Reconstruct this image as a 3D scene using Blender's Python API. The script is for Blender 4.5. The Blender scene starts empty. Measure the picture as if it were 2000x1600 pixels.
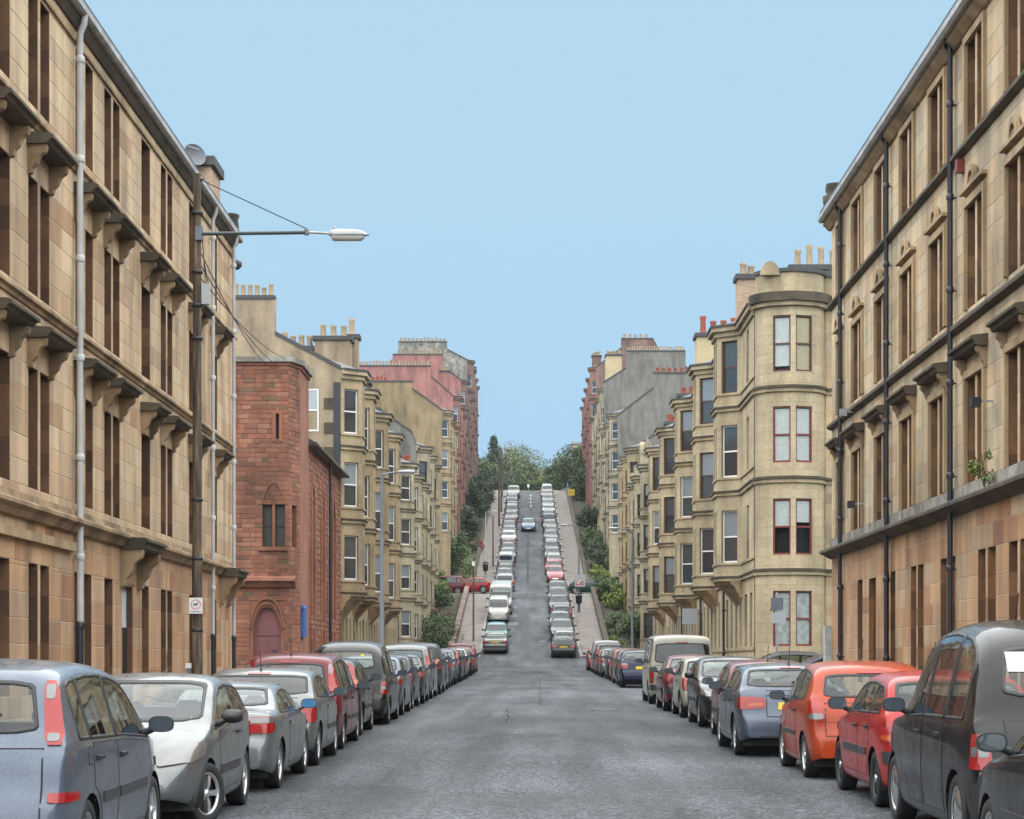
import bpy, bmesh, math, random
from math import sin, cos, pi, radians, sqrt, atan2
from mathutils import Vector, Matrix
from mathutils.bvhtree import BVHTree

# ------------------------------------------------------------------ camera, world, sun, exposure
sc = bpy.context.scene
C = sc.collection
ZE = 1.75                                   # eye height above the road under the camera
FPX = 4000.0                                # focal length in pixels of the 2000 px wide photograph
cd = bpy.data.cameras.new('camera')
cd.sensor_width = 36.0
cd.lens = 36.0 * FPX / 2000.0
cd.shift_x = -35.0 / 2000.0
cd.shift_y = 495.0 / 2000.0
cd.clip_start = 0.2
cd.clip_end = 6000.0
cam = bpy.data.objects.new('camera', cd)
cam.location = (0, 0, ZE)
cam.rotation_euler = (radians(90), 0, 0)
C.objects.link(cam)
sc.camera = cam

SUN_EL, SUN_AZ = 80.0, 190.0                # high, diffuse, from behind the camera
w = bpy.data.worlds.new('World')
sc.world = w
w.use_nodes = True
wn, wl = w.node_tree.nodes, w.node_tree.links
for n in list(wn):
    wn.remove(n)
o_ = wn.new('ShaderNodeOutputWorld')
bg = wn.new('ShaderNodeBackground')
bg.inputs['Strength'].default_value = 0.10
sky = wn.new('ShaderNodeTexSky')
sky.sky_type = 'NISHITA'
sky.sun_disc = False
sky.sun_elevation = radians(SUN_EL)
sky.sun_rotation = radians(SUN_AZ)
sky.air_density, sky.dust_density, sky.ozone_density = 1.0, 0.6, 1.5
tc = wn.new('ShaderNodeTexCoord')
sp = wn.new('ShaderNodeSeparateXYZ')
wl.new(tc.outputs['Generated'], sp.inputs[0])
ramp = wn.new('ShaderNodeValToRGB')         # thin even overcast: deeper blue low down, whiter and brighter towards the zenith
els = ramp.color_ramp.elements
els[0].position = 0.0
els[0].color = (0.186, 0.305, 0.448, 1)
els[1].position = 1.0
els[1].color = (0.90, 0.96, 1.0, 1)
for p_, c_ in ((0.07, (0.196, 0.316, 0.455)), (0.15, (0.219, 0.343, 0.454)), (0.22, (0.234, 0.359, 0.454)), (0.32, (0.240, 0.365, 0.453)), (0.6, (0.45, 0.56, 0.64))):
    e = ramp.color_ramp.elements.new(p_)
    e.color = (*c_, 1)
wl.new(sp.outputs['Z'], ramp.inputs[0])
sc10 = wn.new('ShaderNodeVectorMath')
sc10.operation = 'SCALE'
sc10.inputs['Scale'].default_value = 10.0
wl.new(ramp.outputs[0], sc10.inputs[0])
mx = wn.new('ShaderNodeMixRGB')
mx.inputs[0].default_value = 0.93
wl.new(sky.outputs[0], mx.inputs[1])
wl.new(sc10.outputs[0], mx.inputs[2])
wl.new(mx.outputs[0], bg.inputs['Color'])
wl.new(bg.outputs[0], o_.inputs['Surface'])

sl = bpy.data.lights.new('sun', 'SUN')
sl.energy = 4.2
sl.angle = radians(150)
sl.color = (1.0, 0.965, 0.91)
sun = bpy.data.objects.new('sun', sl)
el, az = radians(SUN_EL), radians(SUN_AZ)
sd = Vector((sin(az) * cos(el), cos(az) * cos(el), sin(el)))
sun.rotation_euler = (-sd).to_track_quat('-Z', 'Y').to_euler()
sun.location = (0, -20, 60)
C.objects.link(sun)

sc.view_settings.view_transform = 'Standard'
sc.view_settings.look = 'None'
sc.view_settings.gamma = 1.0
sc.view_settings.exposure = 0.92
sc.view_settings.use_curve_mapping = False
cy = sc.cycles
cy.use_denoising = True
cy.max_bounces = 6
cy.diffuse_bounces = 3
cy.glossy_bounces = 3
cy.transparent_max_bounces = 8
cy.transmission_bounces = 4
cy.caustics_reflective = False
cy.caustics_refractive = False
cy.sample_clamp_indirect = 6

R = random.Random(7)

# ------------------------------------------------------------------ materials
MATS = {}

def nodes_of(name):
    m = bpy.data.materials.new(name)
    m.use_nodes = True
    MATS[name] = m
    t = m.node_tree
    return m, t.nodes, t.links, t.nodes['Principled BSDF']

def col(c):
    return (c[0], c[1], c[2], 1.0)

def plain(name, c, rough=0.6, metal=0.0, coat=0.0, ior=1.5, noise=0.0, nscale=8.0, bump=0.0, emit=None):
    m, N, L, b = nodes_of(name)
    b.inputs['Base Color'].default_value = col(c)
    b.inputs['Roughness'].default_value = rough
    b.inputs['Metallic'].default_value = metal
    b.inputs['IOR'].default_value = ior
    if coat:
        b.inputs['Coat Weight'].default_value = coat
        b.inputs['Coat Roughness'].default_value = 0.04
    if noise or bump:
        g = N.new('ShaderNodeNewGeometry')
        t = N.new('ShaderNodeTexNoise')
        t.inputs['Scale'].default_value = nscale
        t.inputs['Detail'].default_value = 6
        L.new(g.outputs['Position'], t.inputs['Vector'])
        if noise:
            mr = N.new('ShaderNodeMapRange')
            mr.inputs[1].default_value = 0.3
            mr.inputs[2].default_value = 0.7
            mr.inputs[3].default_value = 1 - noise
            mr.inputs[4].default_value = 1 + noise * 0.6
            L.new(t.outputs['Fac'], mr.inputs[0])
            mm = N.new('ShaderNodeMixRGB')
            mm.blend_type = 'MULTIPLY'
            mm.inputs[0].default_value = 1
            mm.inputs[1].default_value = col(c)
            L.new(mr.outputs[0], mm.inputs[2])
            L.new(mm.outputs[0], b.inputs['Base Color'])
        if bump:
            bp = N.new('ShaderNodeBump')
            bp.inputs['Strength'].default_value = bump
            bp.inputs['Distance'].default_value = 0.02
            L.new(t.outputs['Fac'], bp.inputs['Height'])
            L.new(bp.outputs[0], b.inputs['Normal'])
    return m

def ramp_node(N, stops):
    r = N.new('ShaderNodeValToRGB')
    e = r.color_ramp.elements
    e[0].position, e[0].color = stops[0][0], col(stops[0][1])
    e[1].position, e[1].color = stops[-1][0], col(stops[-1][1])
    for p, c in stops[1:-1]:
        k = e.new(p)
        k.color = col(c)
    return r

def mult(N, L, a, b_, f=1.0):
    m = N.new('ShaderNodeMixRGB')
    m.blend_type = 'MULTIPLY'
    m.inputs[0].default_value = f
    L.new(a, m.inputs[1])
    L.new(b_, m.inputs[2])
    return m.outputs[0]

def noise_fac(N, L, vec, scale, lo, hi, o0, o1, detail=5, stretch=None):
    if stretch:
        mp = N.new('ShaderNodeMapping')
        mp.inputs['Scale'].default_value = stretch
        L.new(vec, mp.inputs[0])
        vec = mp.outputs[0]
    t = N.new('ShaderNodeTexNoise')
    t.inputs['Scale'].default_value = scale
    t.inputs['Detail'].default_value = detail
    L.new(vec, t.inputs['Vector'])
    mr = N.new('ShaderNodeMapRange')
    mr.inputs[1].default_value = lo
    mr.inputs[2].default_value = hi
    mr.inputs[3].default_value = o0
    mr.inputs[4].default_value = o1
    L.new(t.outputs['Fac'], mr.inputs[0])
    return mr.outputs[0], t.outputs['Fac']

def stone(name, stops, rough=0.85, stain=0.45, grain=26.0, bump=0.25, per_piece=True, soot=0.0):
    """Weathered masonry: each laid piece takes its own tone, with streaks that run down the wall."""
    m, N, L, b = nodes_of(name)
    g = N.new('ShaderNodeNewGeometry')
    oi = N.new('ShaderNodeObjectInfo')
    ad = N.new('ShaderNodeMath')
    ad.operation = 'ADD'
    if per_piece:
        L.new(oi.outputs['Random'], ad.inputs[0])
        L.new(g.outputs['Random Per Island'], ad.inputs[1])
    else:
        f, _ = noise_fac(N, L, g.outputs['Position'], 0.9, 0.3, 0.7, 0, 1)
        L.new(f, ad.inputs[0])
        ad.inputs[1].default_value = 0
    fr = N.new('ShaderNodeMath')
    fr.operation = 'FRACT' if per_piece else 'ADD'
    L.new(ad.outputs[0], fr.inputs[0])
    if not per_piece:
        fr.inputs[1].default_value = 0
    r = ramp_node(N, stops)
    L.new(fr.outputs[0], r.inputs[0])
    f1, _ = noise_fac(N, L, g.outputs['Position'], 2.2, 0.4, 0.75, 1.12, 1 - stain * 0.5, 6, (1, 1, 0.22))
    c = mult(N, L, r.outputs[0], f1)
    f2, raw = noise_fac(N, L, g.outputs['Position'], grain, 0.3, 0.7, 0.86, 1.1, 8)
    c = mult(N, L, c, f2)
    if soot:
        f3, _ = noise_fac(N, L, g.outputs['Position'], 0.9, 0.48, 0.72, 1.0, 1 - soot, 8, (1, 1, 0.3))
        c = mult(N, L, c, f3)
    L.new(c, b.inputs['Base Color'])
    b.inputs['Roughness'].default_value = rough
    bp = N.new('ShaderNodeBump')
    bp.inputs['Strength'].default_value = bump
    bp.inputs['Distance'].default_value = 0.015
    L.new(raw, bp.inputs['Height'])
    L.new(bp.outputs[0], b.inputs['Normal'])
    return m

def coursed(name, c1, c2, joint, bw=0.8, bh=0.32, stain=0.4, soot=0.0, rough=0.85, axis='y'):
    """Ashlar too far away to be laid stone by stone."""
    m, N, L, b = nodes_of(name)
    g = N.new('ShaderNodeNewGeometry')
    s = N.new('ShaderNodeSeparateXYZ')
    L.new(g.outputs['Position'], s.inputs[0])
    ad = N.new('ShaderNodeMath')
    ad.operation = 'ADD'
    L.new(s.outputs['X'], ad.inputs[0])
    L.new(s.outputs['Y'], ad.inputs[1])
    cb = N.new('ShaderNodeCombineXYZ')
    L.new(ad.outputs[0], cb.inputs[0])
    L.new(s.outputs['Z'], cb.inputs[1])
    br = N.new('ShaderNodeTexBrick')
    br.inputs['Scale'].default_value = 1.0
    br.inputs['Brick Width'].default_value = bw
    br.inputs['Row Height'].default_value = bh
    br.inputs['Mortar Size'].default_value = 0.008
    br.inputs['Color1'].default_value = col(c1)
    br.inputs['Color2'].default_value = col(c2)
    br.inputs['Mortar'].default_value = col(joint)
    L.new(cb.outputs[0], br.inputs['Vector'])
    f1, _ = noise_fac(N, L, g.outputs['Position'], 1.3, 0.35, 0.7, 1.1, 1 - stain * 0.55, 7, (1, 1, 0.25))
    c = mult(N, L, br.outputs['Color'], f1)
    f2, raw = noise_fac(N, L, g.outputs['Position'], 9.0, 0.3, 0.7, 0.85, 1.12, 8)
    c = mult(N, L, c, f2)
    if soot:
        f3, _ = noise_fac(N, L, g.outputs['Position'], 0.5, 0.48, 0.7, 1.0, 1 - soot, 7, (1, 1, 0.4))
        c = mult(N, L, c, f3)
    L.new(c, b.inputs['Base Color'])
    b.inputs['Roughness'].default_value = rough
    bp = N.new('ShaderNodeBump')
    bp.inputs['Strength'].default_value = 0.3
    bp.inputs['Distance'].default_value = 0.02
    L.new(raw, bp.inputs['Height'])
    L.new(bp.outputs[0], b.inputs['Normal'])
    return m

def leafy(name, stops, rough=0.65):
    m, N, L, b = nodes_of(name)
    g = N.new('ShaderNodeNewGeometry')
    f, _ = noise_fac(N, L, g.outputs['Position'], 0.9, 0.3, 0.7, -0.25, 0.25, 3)
    ad = N.new('ShaderNodeMath')
    ad.operation = 'ADD'
    L.new(g.outputs['Random Per Island'], ad.inputs[0])
    L.new(f, ad.inputs[1])
    r = ramp_node(N, stops)
    L.new(ad.outputs[0], r.inputs[0])
    L.new(r.outputs[0], b.inputs['Base Color'])
    b.inputs['Roughness'].default_value = rough
    return m

def asphalt():
    m, N, L, b = nodes_of('asphalt')
    g = N.new('ShaderNodeNewGeometry')
    P = g.outputs['Position']
    f0, _ = noise_fac(N, L, P, 0.55, 0.34, 0.66, 0.72, 1.28, 7, (1.0, 0.35, 1.0))       # long worn areas
    f1, _ = noise_fac(N, L, P, 0.16, 0.42, 0.62, 0.8, 1.22, 3, (1.0, 0.6, 1.0))      # relaid areas
    f2, raw = noise_fac(N, L, P, 34, 0.40, 0.60, 0.22, 1.95, 2)                        # chippings
    f5, _ = noise_fac(N, L, P, 11, 0.38, 0.62, 0.62, 1.4, 4)
    f3, _ = noise_fac(N, L, P, 1.1, 0.36, 0.64, 1.3, 0.68, 6, (1.3, 0.07, 1.0))       # wheel tracks
    base = N.new('ShaderNodeRGB')
    base.outputs[0].default_value = (0.046, 0.051, 0.058, 1)
    c = mult(N, L, base.outputs[0], f0)
    c = mult(N, L, c, f1)
    c = mult(N, L, c, f2)
    c = mult(N, L, c, f5)
    c = mult(N, L, c, f3)
    # worn pale specks of old paint and stone
    vo = N.new('ShaderNodeTexNoise')
    vo.inputs['Scale'].default_value = 5.5
    vo.inputs['Detail'].default_value = 4
    mp = N.new('ShaderNodeMapping')
    mp.inputs['Scale'].default_value = (0.35, 0.9, 1)
    L.new(P, mp.inputs[0])
    L.new(mp.outputs[0], vo.inputs['Vector'])
    mr = N.new('ShaderNodeMapRange')
    mr.inputs[1].default_value = 0.69
    mr.inputs[2].default_value = 0.76
    mr.inputs[4].default_value = 0.45
    L.new(vo.outputs['Fac'], mr.inputs[0])
    mxr = N.new('ShaderNodeMixRGB')
    L.new(mr.outputs[0], mxr.inputs[0])
    L.new(c, mxr.inputs[1])
    mxr.inputs[2].default_value = (0.22, 0.22, 0.22, 1)
    L.new(mxr.outputs[0], b.inputs['Base Color'])
    f4, _ = noise_fac(N, L, P, 0.4, 0.3, 0.7, 0.62, 0.9, 4, (1, 0.25, 1))          # damp
    L.new(f4, b.inputs['Roughness'])
    b.inputs['Specular IOR Level'].default_value = 0.35
    bp = N.new('ShaderNodeBump')
    bp.inputs['Strength'].default_value = 0.8
    bp.inputs['Distance'].default_value = 0.02
    L.new(raw, bp.inputs['Height'])
    L.new(bp.outputs[0], b.inputs['Normal'])
    return m

def sheen(N, L, f0=0.05):
    """Reflectance of a thin pane, the same from either side."""
    lw = N.new('ShaderNodeLayerWeight')
    lw.inputs['Blend'].default_value = 0.5
    pw = N.new('ShaderNodeMath')
    pw.operation = 'POWER'
    L.new(lw.outputs['Facing'], pw.inputs[0])
    pw.inputs[1].default_value = 5.0
    mr = N.new('ShaderNodeMapRange')
    mr.inputs[3].default_value = f0
    mr.inputs[4].default_value = 1.0
    L.new(pw.outputs[0], mr.inputs[0])
    return mr.outputs[0]

def glass(name, tint=(0.02, 0.025, 0.03), clear=0.6):
    m, N, L, b = nodes_of(name)
    b.inputs['Base Color'].default_value = col(tint)
    b.inputs['Roughness'].default_value = 0.03
    b.inputs['IOR'].default_value = 1.9
    tr = N.new('ShaderNodeBsdfTransparent')
    tr.inputs[0].default_value = (0.93, 0.96, 0.95, 1)
    fr = sheen(N, L, 1 - clear)
    mx_ = N.new('ShaderNodeMixShader')
    L.new(fr, mx_.inputs[0])
    L.new(tr.outputs[0], mx_.inputs[1])
    L.new(b.outputs[0], mx_.inputs[2])
    L.new(mx_.outputs[0], N['Material Output'].inputs['Surface'])
    return m

# stone
stone('blond_ashlar', [(0, (0.52, 0.39, 0.25)), (0.28, (0.475, 0.335, 0.202)), (0.5, (0.50, 0.38, 0.245)), (0.70, (0.42, 0.275, 0.16)), (0.85, (0.50, 0.395, 0.262)), (0.96, (0.35, 0.21, 0.115)), (1, (0.42, 0.32, 0.205))], stain=0.65, soot=0.42)
stone('brown_ashlar', [(0, (0.47, 0.30, 0.168)), (0.3, (0.405, 0.22, 0.112)), (0.55, (0.47, 0.318, 0.192)), (0.75, (0.31, 0.15, 0.072)), (0.9, (0.48, 0.35, 0.225)), (1, (0.225, 0.112, 0.056))], stain=0.65, soot=0.4)
stone('grey_ashlar', [(0, (0.51, 0.405, 0.268)), (0.3, (0.47, 0.352, 0.22)), (0.55, (0.42, 0.297, 0.175)), (0.74, (0.48, 0.395, 0.277)), (0.93, (0.345, 0.285, 0.2)), (1, (0.43, 0.365, 0.262))], stain=0.65, soot=0.42)
coursed('blond_reveal', (0.185, 0.092, 0.044), (0.07, 0.033, 0.018), (0.13, 0.07, 0.037), 1.3, 0.42, 0.5)  # brown reveal stone, darkened further to put shade of the openings into its colour
coursed('grey_reveal', (0.235, 0.118, 0.05), (0.105, 0.05, 0.025), (0.17, 0.09, 0.045), 1.3, 0.42, 0.5)  # brown stone likewise, with recess shade painted into the colour
plain('mortar', (0.50, 0.42, 0.30), 0.9, noise=0.2)
stone('dressed_stone', [(0, (0.40, 0.29, 0.165)), (0.5, (0.335, 0.235, 0.13)), (1, (0.38, 0.29, 0.18))], stain=0.7, soot=0.45, per_piece=False)
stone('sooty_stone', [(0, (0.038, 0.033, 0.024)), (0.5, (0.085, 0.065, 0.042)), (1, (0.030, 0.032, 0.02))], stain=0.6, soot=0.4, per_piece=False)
stone('moulded_stone', [(0, (0.35, 0.25, 0.145)), (0.5, (0.25, 0.16, 0.085)), (1, (0.39, 0.30, 0.185))], stain=0.8, soot=0.6, per_piece=False)
stone('red_rubble', [(0, (0.285, 0.115, 0.068)), (0.3, (0.245, 0.096, 0.058)), (0.55, (0.19, 0.076, 0.05)), (0.78, (0.31, 0.145, 0.092)), (0.94, (0.15, 0.07, 0.045)), (1, (0.16, 0.11, 0.06))], stain=0.6, soot=0.45, bump=0.6, grain=14)
stone('red_dressed', [(0, (0.29, 0.118, 0.068)), (0.5, (0.235, 0.092, 0.055)), (1, (0.27, 0.12, 0.074))], stain=0.6, soot=0.35, per_piece=False)
plain('red_mortar', (0.25, 0.108, 0.07), 0.95, noise=0.3)
coursed('cream_wall', (0.45, 0.37, 0.245), (0.40, 0.325, 0.205), (0.30, 0.23, 0.13), 0.9, 0.36, 0.6, 0.3)
coursed('cream_trim', (0.40, 0.325, 0.21), (0.365, 0.29, 0.18), (0.365, 0.29, 0.18), 2.0, 0.9, 0.8, 0.5)
coursed('ochre_wall', (0.37, 0.29, 0.175), (0.31, 0.235, 0.135), (0.27, 0.2, 0.12), 0.9, 0.36, 0.6, 0.3)
coursed('pale_wall', (0.40, 0.35, 0.24), (0.345, 0.295, 0.20), (0.29, 0.25, 0.17), 0.9, 0.36, 0.7, 0.45)
coursed('pale_trim', (0.33, 0.29, 0.20), (0.28, 0.245, 0.165), (0.28, 0.245, 0.165), 2.0, 0.9, 0.8, 0.5)
coursed('rose_wall', (0.30, 0.145, 0.118), (0.255, 0.118, 0.096), (0.22, 0.11, 0.09), 0.9, 0.36, 0.6, 0.35)
coursed('rose_trim', (0.29, 0.165, 0.135), (0.25, 0.14, 0.115), (0.25, 0.14, 0.115), 2.0, 0.9, 0.8, 0.4)
coursed('plum_wall', (0.225, 0.14, 0.118), (0.185, 0.112, 0.096), (0.16, 0.10, 0.09), 0.9, 0.36, 0.6, 0.4)
coursed('plum_trim', (0.23, 0.165, 0.14), (0.20, 0.14, 0.12), (0.20, 0.14, 0.12), 2.0, 0.9, 0.8, 0.4)
coursed('brick_orange', (0.36, 0.21, 0.13), (0.42, 0.29, 0.19), (0.42, 0.38, 0.3), 0.225, 0.075, 0.3)
stone('render_buff', [(0, (0.268, 0.208, 0.14)), (0.5, (0.315, 0.245, 0.165)), (1, (0.353, 0.274, 0.185))], stain=0.7, soot=0.35, grain=9, bump=0.1, per_piece=False)
stone('render_mustard', [(0, (0.208, 0.157, 0.085)), (0.5, (0.245, 0.185, 0.1)), (1, (0.274, 0.207, 0.112))], stain=0.7, soot=0.35, grain=9, bump=0.1, per_piece=False)
stone('render_pink', [(0, (0.255, 0.115, 0.102)), (0.5, (0.3, 0.135, 0.12)), (1, (0.336, 0.151, 0.134))], stain=0.7, soot=0.35, grain=9, bump=0.1, per_piece=False)
stone('render_grey', [(0, (0.149, 0.139, 0.126)), (0.5, (0.175, 0.163, 0.148)), (1, (0.196, 0.183, 0.166))], stain=0.7, soot=0.35, grain=9, bump=0.1, per_piece=False)
plain('render_cream', (0.46, 0.37, 0.22), 0.9, noise=0.15, nscale=0.8)
stone('rubble_pale', [(0, (0.26, 0.245, 0.205)), (0.4, (0.17, 0.155, 0.13)), (0.7, (0.31, 0.295, 0.26)), (1, (0.10, 0.09, 0.08))], stain=0.7, soot=0.3, per_piece=False, grain=4, bump=0.6)
plain('slate', (0.052, 0.055, 0.062), 0.55, noise=0.4, nscale=3)
plain('lead_dark', (0.05, 0.05, 0.052), 0.6, noise=0.3)
plain('gutter_pale', (0.34, 0.345, 0.345), 0.6, noise=0.35, nscale=2.5)
plain('pot_buff', (0.46, 0.36, 0.23), 0.8, noise=0.2)
plain('pot_red', (0.38, 0.10, 0.055), 0.8, noise=0.2)
plain('pipe_pale', (0.46, 0.46, 0.46), 0.5, noise=0.18, nscale=2)
plain('pipe_black', (0.014, 0.016, 0.024), 0.4)
# windows
glass('window_glass', clear=0.93)
plain('far_glass_dark', (0.03, 0.034, 0.04), 0.06, ior=1.9)
plain('far_glass_light', (0.20, 0.23, 0.25), 0.08, ior=1.9)  # pale base colour paints in blinds and reflected sky
plain('far_glass_mid', (0.05, 0.056, 0.062), 0.07, ior=1.9)
plain('sash_brown', (0.075, 0.028, 0.018), 0.5)
plain('sash_white', (0.72, 0.72, 0.70), 0.5)
plain('sash_dark', (0.03, 0.024, 0.02), 0.5)
plain('sash_red', (0.17, 0.025, 0.02), 0.5)
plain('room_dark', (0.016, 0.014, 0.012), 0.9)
plain('blind_white', (0.52, 0.54, 0.54), 0.85, noise=0.1)
plain('blind_cream', (0.44, 0.38, 0.26), 0.85, noise=0.12)
plain('curtain_white', (0.40, 0.43, 0.42), 0.9, noise=0.3, nscale=5)
plain('curtain_red', (0.36, 0.06, 0.05), 0.9, noise=0.3)
plain('door_white', (0.55, 0.60, 0.66), 0.5)
plain('door_black', (0.008, 0.009, 0.012), 0.4)
plain('door_mauve', (0.20, 0.075, 0.075), 0.6, noise=0.15, nscale=2)
plain('leaded_glass', (0.055, 0.06, 0.062), 0.25, ior=1.6)
plain('hoarding_dark', (0.045, 0.042, 0.04), 0.7, noise=0.3)
# ground
asphalt()
plain('paving', (0.185, 0.163, 0.145), 0.8, noise=0.28, nscale=0.9, bump=0.1)
plain('kerb_stone', (0.26, 0.25, 0.24), 0.75, noise=0.25, nscale=2)
plain('soil', (0.055, 0.05, 0.028), 0.95, noise=0.4, nscale=1.5)
plain('terrain_green', (0.05, 0.065, 0.03), 0.95, noise=0.4, nscale=0.3)
plain('road_paint', (0.55, 0.55, 0.53), 0.7, noise=0.3, nscale=3)
plain('patch_dark', (0.038, 0.040, 0.044), 0.8, noise=0.6, nscale=34, bump=0.5)
plain('rubber_tar', (0.016, 0.016, 0.017), 0.95)
MATS['rubber_tar'].node_tree.nodes['Principled BSDF'].inputs['Specular IOR Level'].default_value = 0.0
MATS['patch_dark'].node_tree.nodes['Principled BSDF'].inputs['Specular IOR Level'].default_value = 0.3
plain('patch_pale', (0.12, 0.122, 0.125), 0.75, noise=0.7, nscale=9)
plain('iron', (0.03, 0.03, 0.03), 0.5, noise=0.3)
# street furniture
plain('steel_grey', (0.14, 0.155, 0.175), 0.5, metal=0.3, noise=0.2, nscale=3)
plain('galvanised', (0.33, 0.34, 0.345), 0.5, metal=0.4, noise=0.2, nscale=3)
plain('lamp_glass', (0.50, 0.50, 0.49), 0.25)
plain('cable', (0.02, 0.022, 0.025), 0.5)
plain('sign_white', (0.72, 0.72, 0.72), 0.5)
plain('sign_red', (0.55, 0.03, 0.03), 0.5)
plain('sign_black', (0.012, 0.012, 0.014), 0.5)
plain('sign_yellow', (0.62, 0.43, 0.03), 0.5)
plain('sign_blue', (0.03, 0.10, 0.36), 0.5)
plain('sign_grey', (0.36, 0.38, 0.41), 0.5)
plain('dish_grey', (0.12, 0.13, 0.15), 0.5)
m_, N_, L_, b_ = nodes_of('pole_wood')
g_ = N_.new('ShaderNodeNewGeometry')
f_, r_ = noise_fac(N_, L_, g_.outputs['Position'], 6, 0.3, 0.7, 0, 1, 7, (3, 3, 0.25))
q_ = ramp_node(N_, [(0, (0.022, 0.018, 0.014)), (0.5, (0.075, 0.054, 0.036)), (0.8, (0.15, 0.105, 0.064)), (1, (0.24, 0.19, 0.13))])
L_.new(f_, q_.inputs[0])
L_.new(q_.outputs[0], b_.inputs['Base Color'])
b_.inputs['Roughness'].default_value = 0.85
# plants
leafy('leaf_mid', [(0, (0.022, 0.045, 0.014)), (0.5, (0.055, 0.10, 0.028)), (1, (0.105, 0.155, 0.045))])
leafy('leaf_dark', [(0, (0.016, 0.032, 0.014)), (0.5, (0.034, 0.06, 0.024)), (1, (0.06, 0.092, 0.038))])
leafy('leaf_bright', [(0, (0.05, 0.085, 0.012)), (0.5, (0.11, 0.16, 0.02)), (1, (0.19, 0.22, 0.03))])
leafy('leaf_pale', [(0, (0.06, 0.085, 0.03)), (0.5, (0.12, 0.155, 0.06)), (1, (0.19, 0.22, 0.10))])
leafy('leaf_autumn', [(0, (0.07, 0.035, 0.02)), (0.5, (0.13, 0.06, 0.03)), (1, (0.10, 0.10, 0.03))])
leafy('flower_red', [(0, (0.35, 0.06, 0.05)), (0.5, (0.45, 0.11, 0.08)), (1, (0.12, 0.09, 0.04))])
plain('bark', (0.05, 0.042, 0.034), 0.9, noise=0.4, nscale=6)

# ------------------------------------------------------------------ helpers
class MB:
    """Collects faces of one part and links them as one mesh object."""
    def __init__(s):
        s.v, s.f, s.m, s.sm, s.slots = [], [], [], [], []
    def slot(s, mat):
        if mat not in s.slots:
            s.slots.append(mat)
        return s.slots.index(mat)
    def face(s, pts, mat, smooth=False):
        i = len(s.v)
        s.v.extend([tuple(p) for p in pts])
        s.f.append(list(range(i, i + len(pts))))
        s.m.append(s.slot(mat))
        s.sm.append(smooth)
    def grid(s, rows, mat, smooth=True, closed=False):
        i0 = len(s.v)
        n = len(rows[0])
        for r in rows:
            s.v.extend([tuple(p) for p in r])
        k = s.slot(mat)
        for a in range(len(rows) - 1):
            for b in range(n if closed else n - 1):
                b2 = (b + 1) % n
                s.f.append([i0 + a * n + b, i0 + a * n + b2, i0 + (a + 1) * n + b2, i0 + (a + 1) * n + b])
                s.m.append(k)
                s.sm.append(smooth)
    def box(s, x0, x1, y0, y1, z0, z1, mat):
        p = [(x0, y0, z0), (x1, y0, z0), (x1, y1, z0), (x0, y1, z0), (x0, y0, z1), (x1, y0, z1), (x1, y1, z1), (x0, y1, z1)]
        i = len(s.v)
        s.v.extend(p)
        k = s.slot(mat)
        for q in ((0, 3, 2, 1), (4, 5, 6, 7), (0, 1, 5, 4), (1, 2, 6, 5), (2, 3, 7, 6), (3, 0, 4, 7)):
            s.f.append([i + a for a in q])
            s.m.append(k)
            s.sm.append(False)
    def prism(s, pts, d, mat, caps=True):
        """pts: 3D outline; extruded by vector d."""
        n = len(pts)
        i = len(s.v)
        s.v.extend([tuple(p) for p in pts])
        s.v.extend([(p[0] + d[0], p[1] + d[1], p[2] + d[2]) for p in pts])
        k = s.slot(mat)
        for a in range(n):
            b = (a + 1) % n
            s.f.append([i + a, i + b, i + n + b, i + n + a])
            s.m.append(k)
            s.sm.append(False)
        if caps:
            s.f.append([i + a for a in range(n)][::-1])
            s.f.append([i + n + a for a in range(n)])
            s.m += [k, k]
            s.sm += [False, False]
    def tube(s, path, r, mat, n=8, r2=None, cap=True):
        rows = []
        P = [Vector(p) for p in path]
        for j, p in enumerate(P):
            t = (P[min(j + 1, len(P) - 1)] - P[max(j - 1, 0)]).normalized()
            a = Vector((0, 0, 1)) if abs(t.z) < 0.9 else Vector((1, 0, 0))
            u = t.cross(a).normalized()
            v = t.cross(u)
            rr = r if r2 is None else r + (r2 - r) * j / max(1, len(P) - 1)
            rows.append([p + u * (rr * cos(2 * pi * q / n)) + v * (rr * sin(2 * pi * q / n)) for q in range(n)])
        s.grid(rows, mat, True, True)
        if cap:
            s.face(rows[0][::-1], mat)
            s.face(rows[-1], mat)
    def lathe(s, prof, o, mat, n=12):
        rows = [[(o[0] + r * cos(2 * pi * q / n), o[1] + r * sin(2 * pi * q / n), o[2] + z) for q in range(n)] for r, z in prof]
        s.grid(rows, mat, True, True)
        s.face(rows[-1], mat)
    def mesh(s, name):
        me = bpy.data.meshes.new(name)
        me.from_pydata(s.v, [], s.f)
        for k in s.slots:
            me.materials.append(MATS[k] if isinstance(k, str) else k)
        me.polygons.foreach_set('material_index', s.m)
        me.polygons.foreach_set('use_smooth', s.sm)
        me.update()
        return me
    def build(s, name, parent=None, loc=None):
        return link(name, s.mesh(name), parent, loc)

def link(name, me, parent=None, loc=None):
    o = bpy.data.objects.new(name, me)
    C.objects.link(o)
    if loc is not None:
        o.location = loc
    if parent is not None:
        o.parent = parent
        o.matrix_parent_inverse = inv_world(parent)
    return o

def local(o):
    return Matrix.LocRotScale(o.location, o.rotation_euler, o.scale)

def inv_world(p):
    """Inverse of where a parent stands, so that its parts can be written in world coordinates."""
    return world(p).inverted()

def world(o):
    m = local(o)
    if o.parent is None:
        return m
    return world(o.parent) @ o.matrix_parent_inverse @ m

def tag(o, label, cat, group=None):
    o['label'] = label
    o['category'] = cat
    if group:
        o['group'] = group
    return o

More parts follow.
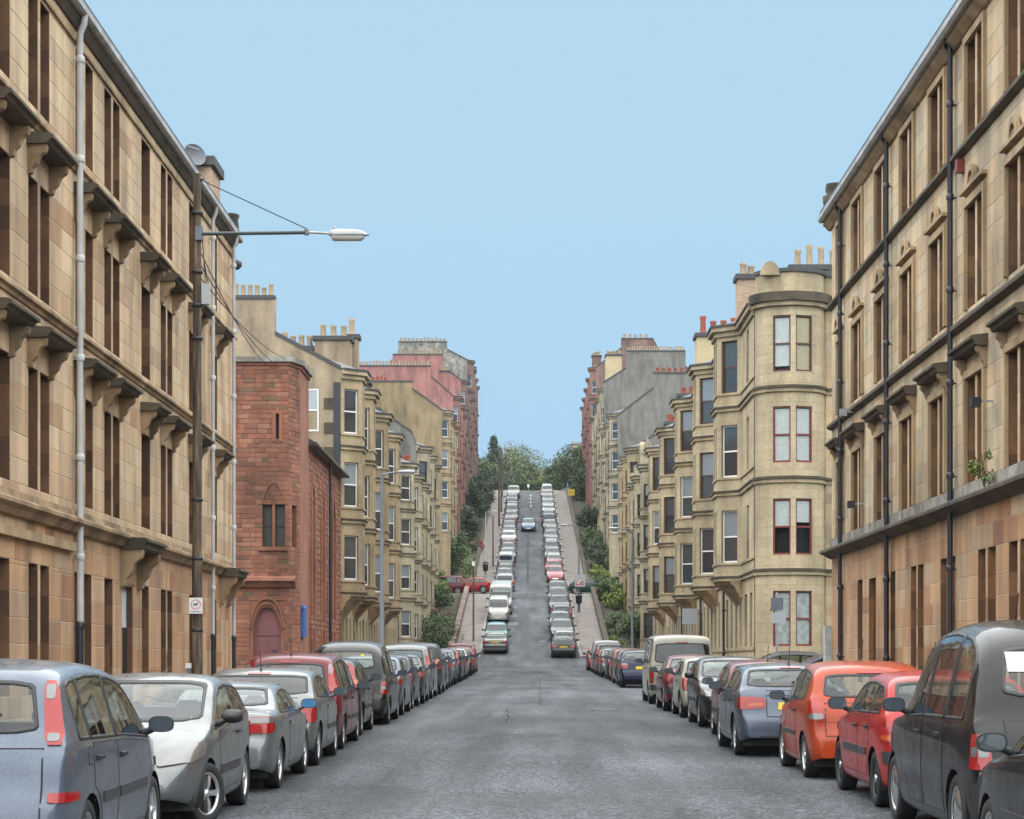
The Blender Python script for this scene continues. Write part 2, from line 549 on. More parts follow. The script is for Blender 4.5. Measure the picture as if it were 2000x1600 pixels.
def thing(name, label, cat, loc=(0, 0, 0), group=None):
    o = bpy.data.objects.new(name, None)
    o.empty_display_size = 0.3
    C.objects.link(o)
    o.location = loc
    return tag(o, label, cat, group)

def struct(o):
    o['kind'] = 'structure'
    return o

def stuff(o):
    o['kind'] = 'stuff'
    return o

# road profile: gentle rise, then the steep hill with a level cross street part way up
PROF = [(-160, -1.68), (0, 0.0), (132, 1.386), (146, 2.7), (177, 7.55), (189, 8.3), (298, 26.4), (308, 27.7), (320, 28.0), (345, 28.0), (420, 26.0), (900, 26.0)]

def gz(y):
    for (a, za), (b, zb) in zip(PROF, PROF[1:]):
        if y <= b:
            return za + (zb - za) * (y - a) / (b - a)
    return PROF[-1][1]

def ys_between(a, b, step=4.0):
    r = {a, b}
    for p, _ in PROF:
        if a < p < b:
            r.add(p)
    k = a + step
    while k < b:
        r.add(k)
        k += step
    return sorted(r)

plain('arm_dark', (0.045, 0.055, 0.06), 0.5)

# ------------------------------------------------------------------ ground, roads, pavements
def strip(name, x0, x1, y0, y1, dz, mat, skirt=0.0, step=4.0, kind='structure'):
    mb = MB()
    Y = ys_between(y0, y1, step)
    mb.grid([[(x0, y, gz(y) + dz), (x1, y, gz(y) + dz)] for y in Y], mat, False)
    if skirt:
        for x in (x0, x1):
            mb.grid([[(x, y, gz(y) + dz), (x, y, gz(y) + dz - skirt)] for y in Y], mat, False)
        for y in (y0, y1):
            mb.face([(x0, y, gz(y) + dz), (x1, y, gz(y) + dz), (x1, y, gz(y) + dz - skirt), (x0, y, gz(y) + dz - skirt)], mat)
    o = mb.build(name)
    if kind:
        o['kind'] = kind
    return o

mb = MB()
mb.grid([[(x, y, gz(y) - 0.06) for x in (-380, -200, -60, 60, 200, 380)] for y in ys_between(-150, 880, 30)], 'terrain_green', False)
struct(mb.build('ground'))
KL, KR = -4.95, 5.5                      # kerbs of the lower street
HK = 3.4                                 # kerbs of the hill
HP = 5.3                                 # outer edge of the hill pavements
FX = 8.5                                 # building line
strip('road', KL, KR, -60, 139.5, 0.0, 'asphalt', 0.3, 3)
strip('road', -HK - 0.1, HK + 0.1, 139.5, 316, 0.0, 'asphalt', 0.3, 3)
strip('road', -70, KL, 61.0, 71.5, -0.004, 'asphalt', 0.3)
strip('road', KR, 70, 60.5, 74.0, -0.004, 'asphalt', 0.3)
strip('road', -60, -HK - 0.1, 178.5, 187.5, -0.004, 'asphalt', 0.3)
strip('road', HK + 0.1, 60, 178.5, 187.5, -0.004, 'asphalt', 0.3)
strip('road', -80, 80, 306, 316.5, -0.006, 'asphalt', 0.3)
for (a, b, c, d) in ((-FX - 1.5, KL - 0.16, -60, 60.8), (-FX - 1.5, KL - 0.16, 71.7, 139.4), (KR + 0.16, FX + 1.5, -60, 60.3), (KR + 0.16, FX + 1.5, 74.2, 139.4),
                     (-HP, -HK - 0.16, 139.6, 178.3), (-HP, -HK - 0.16, 187.7, 305.8), (HK + 0.16, HP, 139.6, 178.3), (HK + 0.16, HP, 187.7, 305.8)):
    strip('pavement', a, b, c, d, 0.12, 'paving', 0.4)
for (x, s, c, d) in ((KL, -1, -60, 60.8), (KL, -1, 71.7, 139.4), (KR, 1, -60, 60.3), (KR, 1, 74.2, 139.4),
                     (-HK, -1, 139.4, 178.3), (-HK, -1, 187.7, 305.8), (HK, 1, 139.4, 178.3), (HK, 1, 187.7, 305.8)):
    a, b = sorted((x, x + s * 0.16))
    strip('kerb', a, b, c, d, 0.126, 'kerb_stone', 0.4)
for s in (-1, 1):                         # pavement ends at the foot of the hill, where the road narrows
    a, b = sorted((s * (HK + 0.16), s * 6.9))
    strip('pavement', a, b, 139.5, 140.4, 0.128, 'paving', 0.4)
    for (c, d) in ((140.4, 177.5), (189, 304)):
        a, b = sorted((s * (HP + 0.3), s * (FX + 3)))
        strip('garden', a, b, c, d, 0.22, 'soil', 0.6)
# relaid and worn areas of the carriageway, a manhole, markings at the crest
def sheet(name, x0, x1, y0, y1, dz, mat, label=None):
    o = strip(name, x0, x1, y0, y1, dz, mat, 0, 2)
    return o
for (a, b, c, d, m) in ((-0.9, 2.9, 131, 131.4, 'patch_dark'), 
                        (-1.9, 1.6, 84, 84.35, 'patch_dark'), (-0.35, -0.1, 194, 240, 'patch_dark'), (-1.7, -0.9, 158.5, 160.3, 'patch_pale'), (-1.75, -1.0, 163.2, 165.6, 'patch_pale'),
                        (-1.6, -1.0, 168.5, 170, 'patch_pale'), (-0.8, 1.6, 134, 134.4, 'patch_pale'), (-3.2, 3.2, 268, 268.5, 'patch_dark'), (-3.2, 3.2, 283, 283.4, 'patch_dark')):
    sheet('road_patch', a, b, c, d, 0.004, m)
rngc = random.Random(21)
for (x, y, ln, dr) in ((0.32, 56, 62, 0.0), (-0.5, 44, 9, 0.0)):
    mb = MB()
    rows, xx = [], x
    for k in range(int(ln / 0.5) + 1):
        yy = y + k * 0.5
        xx += rngc.uniform(-0.035, 0.035) + dr * 0.5
        wd = rngc.uniform(0.003, 0.009)
        rows.append([(xx - wd, yy, gz(yy) + 0.005), (xx + wd, yy, gz(yy) + 0.005)])
    mb.grid(rows, 'rubber_tar', False)
    struct(mb.build('road_crack'))
for (x, y, r_) in ((1.9, 52.0, 0.3), (-0.6, 78.0, 0.32), (0.9, 150.0, 0.3)):
    mb = MB()
    mb.face([(x + r_ * cos(2 * pi * q / 20), y + r_ * sin(2 * pi * q / 20), gz(y + r_ * sin(2 * pi * q / 20)) + 0.006) for q in range(20)], 'iron')
    mb.grid([[(x + rr * cos(2 * pi * q / 20), y + rr * sin(2 * pi * q / 20), gz(y + rr * sin(2 * pi * q / 20)) + 0.009) for q in range(20)] for rr in (r_ * 0.98, r_ * 1.14)], 'patch_dark', False, True)
    struct(mb.build('manhole_cover'))
for (a, b, c, d, m) in ((-2.0, -1.4, 19.6, 19.68, 'patch_pale'), (1.6, 2.5, 24.0, 24.07, 'patch_pale'), (-1.6, -1.2, 27.2, 27.3, 'patch_pale'), (1.9, 2.6, 33.0, 33.1, 'patch_pale'), (-2.3, -1.7, 36.0, 36.12, 'patch_pale')):
    sheet('road_patch', a, b, c, d, 0.003, m)
for k in range(4):
    sheet('lane_marking', 0.05, 0.2, 277 + k * 5.5, 279.2 + k * 5.5, 0.008, 'road_paint')

# ------------------------------------------------------------------ walls and windows
def proj(p):
    return 1035 + FPX * p[0] / p[1], 1295 - FPX * (p[2] - ZE) / p[1]

def ang_of(N):
    return atan2(N[0], -N[1])

def wall_holes(mb, P, U, N, u0, u1, z0, z1, holes, depth, mat, rmat):
    """Flat wall through P along U, outward N, with rectangular openings that have reveals."""
    us = sorted({u0, u1, *[h[0] for h in holes], *[h[1] for h in holes]})
    zs = sorted({z0, z1, *[h[2] for h in holes], *[h[3] for h in holes]})
    us = [u for u in us if u0 <= u <= u1]
    zs = [z for z in zs if z0 <= z <= z1]
    def pt(u, z, d=0.0):
        return (P[0] + U[0] * u - N[0] * d, P[1] + U[1] * u - N[1] * d, z)
    for a, b in zip(us, us[1:]):
        for c, d in zip(zs, zs[1:]):
            mu, mz = (a + b) / 2, (c + d) / 2
            if any(h[0] < mu < h[1] and h[2] < mz < h[3] for h in holes):
                continue
            mb.face([pt(a, c), pt(b, c), pt(b, d), pt(a, d)], mat)
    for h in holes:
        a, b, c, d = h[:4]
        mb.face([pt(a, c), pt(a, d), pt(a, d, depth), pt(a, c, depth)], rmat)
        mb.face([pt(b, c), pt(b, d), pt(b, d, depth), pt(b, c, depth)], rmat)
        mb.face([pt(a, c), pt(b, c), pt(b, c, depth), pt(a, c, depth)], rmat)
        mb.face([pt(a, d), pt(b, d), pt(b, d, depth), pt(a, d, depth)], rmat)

WM = {}
def win_mesh(w, h, frame, back):
    k = ('f', round(w, 2), round(h, 2), frame, back)
    if k not in WM:
        mb = MB()
        t = 0.055
        a = w / 2
        mb.box(-a, -a + t, 0, 0.07, 0, h, frame)
        mb.box(a - t, a, 0, 0.07, 0, h, frame)
        mb.box(-a + t, a - t, 0.002, 0.07, 0, t * 1.3, frame)
        mb.box(-a + t, a - t, 0.002, 0.07, h - t, h, frame)
        mb.box(-a + t, a - t, 0.004, 0.07, h * 0.5 - 0.03, h * 0.5 + 0.03, frame)
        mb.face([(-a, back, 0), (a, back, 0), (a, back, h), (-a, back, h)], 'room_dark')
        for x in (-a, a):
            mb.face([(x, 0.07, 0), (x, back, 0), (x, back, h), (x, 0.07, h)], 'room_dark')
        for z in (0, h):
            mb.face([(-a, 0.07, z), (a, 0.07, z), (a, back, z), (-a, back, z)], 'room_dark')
        WM[k] = mb.mesh('window')
    return WM[k]

def quad_mesh(name, w, h, mat):
    k = (name, round(w, 2), round(h, 2), mat)
    if k not in WM:
        mb = MB()
        mb.face([(-w / 2, 0, 0), (w / 2, 0, 0), (w / 2, 0, h), (-w / 2, 0, h)], mat)
        WM[k] = mb.mesh(name)
    return WM[k]

def put(name, me, parent, loc, rz=0.0):
    """A part placed in its parent's own coordinates."""
    o = bpy.data.objects.new(name, me)
    C.objects.link(o)
    o.parent = parent
    o.location = loc
    o.rotation_euler = (0, 0, rz)
    return o

def window(root, P, U, N, uc, z0, w, h, frame='sash_brown', recess=0.2, glass='far', back=0.22, blind=None):
    c = (P[0] + U[0] * uc - N[0] * recess, P[1] + U[1] * uc - N[1] * recess, z0)
    r = root.location
    o = put('window', win_mesh(w, h, frame, back), root, (c[0] - r.x, c[1] - r.y, c[2] - r.z), ang_of(N))
    if glass == 'far':
        ms = R.choice((('far_glass_light', 'far_glass_dark'), ('far_glass_mid', 'far_glass_dark'), ('far_glass_dark', 'far_glass_dark'), ('far_glass_light', 'far_glass_mid')))
    elif isinstance(glass, tuple):
        ms = glass
    else:
        ms = (glass, glass)
    hh = h * 0.5 - 0.085
    put('pane', quad_mesh('pane', w - 0.11, hh, ms[1]), o, (0, 0.035, 0.0715))
    put('pane', quad_mesh('pane', w - 0.11, hh, ms[0]), o, (0, 0.025, h * 0.5 + 0.03))
    if blind:
        bm_, fr = blind
        put('blind', quad_mesh('blind', w - 0.12, h * fr - 0.08, bm_), o, (0, 0.06, h * (1 - fr)))
    return o

SM = {}
def stone_mesh(w, h, t, mat):
    k = (round(w, 2), round(h, 3), t, mat)
    if k not in SM:
        mb = MB()
        a, c = w / 2, 0.01
        f = [(-a, 0, 0), (a, 0, 0), (a, 0, h), (-a, 0, h)]
        g = [(-a + c, -t, c), (a - c, -t, c), (a - c, -t, h - c), (-a + c, -t, h - c)]
        i = 0
        mb.v += f + g
        k_ = mb.slot(mat)
        for q in ((4, 5, 6, 7), (0, 1, 5, 4), (1, 2, 6, 5), (2, 3, 7, 6), (3, 0, 4, 7)):
            mb.f.append(list(q))
            mb.m.append(k_)
            mb.sm.append(False)
        SM[k] = mb.mesh('stone')
    return SM[k]

def block_facade(root, wall, P, U, N, u0, u1, keys, holes, mat_of, course=0.4, wid=(0.55, 1.15), joint=0.008, indiv=300, t=0.007, rough=0.0, rng=None):
    """Lays stones course by course round the openings; the ones that show largest are objects of their own under the wall."""
    rng = rng or R
    out = []
    for za, zb in zip(keys, keys[1:]):
        n = max(1, round((zb - za) / course))
        for k in range(n):
            c0, c1 = za + (zb - za) * k / n, za + (zb - za) * (k + 1) / n
            zm = (c0 + c1) / 2
            cuts = sorted((max(u0, h[0]), min(u1, h[1])) for h in holes if h[2] < zm < h[3] and h[1] > u0 and h[0] < u1)
            free, p = [], u0
            for a, b in cuts:
                if a > p + 0.02:
                    free.append((p, a))
                p = max(p, b)
            if p < u1 - 0.02:
                free.append((p, u1))
            for a, b in free:
                L = b - a
                ws = []
                rem = L
                while rem > wid[1] * 1.25:
                    q = rng.uniform(*wid)
                    ws.append(q)
                    rem -= q
                ws.append(rem)
                rng.shuffle(ws)
                x = a
                for q in ws:
                    out.append((x + joint / 2, x + q - joint / 2, c0 + joint / 2, c1 - joint / 2, zm))
                    x += q
    rz = ang_of(N)
    scored = []
    for s in out:
        uc = (s[0] + s[1]) / 2
        c = (P[0] + U[0] * uc, P[1] + U[1] * uc, s[2])
        px, py = proj((c[0], c[1], (s[2] + s[3]) / 2))
        vis = 0 <= px <= 2000 and 0 <= py <= 1290
        facing = abs(N[0] * c[0] + N[1] * c[1]) / c[1]
        scored.append(((s[1] - s[0]) * (s[3] - s[2]) * facing / c[1] ** 2 * (1 if vis else 0), s, c))
    scored.sort(key=lambda q: -q[0])
    r = world(wall).translation
    rest = MB()
    for i, (sc_, s, c) in enumerate(scored):
        tt = round(t + (rng.random() * rough), 3)
        m = mat_of(s[4], c)
        if i < indiv and sc_ > 0:
            put('stone', stone_mesh(s[1] - s[0], s[3] - s[2], tt, m), wall, (c[0] - r.x, c[1] - r.y, s[2] - r.z), rz)
        else:
            cc, a = 0.01, (s[1] - s[0]) / 2
            def pt(u, d, z):
                return (c[0] + U[0] * u + N[0] * d, c[1] + U[1] * u + N[1] * d, z)
            f = [pt(-a, 0, s[2]), pt(a, 0, s[2]), pt(a, 0, s[3]), pt(-a, 0, s[3])]
            g = [pt(-a + cc, tt, s[2] + cc), pt(a - cc, tt, s[2] + cc), pt(a - cc, tt, s[3] - cc), pt(-a + cc, tt, s[3] - cc)]
            i0 = len(rest.v)
            rest.v += f + g
            k_ = rest.slot(m)
            for q in ((4, 5, 6, 7), (0, 1, 5, 4), (1, 2, 6, 5), (2, 3, 7, 6), (3, 0, 4, 7)):
                rest.f.append([i0 + j for j in q])
                rest.m.append(k_)
                rest.sm.append(False)
    if rest.f:
        stuff(rest.build('stonework', wall))

def part_mesh(name, root, fn):
    mb = MB()
    fn(mb)
    return mb.build(name, root)

def scroll(proj_, h, n=7):
    """Side outline of a console bracket: (out, down) from its top at the wall."""
    p = [(0, 0), (proj_, 0), (proj_, -0.12 * h), (proj_ * 0.93, -0.24 * h), (proj_ * 0.72, -0.33 * h), (proj_ * 0.62, -0.42 * h), (proj_ * 0.52, -0.62 * h), (proj_ * 0.30, -0.78 * h), (proj_ * 0.26, -0.95 * h), (proj_ * 0.1, -h), (0, -h)]
    return p

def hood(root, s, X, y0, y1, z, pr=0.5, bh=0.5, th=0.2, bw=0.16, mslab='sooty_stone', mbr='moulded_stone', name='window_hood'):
    """Cornice slab on two console brackets; s = -1 for the left facade, 1 for the right one."""
    def X_(d):
        return s * (X - d)
    mb = MB()
    prof = [(0.0, z), (pr - 0.06, z - 0.03), (pr, z - 0.06), (pr, z - 0.11), (pr - 0.07, z - 0.125), (pr - 0.1, z - th + 0.02), (pr - 0.16, z - th), (0, z - th)]
    mb.prism([(X_(d), y0, zz) for d, zz in prof], (0, y1 - y0, 0), mslab)
    o = mb.build(name, root)
    for yb in (y0 + 0.07, y1 - 0.07 - bw):
        m2 = MB()
        m2.prism([(X_(d), yb, z - th + dz - 0.003) for d, dz in scroll(pr - 0.14, bh)], (0, bw, 0), mbr)
        m2.build('bracket', o)
    return o

def course_band(root, s, X, y0, y1, prof, mat, name='string_course'):
    """Moulding along the facade: prof = (out, z) outline."""
    mb = MB()
    mb.prism([(s * (X - d), y0, z) for d, z in prof], (0, y1 - y0, 0), mat)
    return mb.build(name, root)

def downpipe(root, s, X, y, z0, z1, r, mats, zsplit=None, elbow=0.0):
    x = s * (X - 0.13)
    mb = MB()
    zs = zsplit if zsplit else z0
    path = [(x, y, zs), (x, y, z1 - elbow)]
    if elbow:
        path += [(x - s * 0.06, y, z1 - elbow + 0.14), (s * (X - 0.2), y, z1 - 0.2), (s * (X - 0.22), y, z1)]
    mb.tube(path, r, mats[0], 10)
    z = zs + 1.2
    while z < z1 - elbow:
        mb.lathe([(r + 0.02, 0), (r + 0.024, 0.04), (r + 0.024, 0.10), (r + 0.004, 0.12)], (x, y, z), mats[0], 10)
        a, b = sorted((x, s * (X + 0.01)))
        mb.box(a, b, y - 0.015, y + 0.015, z + 0.02, z + 0.05, mats[0])
        z += 1.85
    o = mb.build('downpipe', root)
    if zsplit:
        m2 = MB()
        m2.tube([(x, y, z0), (x, y, zsplit + 0.05)], r * 1.12, mats[1], 10)
        m2.lathe([(r * 1.3, 0), (r * 1.4, 0.05), (r * 1.4, 0.12), (r * 1.1, 0.15)], (x, y, zsplit - 0.1), mats[1], 10)
        m2.build('pipe_foot', o)
    return o

E = ZE
# ------------------------------------------------------------------ near left tenement
def near_left():
    s, X, Y0, Y1 = -1, FX, 27.0, 58.6
    root = thing('tenement', 'honey sandstone tenement on the left with bracketed window hoods and pale downpipes', 'building', (-FX, 42, gz(42)))
    P, U, N = (-FX, 0, 0), (0, 1), (1, 0)
    cols = [(29.9, 2), (32.7, 2), (35.45, 2), (39.05, 2), (41.65, 2), (45.3, 1), (47.9, 2), (51.55, 1), (55.1, 1)]
    lev = [(2.98, 5.05), (6.31, 8.29), (9.53, 11.5)]
    holes, wins = [], []
    def add(c, k, z0, z1, wb=0.68, ws=1.02):
        if k == 2:
            for q in (-1, 1):
                a = c + q * (wb / 2 + 0.085)
                holes.append((a - wb / 2, a + wb / 2, z0 + E, z1 + E))
                wins.append((a, z0 + E, wb, z1 - z0))
        else:
            holes.append((c - ws / 2, c + ws / 2, z0 + E, z1 + E))
            wins.append((c, z0 + E, ws, z1 - z0))
    for z0, z1 in lev:
        for c, k in cols:
            add(c, k, z0, z1)
    for c, k in [(29.9, 2), (32.7, 2), (35.45, 2), (38.95, 2), (41.3, 1), (45.25, 1), (47.9, 2), (51.5, 1), (55.1, 1)]:
        add(c, k, -0.55, 1.70, 0.66, 0.82)
    door = (42.65, 43.8, -1.3 + E, 1.62 + E)
    holes.append(door)
    zb, zt = gz(28) - 0.5, 12.0 + E
    mb = MB()
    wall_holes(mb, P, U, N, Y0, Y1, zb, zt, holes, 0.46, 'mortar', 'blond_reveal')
    wall = mb.build('wall', root)
    keys = sorted({zb, zt, *[h[2] for h in holes], *[h[3] for h in holes], 2.6 + E})
    block_facade(root, wall, P, U, N, Y0, Y1, keys, holes, lambda z, c: 'brown_ashlar' if z < 2.6 + E else 'blond_ashlar', 0.42, (0.6, 1.2))
    for (a, z0, w_, h_) in wins:
        if a + w_ / 2 > 31:
            window(root, P, U, N, a, z0, w_ - 0.004, h_ - 0.004, 'sash_dark', 0.34, ('far_glass_mid', 'far_glass_dark'), 0.12)
    for c, k in cols:
        hw = (0.765 if k == 2 else 0.51) + 0.16
        for z in (5.70, 8.97):
            hood(root, s, X + 0.012, c - hw, c + hw, z + E, 0.48, 0.5)
    for za in (6.02, 9.15):
        course_band(root, s, X + 0.005, Y0, Y1, [(0, za + 0.2 + E), (0.10, za + 0.18 + E), (0.13, za + 0.14 + E), (0.13, za + 0.09 + E), (0.07, za + 0.06 + E), (0.05, za + E), (0, za + E)], 'moulded_stone')
    course_band(root, s, X + 0.005, Y0, Y1, [(0, 2.86 + E), (0.05, 2.84 + E), (0.07, 2.72 + E), (0.22, 2.68 + E), (0.25, 2.64 + E), (0.25, 2.58 + E), (0.16, 2.52 + E), (0.10, 2.42 + E), (0, 2.40 + E)], 'moulded_stone')
    course_band(root, s, X + 0.005, Y0, 37.9, [(0, 2.22 + E), (0.12, 2.22 + E), (0.12, 2.06 + E), (0, 2.06 + E)], 'dressed_stone', 'fascia')
    course_band(root, s, X + 0.005, Y0, Y1, [(0, 11.62 + E), (0.06, 11.62 + E), (0.06, 11.56 + E), (0, 11.56 + E)], 'moulded_stone')
    # door of the close under its own hood
    hood(root, s, X + 0.008, 42.35, 44.6, 2.62 + E, 0.62, 0.78, 0.26, 0.26, name='door_hood')
    hood(root, s, X + 0.008, 55.9, 57.7, 2.62 + E, 0.62, 0.78, 0.26, 0.26, name='door_hood')
    mb = MB()
    mb.box(-FX - 0.2, -FX - 0.12, 42.655, 43.795, gz(43) - 0.1, 0.75 + E, 'door_black')
    d = mb.build('door', root)
    mb = MB()
    mb.box(-FX - 0.2, -FX - 0.13, 42.655, 43.795, 0.752 + E, 1.615 + E, 'door_white')
    mb.build('fanlight', d)
    # eaves, gutter and roof
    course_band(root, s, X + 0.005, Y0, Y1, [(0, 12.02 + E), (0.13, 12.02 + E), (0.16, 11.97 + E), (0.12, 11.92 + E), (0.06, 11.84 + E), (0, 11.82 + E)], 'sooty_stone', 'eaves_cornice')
    course_band(root, s, X, Y0, Y1 + 0.1, [(0.02, 12.20 + E), (0.25, 12.22 + E), (0.28, 12.18 + E), (0.28, 12.06 + E), (0.23, 12.024 + E), (0.02, 12.024 + E)], 'gutter_pale', 'gutter')
    mb = MB()
    mb.prism([(-FX - 0.03, Y0, 12.05 + E), (-FX + 0.23, Y0, 12.225 + E), (-FX + 0.23, Y0, 12.31 + E), (-FX - 5.5, Y0, 14.6 + E), (-FX - 5.5, Y0, 12.05 + E)], (0, Y1 - Y0 + 0.15, 0), 'slate')
    mb.build('roof', root)
    mb = MB()
    mb.box(-FX - 11, -FX - 0.55, Y0, Y1, zb, 12.04 + E, 'render_buff')
    mb.box(-FX - 0.56, -FX - 0.02, Y1 - 0.35, Y1 - 0.002, zb, 12.0 + E, 'dressed_stone')
    mb.build('rear_wall', root)
    for y in (38.1, 54.1, 57.9):
        downpipe(root, s, X, y, gz(y) + 0.1, 12.06 + E, 0.062 if y < 50 else 0.05, ('pipe_pale', 'pipe_black'), 0.72 + E, 0.35)
    # chimney and dish at the far end, rounded corner caps
    mb = MB()
    mb.box(-FX - 1.3, -FX - 0.15, 55.6, 57.2, 12.1 + E, 13.5 + E, 'brick_orange')
    mb.box(-FX - 1.4, -FX - 0.05, 55.5, 57.3, 13.503 + E, 13.75 + E, 'lead_dark')
    ch = mb.build('chimney', root)
    mb = MB()
    mb.lathe([(0.20, 0), (0.22, 0.1), (0.19, 0.3), (0.23, 0.4), (0.23, 0.46), (0.1, 0.5)], (-FX + 0.0, 58.3, 12.3 + E), 'sooty_stone', 12)
    mb.build('finial', root)
    mb = MB()
    mb.lathe([(0.14, 0), (0.22, 0.08), (0.22, 0.2), (0.1, 0.26)], (-FX + 0.02, 58.75, 11.3 + E), 'lead_dark', 12)
    mb.build('corner_bracket', root)
    return root

near_left()

# ------------------------------------------------------------------ near right tenement
def near_right():
    s, X, Y0, Y1 = 1, FX, 27.0, 57.6
    root = thing('tenement', 'pale sandstone tenement on the right with arched window heads and black downpipes', 'building', (FX, 42, gz(42)))
    P, U, N = (FX, 0, 0), (0, 1), (-1, 0)
    cols = [(32.2, 2), (35.6, 2), (39.0, 2), (42.6, 2), (46.0, 2), (49.4, 2), (53.0, 2), (56.05, 1)]
    lev = [(3.48, 5.50), (6.86, 8.82), (10.16, 12.0)]
    holes, wins = [], []
    def add(c, k, z0, z1, wb=0.68, ws=0.85):
        if k == 2:
            for q in (-1, 1):
                a = c + q * (wb / 2 + 0.085)
                holes.append((a - wb / 2, a + wb / 2, z0 + E, z1 + E))
                wins.append((a, z0 + E, wb, z1 - z0))
        else:
            holes.append((c - ws / 2, c + ws / 2, z0 + E, z1 + E))
            wins.append((c, z0 + E, ws, z1 - z0))
    for z0, z1 in lev:
        for c, k in cols:
            add(c, k, z0, z1)
    for c, k in [(32.2, 2), (35.6, 2), (38.1, 2), (41.65, 2), (44.95, 2), (48.35, 2), (52.7, 1), (55.9, 1)]:
        add(c, k, -0.5, 2.14, 0.66, 0.8)
    door = (50.3, 51.35, -1.3 + E, 2.10 + E)
    holes.append(door)
    zb, zt = gz(28) - 0.5, 12.4 + E
    mb = MB()
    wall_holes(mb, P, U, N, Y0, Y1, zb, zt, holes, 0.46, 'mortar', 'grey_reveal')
    wall = mb.build('wall', root)
    keys = sorted({zb, zt, *[h[2] for h in holes], *[h[3] for h in holes], 3.05 + E})
    block_facade(root, wall, P, U, N, Y0, Y1, keys, holes, lambda z, c: 'brown_ashlar' if z < 3.05 + E else 'grey_ashlar', 0.42, (0.6, 1.2))
    for (a, z0, w_, h_) in wins:
        if a + w_ / 2 > 31:
            window(root, P, U, N, a, z0, w_ - 0.004, h_ - 0.004, 'sash_brown', 0.34, ('far_glass_mid', 'far_glass_dark'), 0.12)
    # architraves round the upper windows
    for li, (z0, z1) in enumerate(lev):
        for c, k in cols:
            hw = (0.765 if k == 2 else 0.425)
            mb = MB()
            d, t = 0.06, 0.15
            xa, xb = FX - 0.012 - d, FX + 0.01
            mb.box(xa, xb, c - hw - t, c - hw, z0 + E, z1 + E, 'dressed_stone')
            mb.box(xa, xb, c + hw, c + hw + t, z0 + E, z1 + E, 'dressed_stone')
            mb.box(xa - 0.003, xb, c - hw - t, c + hw + t, z1 + E + 0.002, z1 + E + t, 'dressed_stone')
            if li == 1:
                zz = z1 + t + 0.004 + E
                mb.box(xa - 0.06, xb, c - hw - t - 0.06, c + hw + t + 0.06, zz + 0.12, zz + 0.19, 'dressed_stone')
                arc = [(c + 0.34 * cos(pi * q / 10), zz + 0.19 + 0.34 * sin(pi * q / 10)) for q in range(11)]
                inn = [(c + 0.22 * cos(pi * q / 10), zz + 0.19 + 0.22 * sin(pi * q / 10)) for q in range(11)]
                mb.prism([(xa - 0.06, y, z) for y, z in arc + inn[::-1]], (0.08, 0, 0), 'dressed_stone')
                mb.box(xa - 0.02, xb, c - 0.22, c + 0.22, zz + 0.192, zz + 0.32, 'moulded_stone')
            mb.build('architrave', root)
            if li == 0:
                hood(root, s, X + 0.012, c - hw - 0.28, c + hw + 0.28, 6.12 + E, 0.36, 0.42, 0.22, 0.15)
    for za in (6.52, 9.9):
        course_band(root, s, X + 0.005, Y0, Y1, [(0, za + 0.2 + E), (0.13, za + 0.17 + E), (0.16, za + 0.12 + E), (0.16, za + 0.06 + E), (0.08, za + 0.02 + E), (0, za + E)], 'sooty_stone')
    course_band(root, s, X + 0.005, Y0, Y1 + 0.2, [(0, 3.22 + E), (0.30, 3.17 + E), (0.34, 3.13 + E), (0.34, 3.07 + E), (0.22, 3.03 + E), (0.12, 2.97 + E), (0.05, 2.93 + E), (0, 2.92 + E)], 'sooty_stone', 'cornice')
    course_band(root, s, X + 0.004, Y0, Y1, [(0, 3.46 + E), (0.07, 3.46 + E), (0.07, 3.224 + E), (0, 3.224 + E)], 'rubble_pale', 'sill_band')
    mb = MB()
    mb.box(FX + 0.13, FX + 0.2, 50.305, 51.345, gz(50) - 0.1, 1.25 + E, 'door_black')
    d = mb.build('door', root)
    mb = MB()
    mb.box(FX + 0.14, FX + 0.2, 50.305, 51.345, 1.252 + E, 2.095 + E, 'sash_brown')
    mb.build('fanlight', d)
    course_band(root, s, X + 0.005, Y0, Y1 + 0.25, [(0, 12.42 + E), (0.20, 12.42 + E), (0.24, 12.36 + E), (0.18, 12.30 + E), (0.08, 12.20 + E), (0, 12.18 + E)], 'moulded_stone', 'eaves_cornice')
    course_band(root, s, X, Y0, Y1 + 0.3, [(0.02, 12.62 + E), (0.33, 12.64 + E), (0.36, 12.60 + E), (0.36, 12.48 + E), (0.30, 12.424 + E), (0.02, 12.424 + E)], 'gutter_pale', 'gutter')
    mb = MB()
    mb.prism([(FX + 0.03, Y0, 12.45 + E), (FX - 0.31, Y0, 12.645 + E), (FX - 0.31, Y0, 12.74 + E), (FX + 5.5, Y0, 15.0 + E), (FX + 5.5, Y0, 12.45 + E)], (0, Y1 - Y0 + 0.3, 0), 'slate')
    mb.build('roof', root)
    mb = MB()
    mb.box(FX + 0.55, FX + 11, Y0, Y1, zb, 12.44 + E, 'render_buff')
    mb.box(FX + 0.02, FX + 0.56, Y1 - 0.35, Y1 - 0.002, zb, 12.4 + E, 'dressed_stone')
    mb.build('rear_wall', root)
    for y in (40.8, 48.1, 55.3):
        downpipe(root, s, X, y, gz(y) + 0.1, 12.46 + E, 0.055, ('pipe_black', 'pipe_black'), None, 0.3)
    mb = MB()
    mb.lathe([(0.24, 0), (0.26, 0.12), (0.34, 0.25), (0.36, 0.45), (0.24, 0.5), (0.28, 0.62), (0.26, 0.8)], (FX + 0.05, 57.35, 12.6 + E), 'sooty_stone', 14)
    mb.build('finial', root)
    # boundary pillar painted pale at the corner
    mb = MB()
    mb.box(FX - 0.2, FX + 0.02, 57.62, 57.95, gz(57) - 0.2, 1.05 + E, 'curtain_white')
    mb.build('corner_pilaster', root)
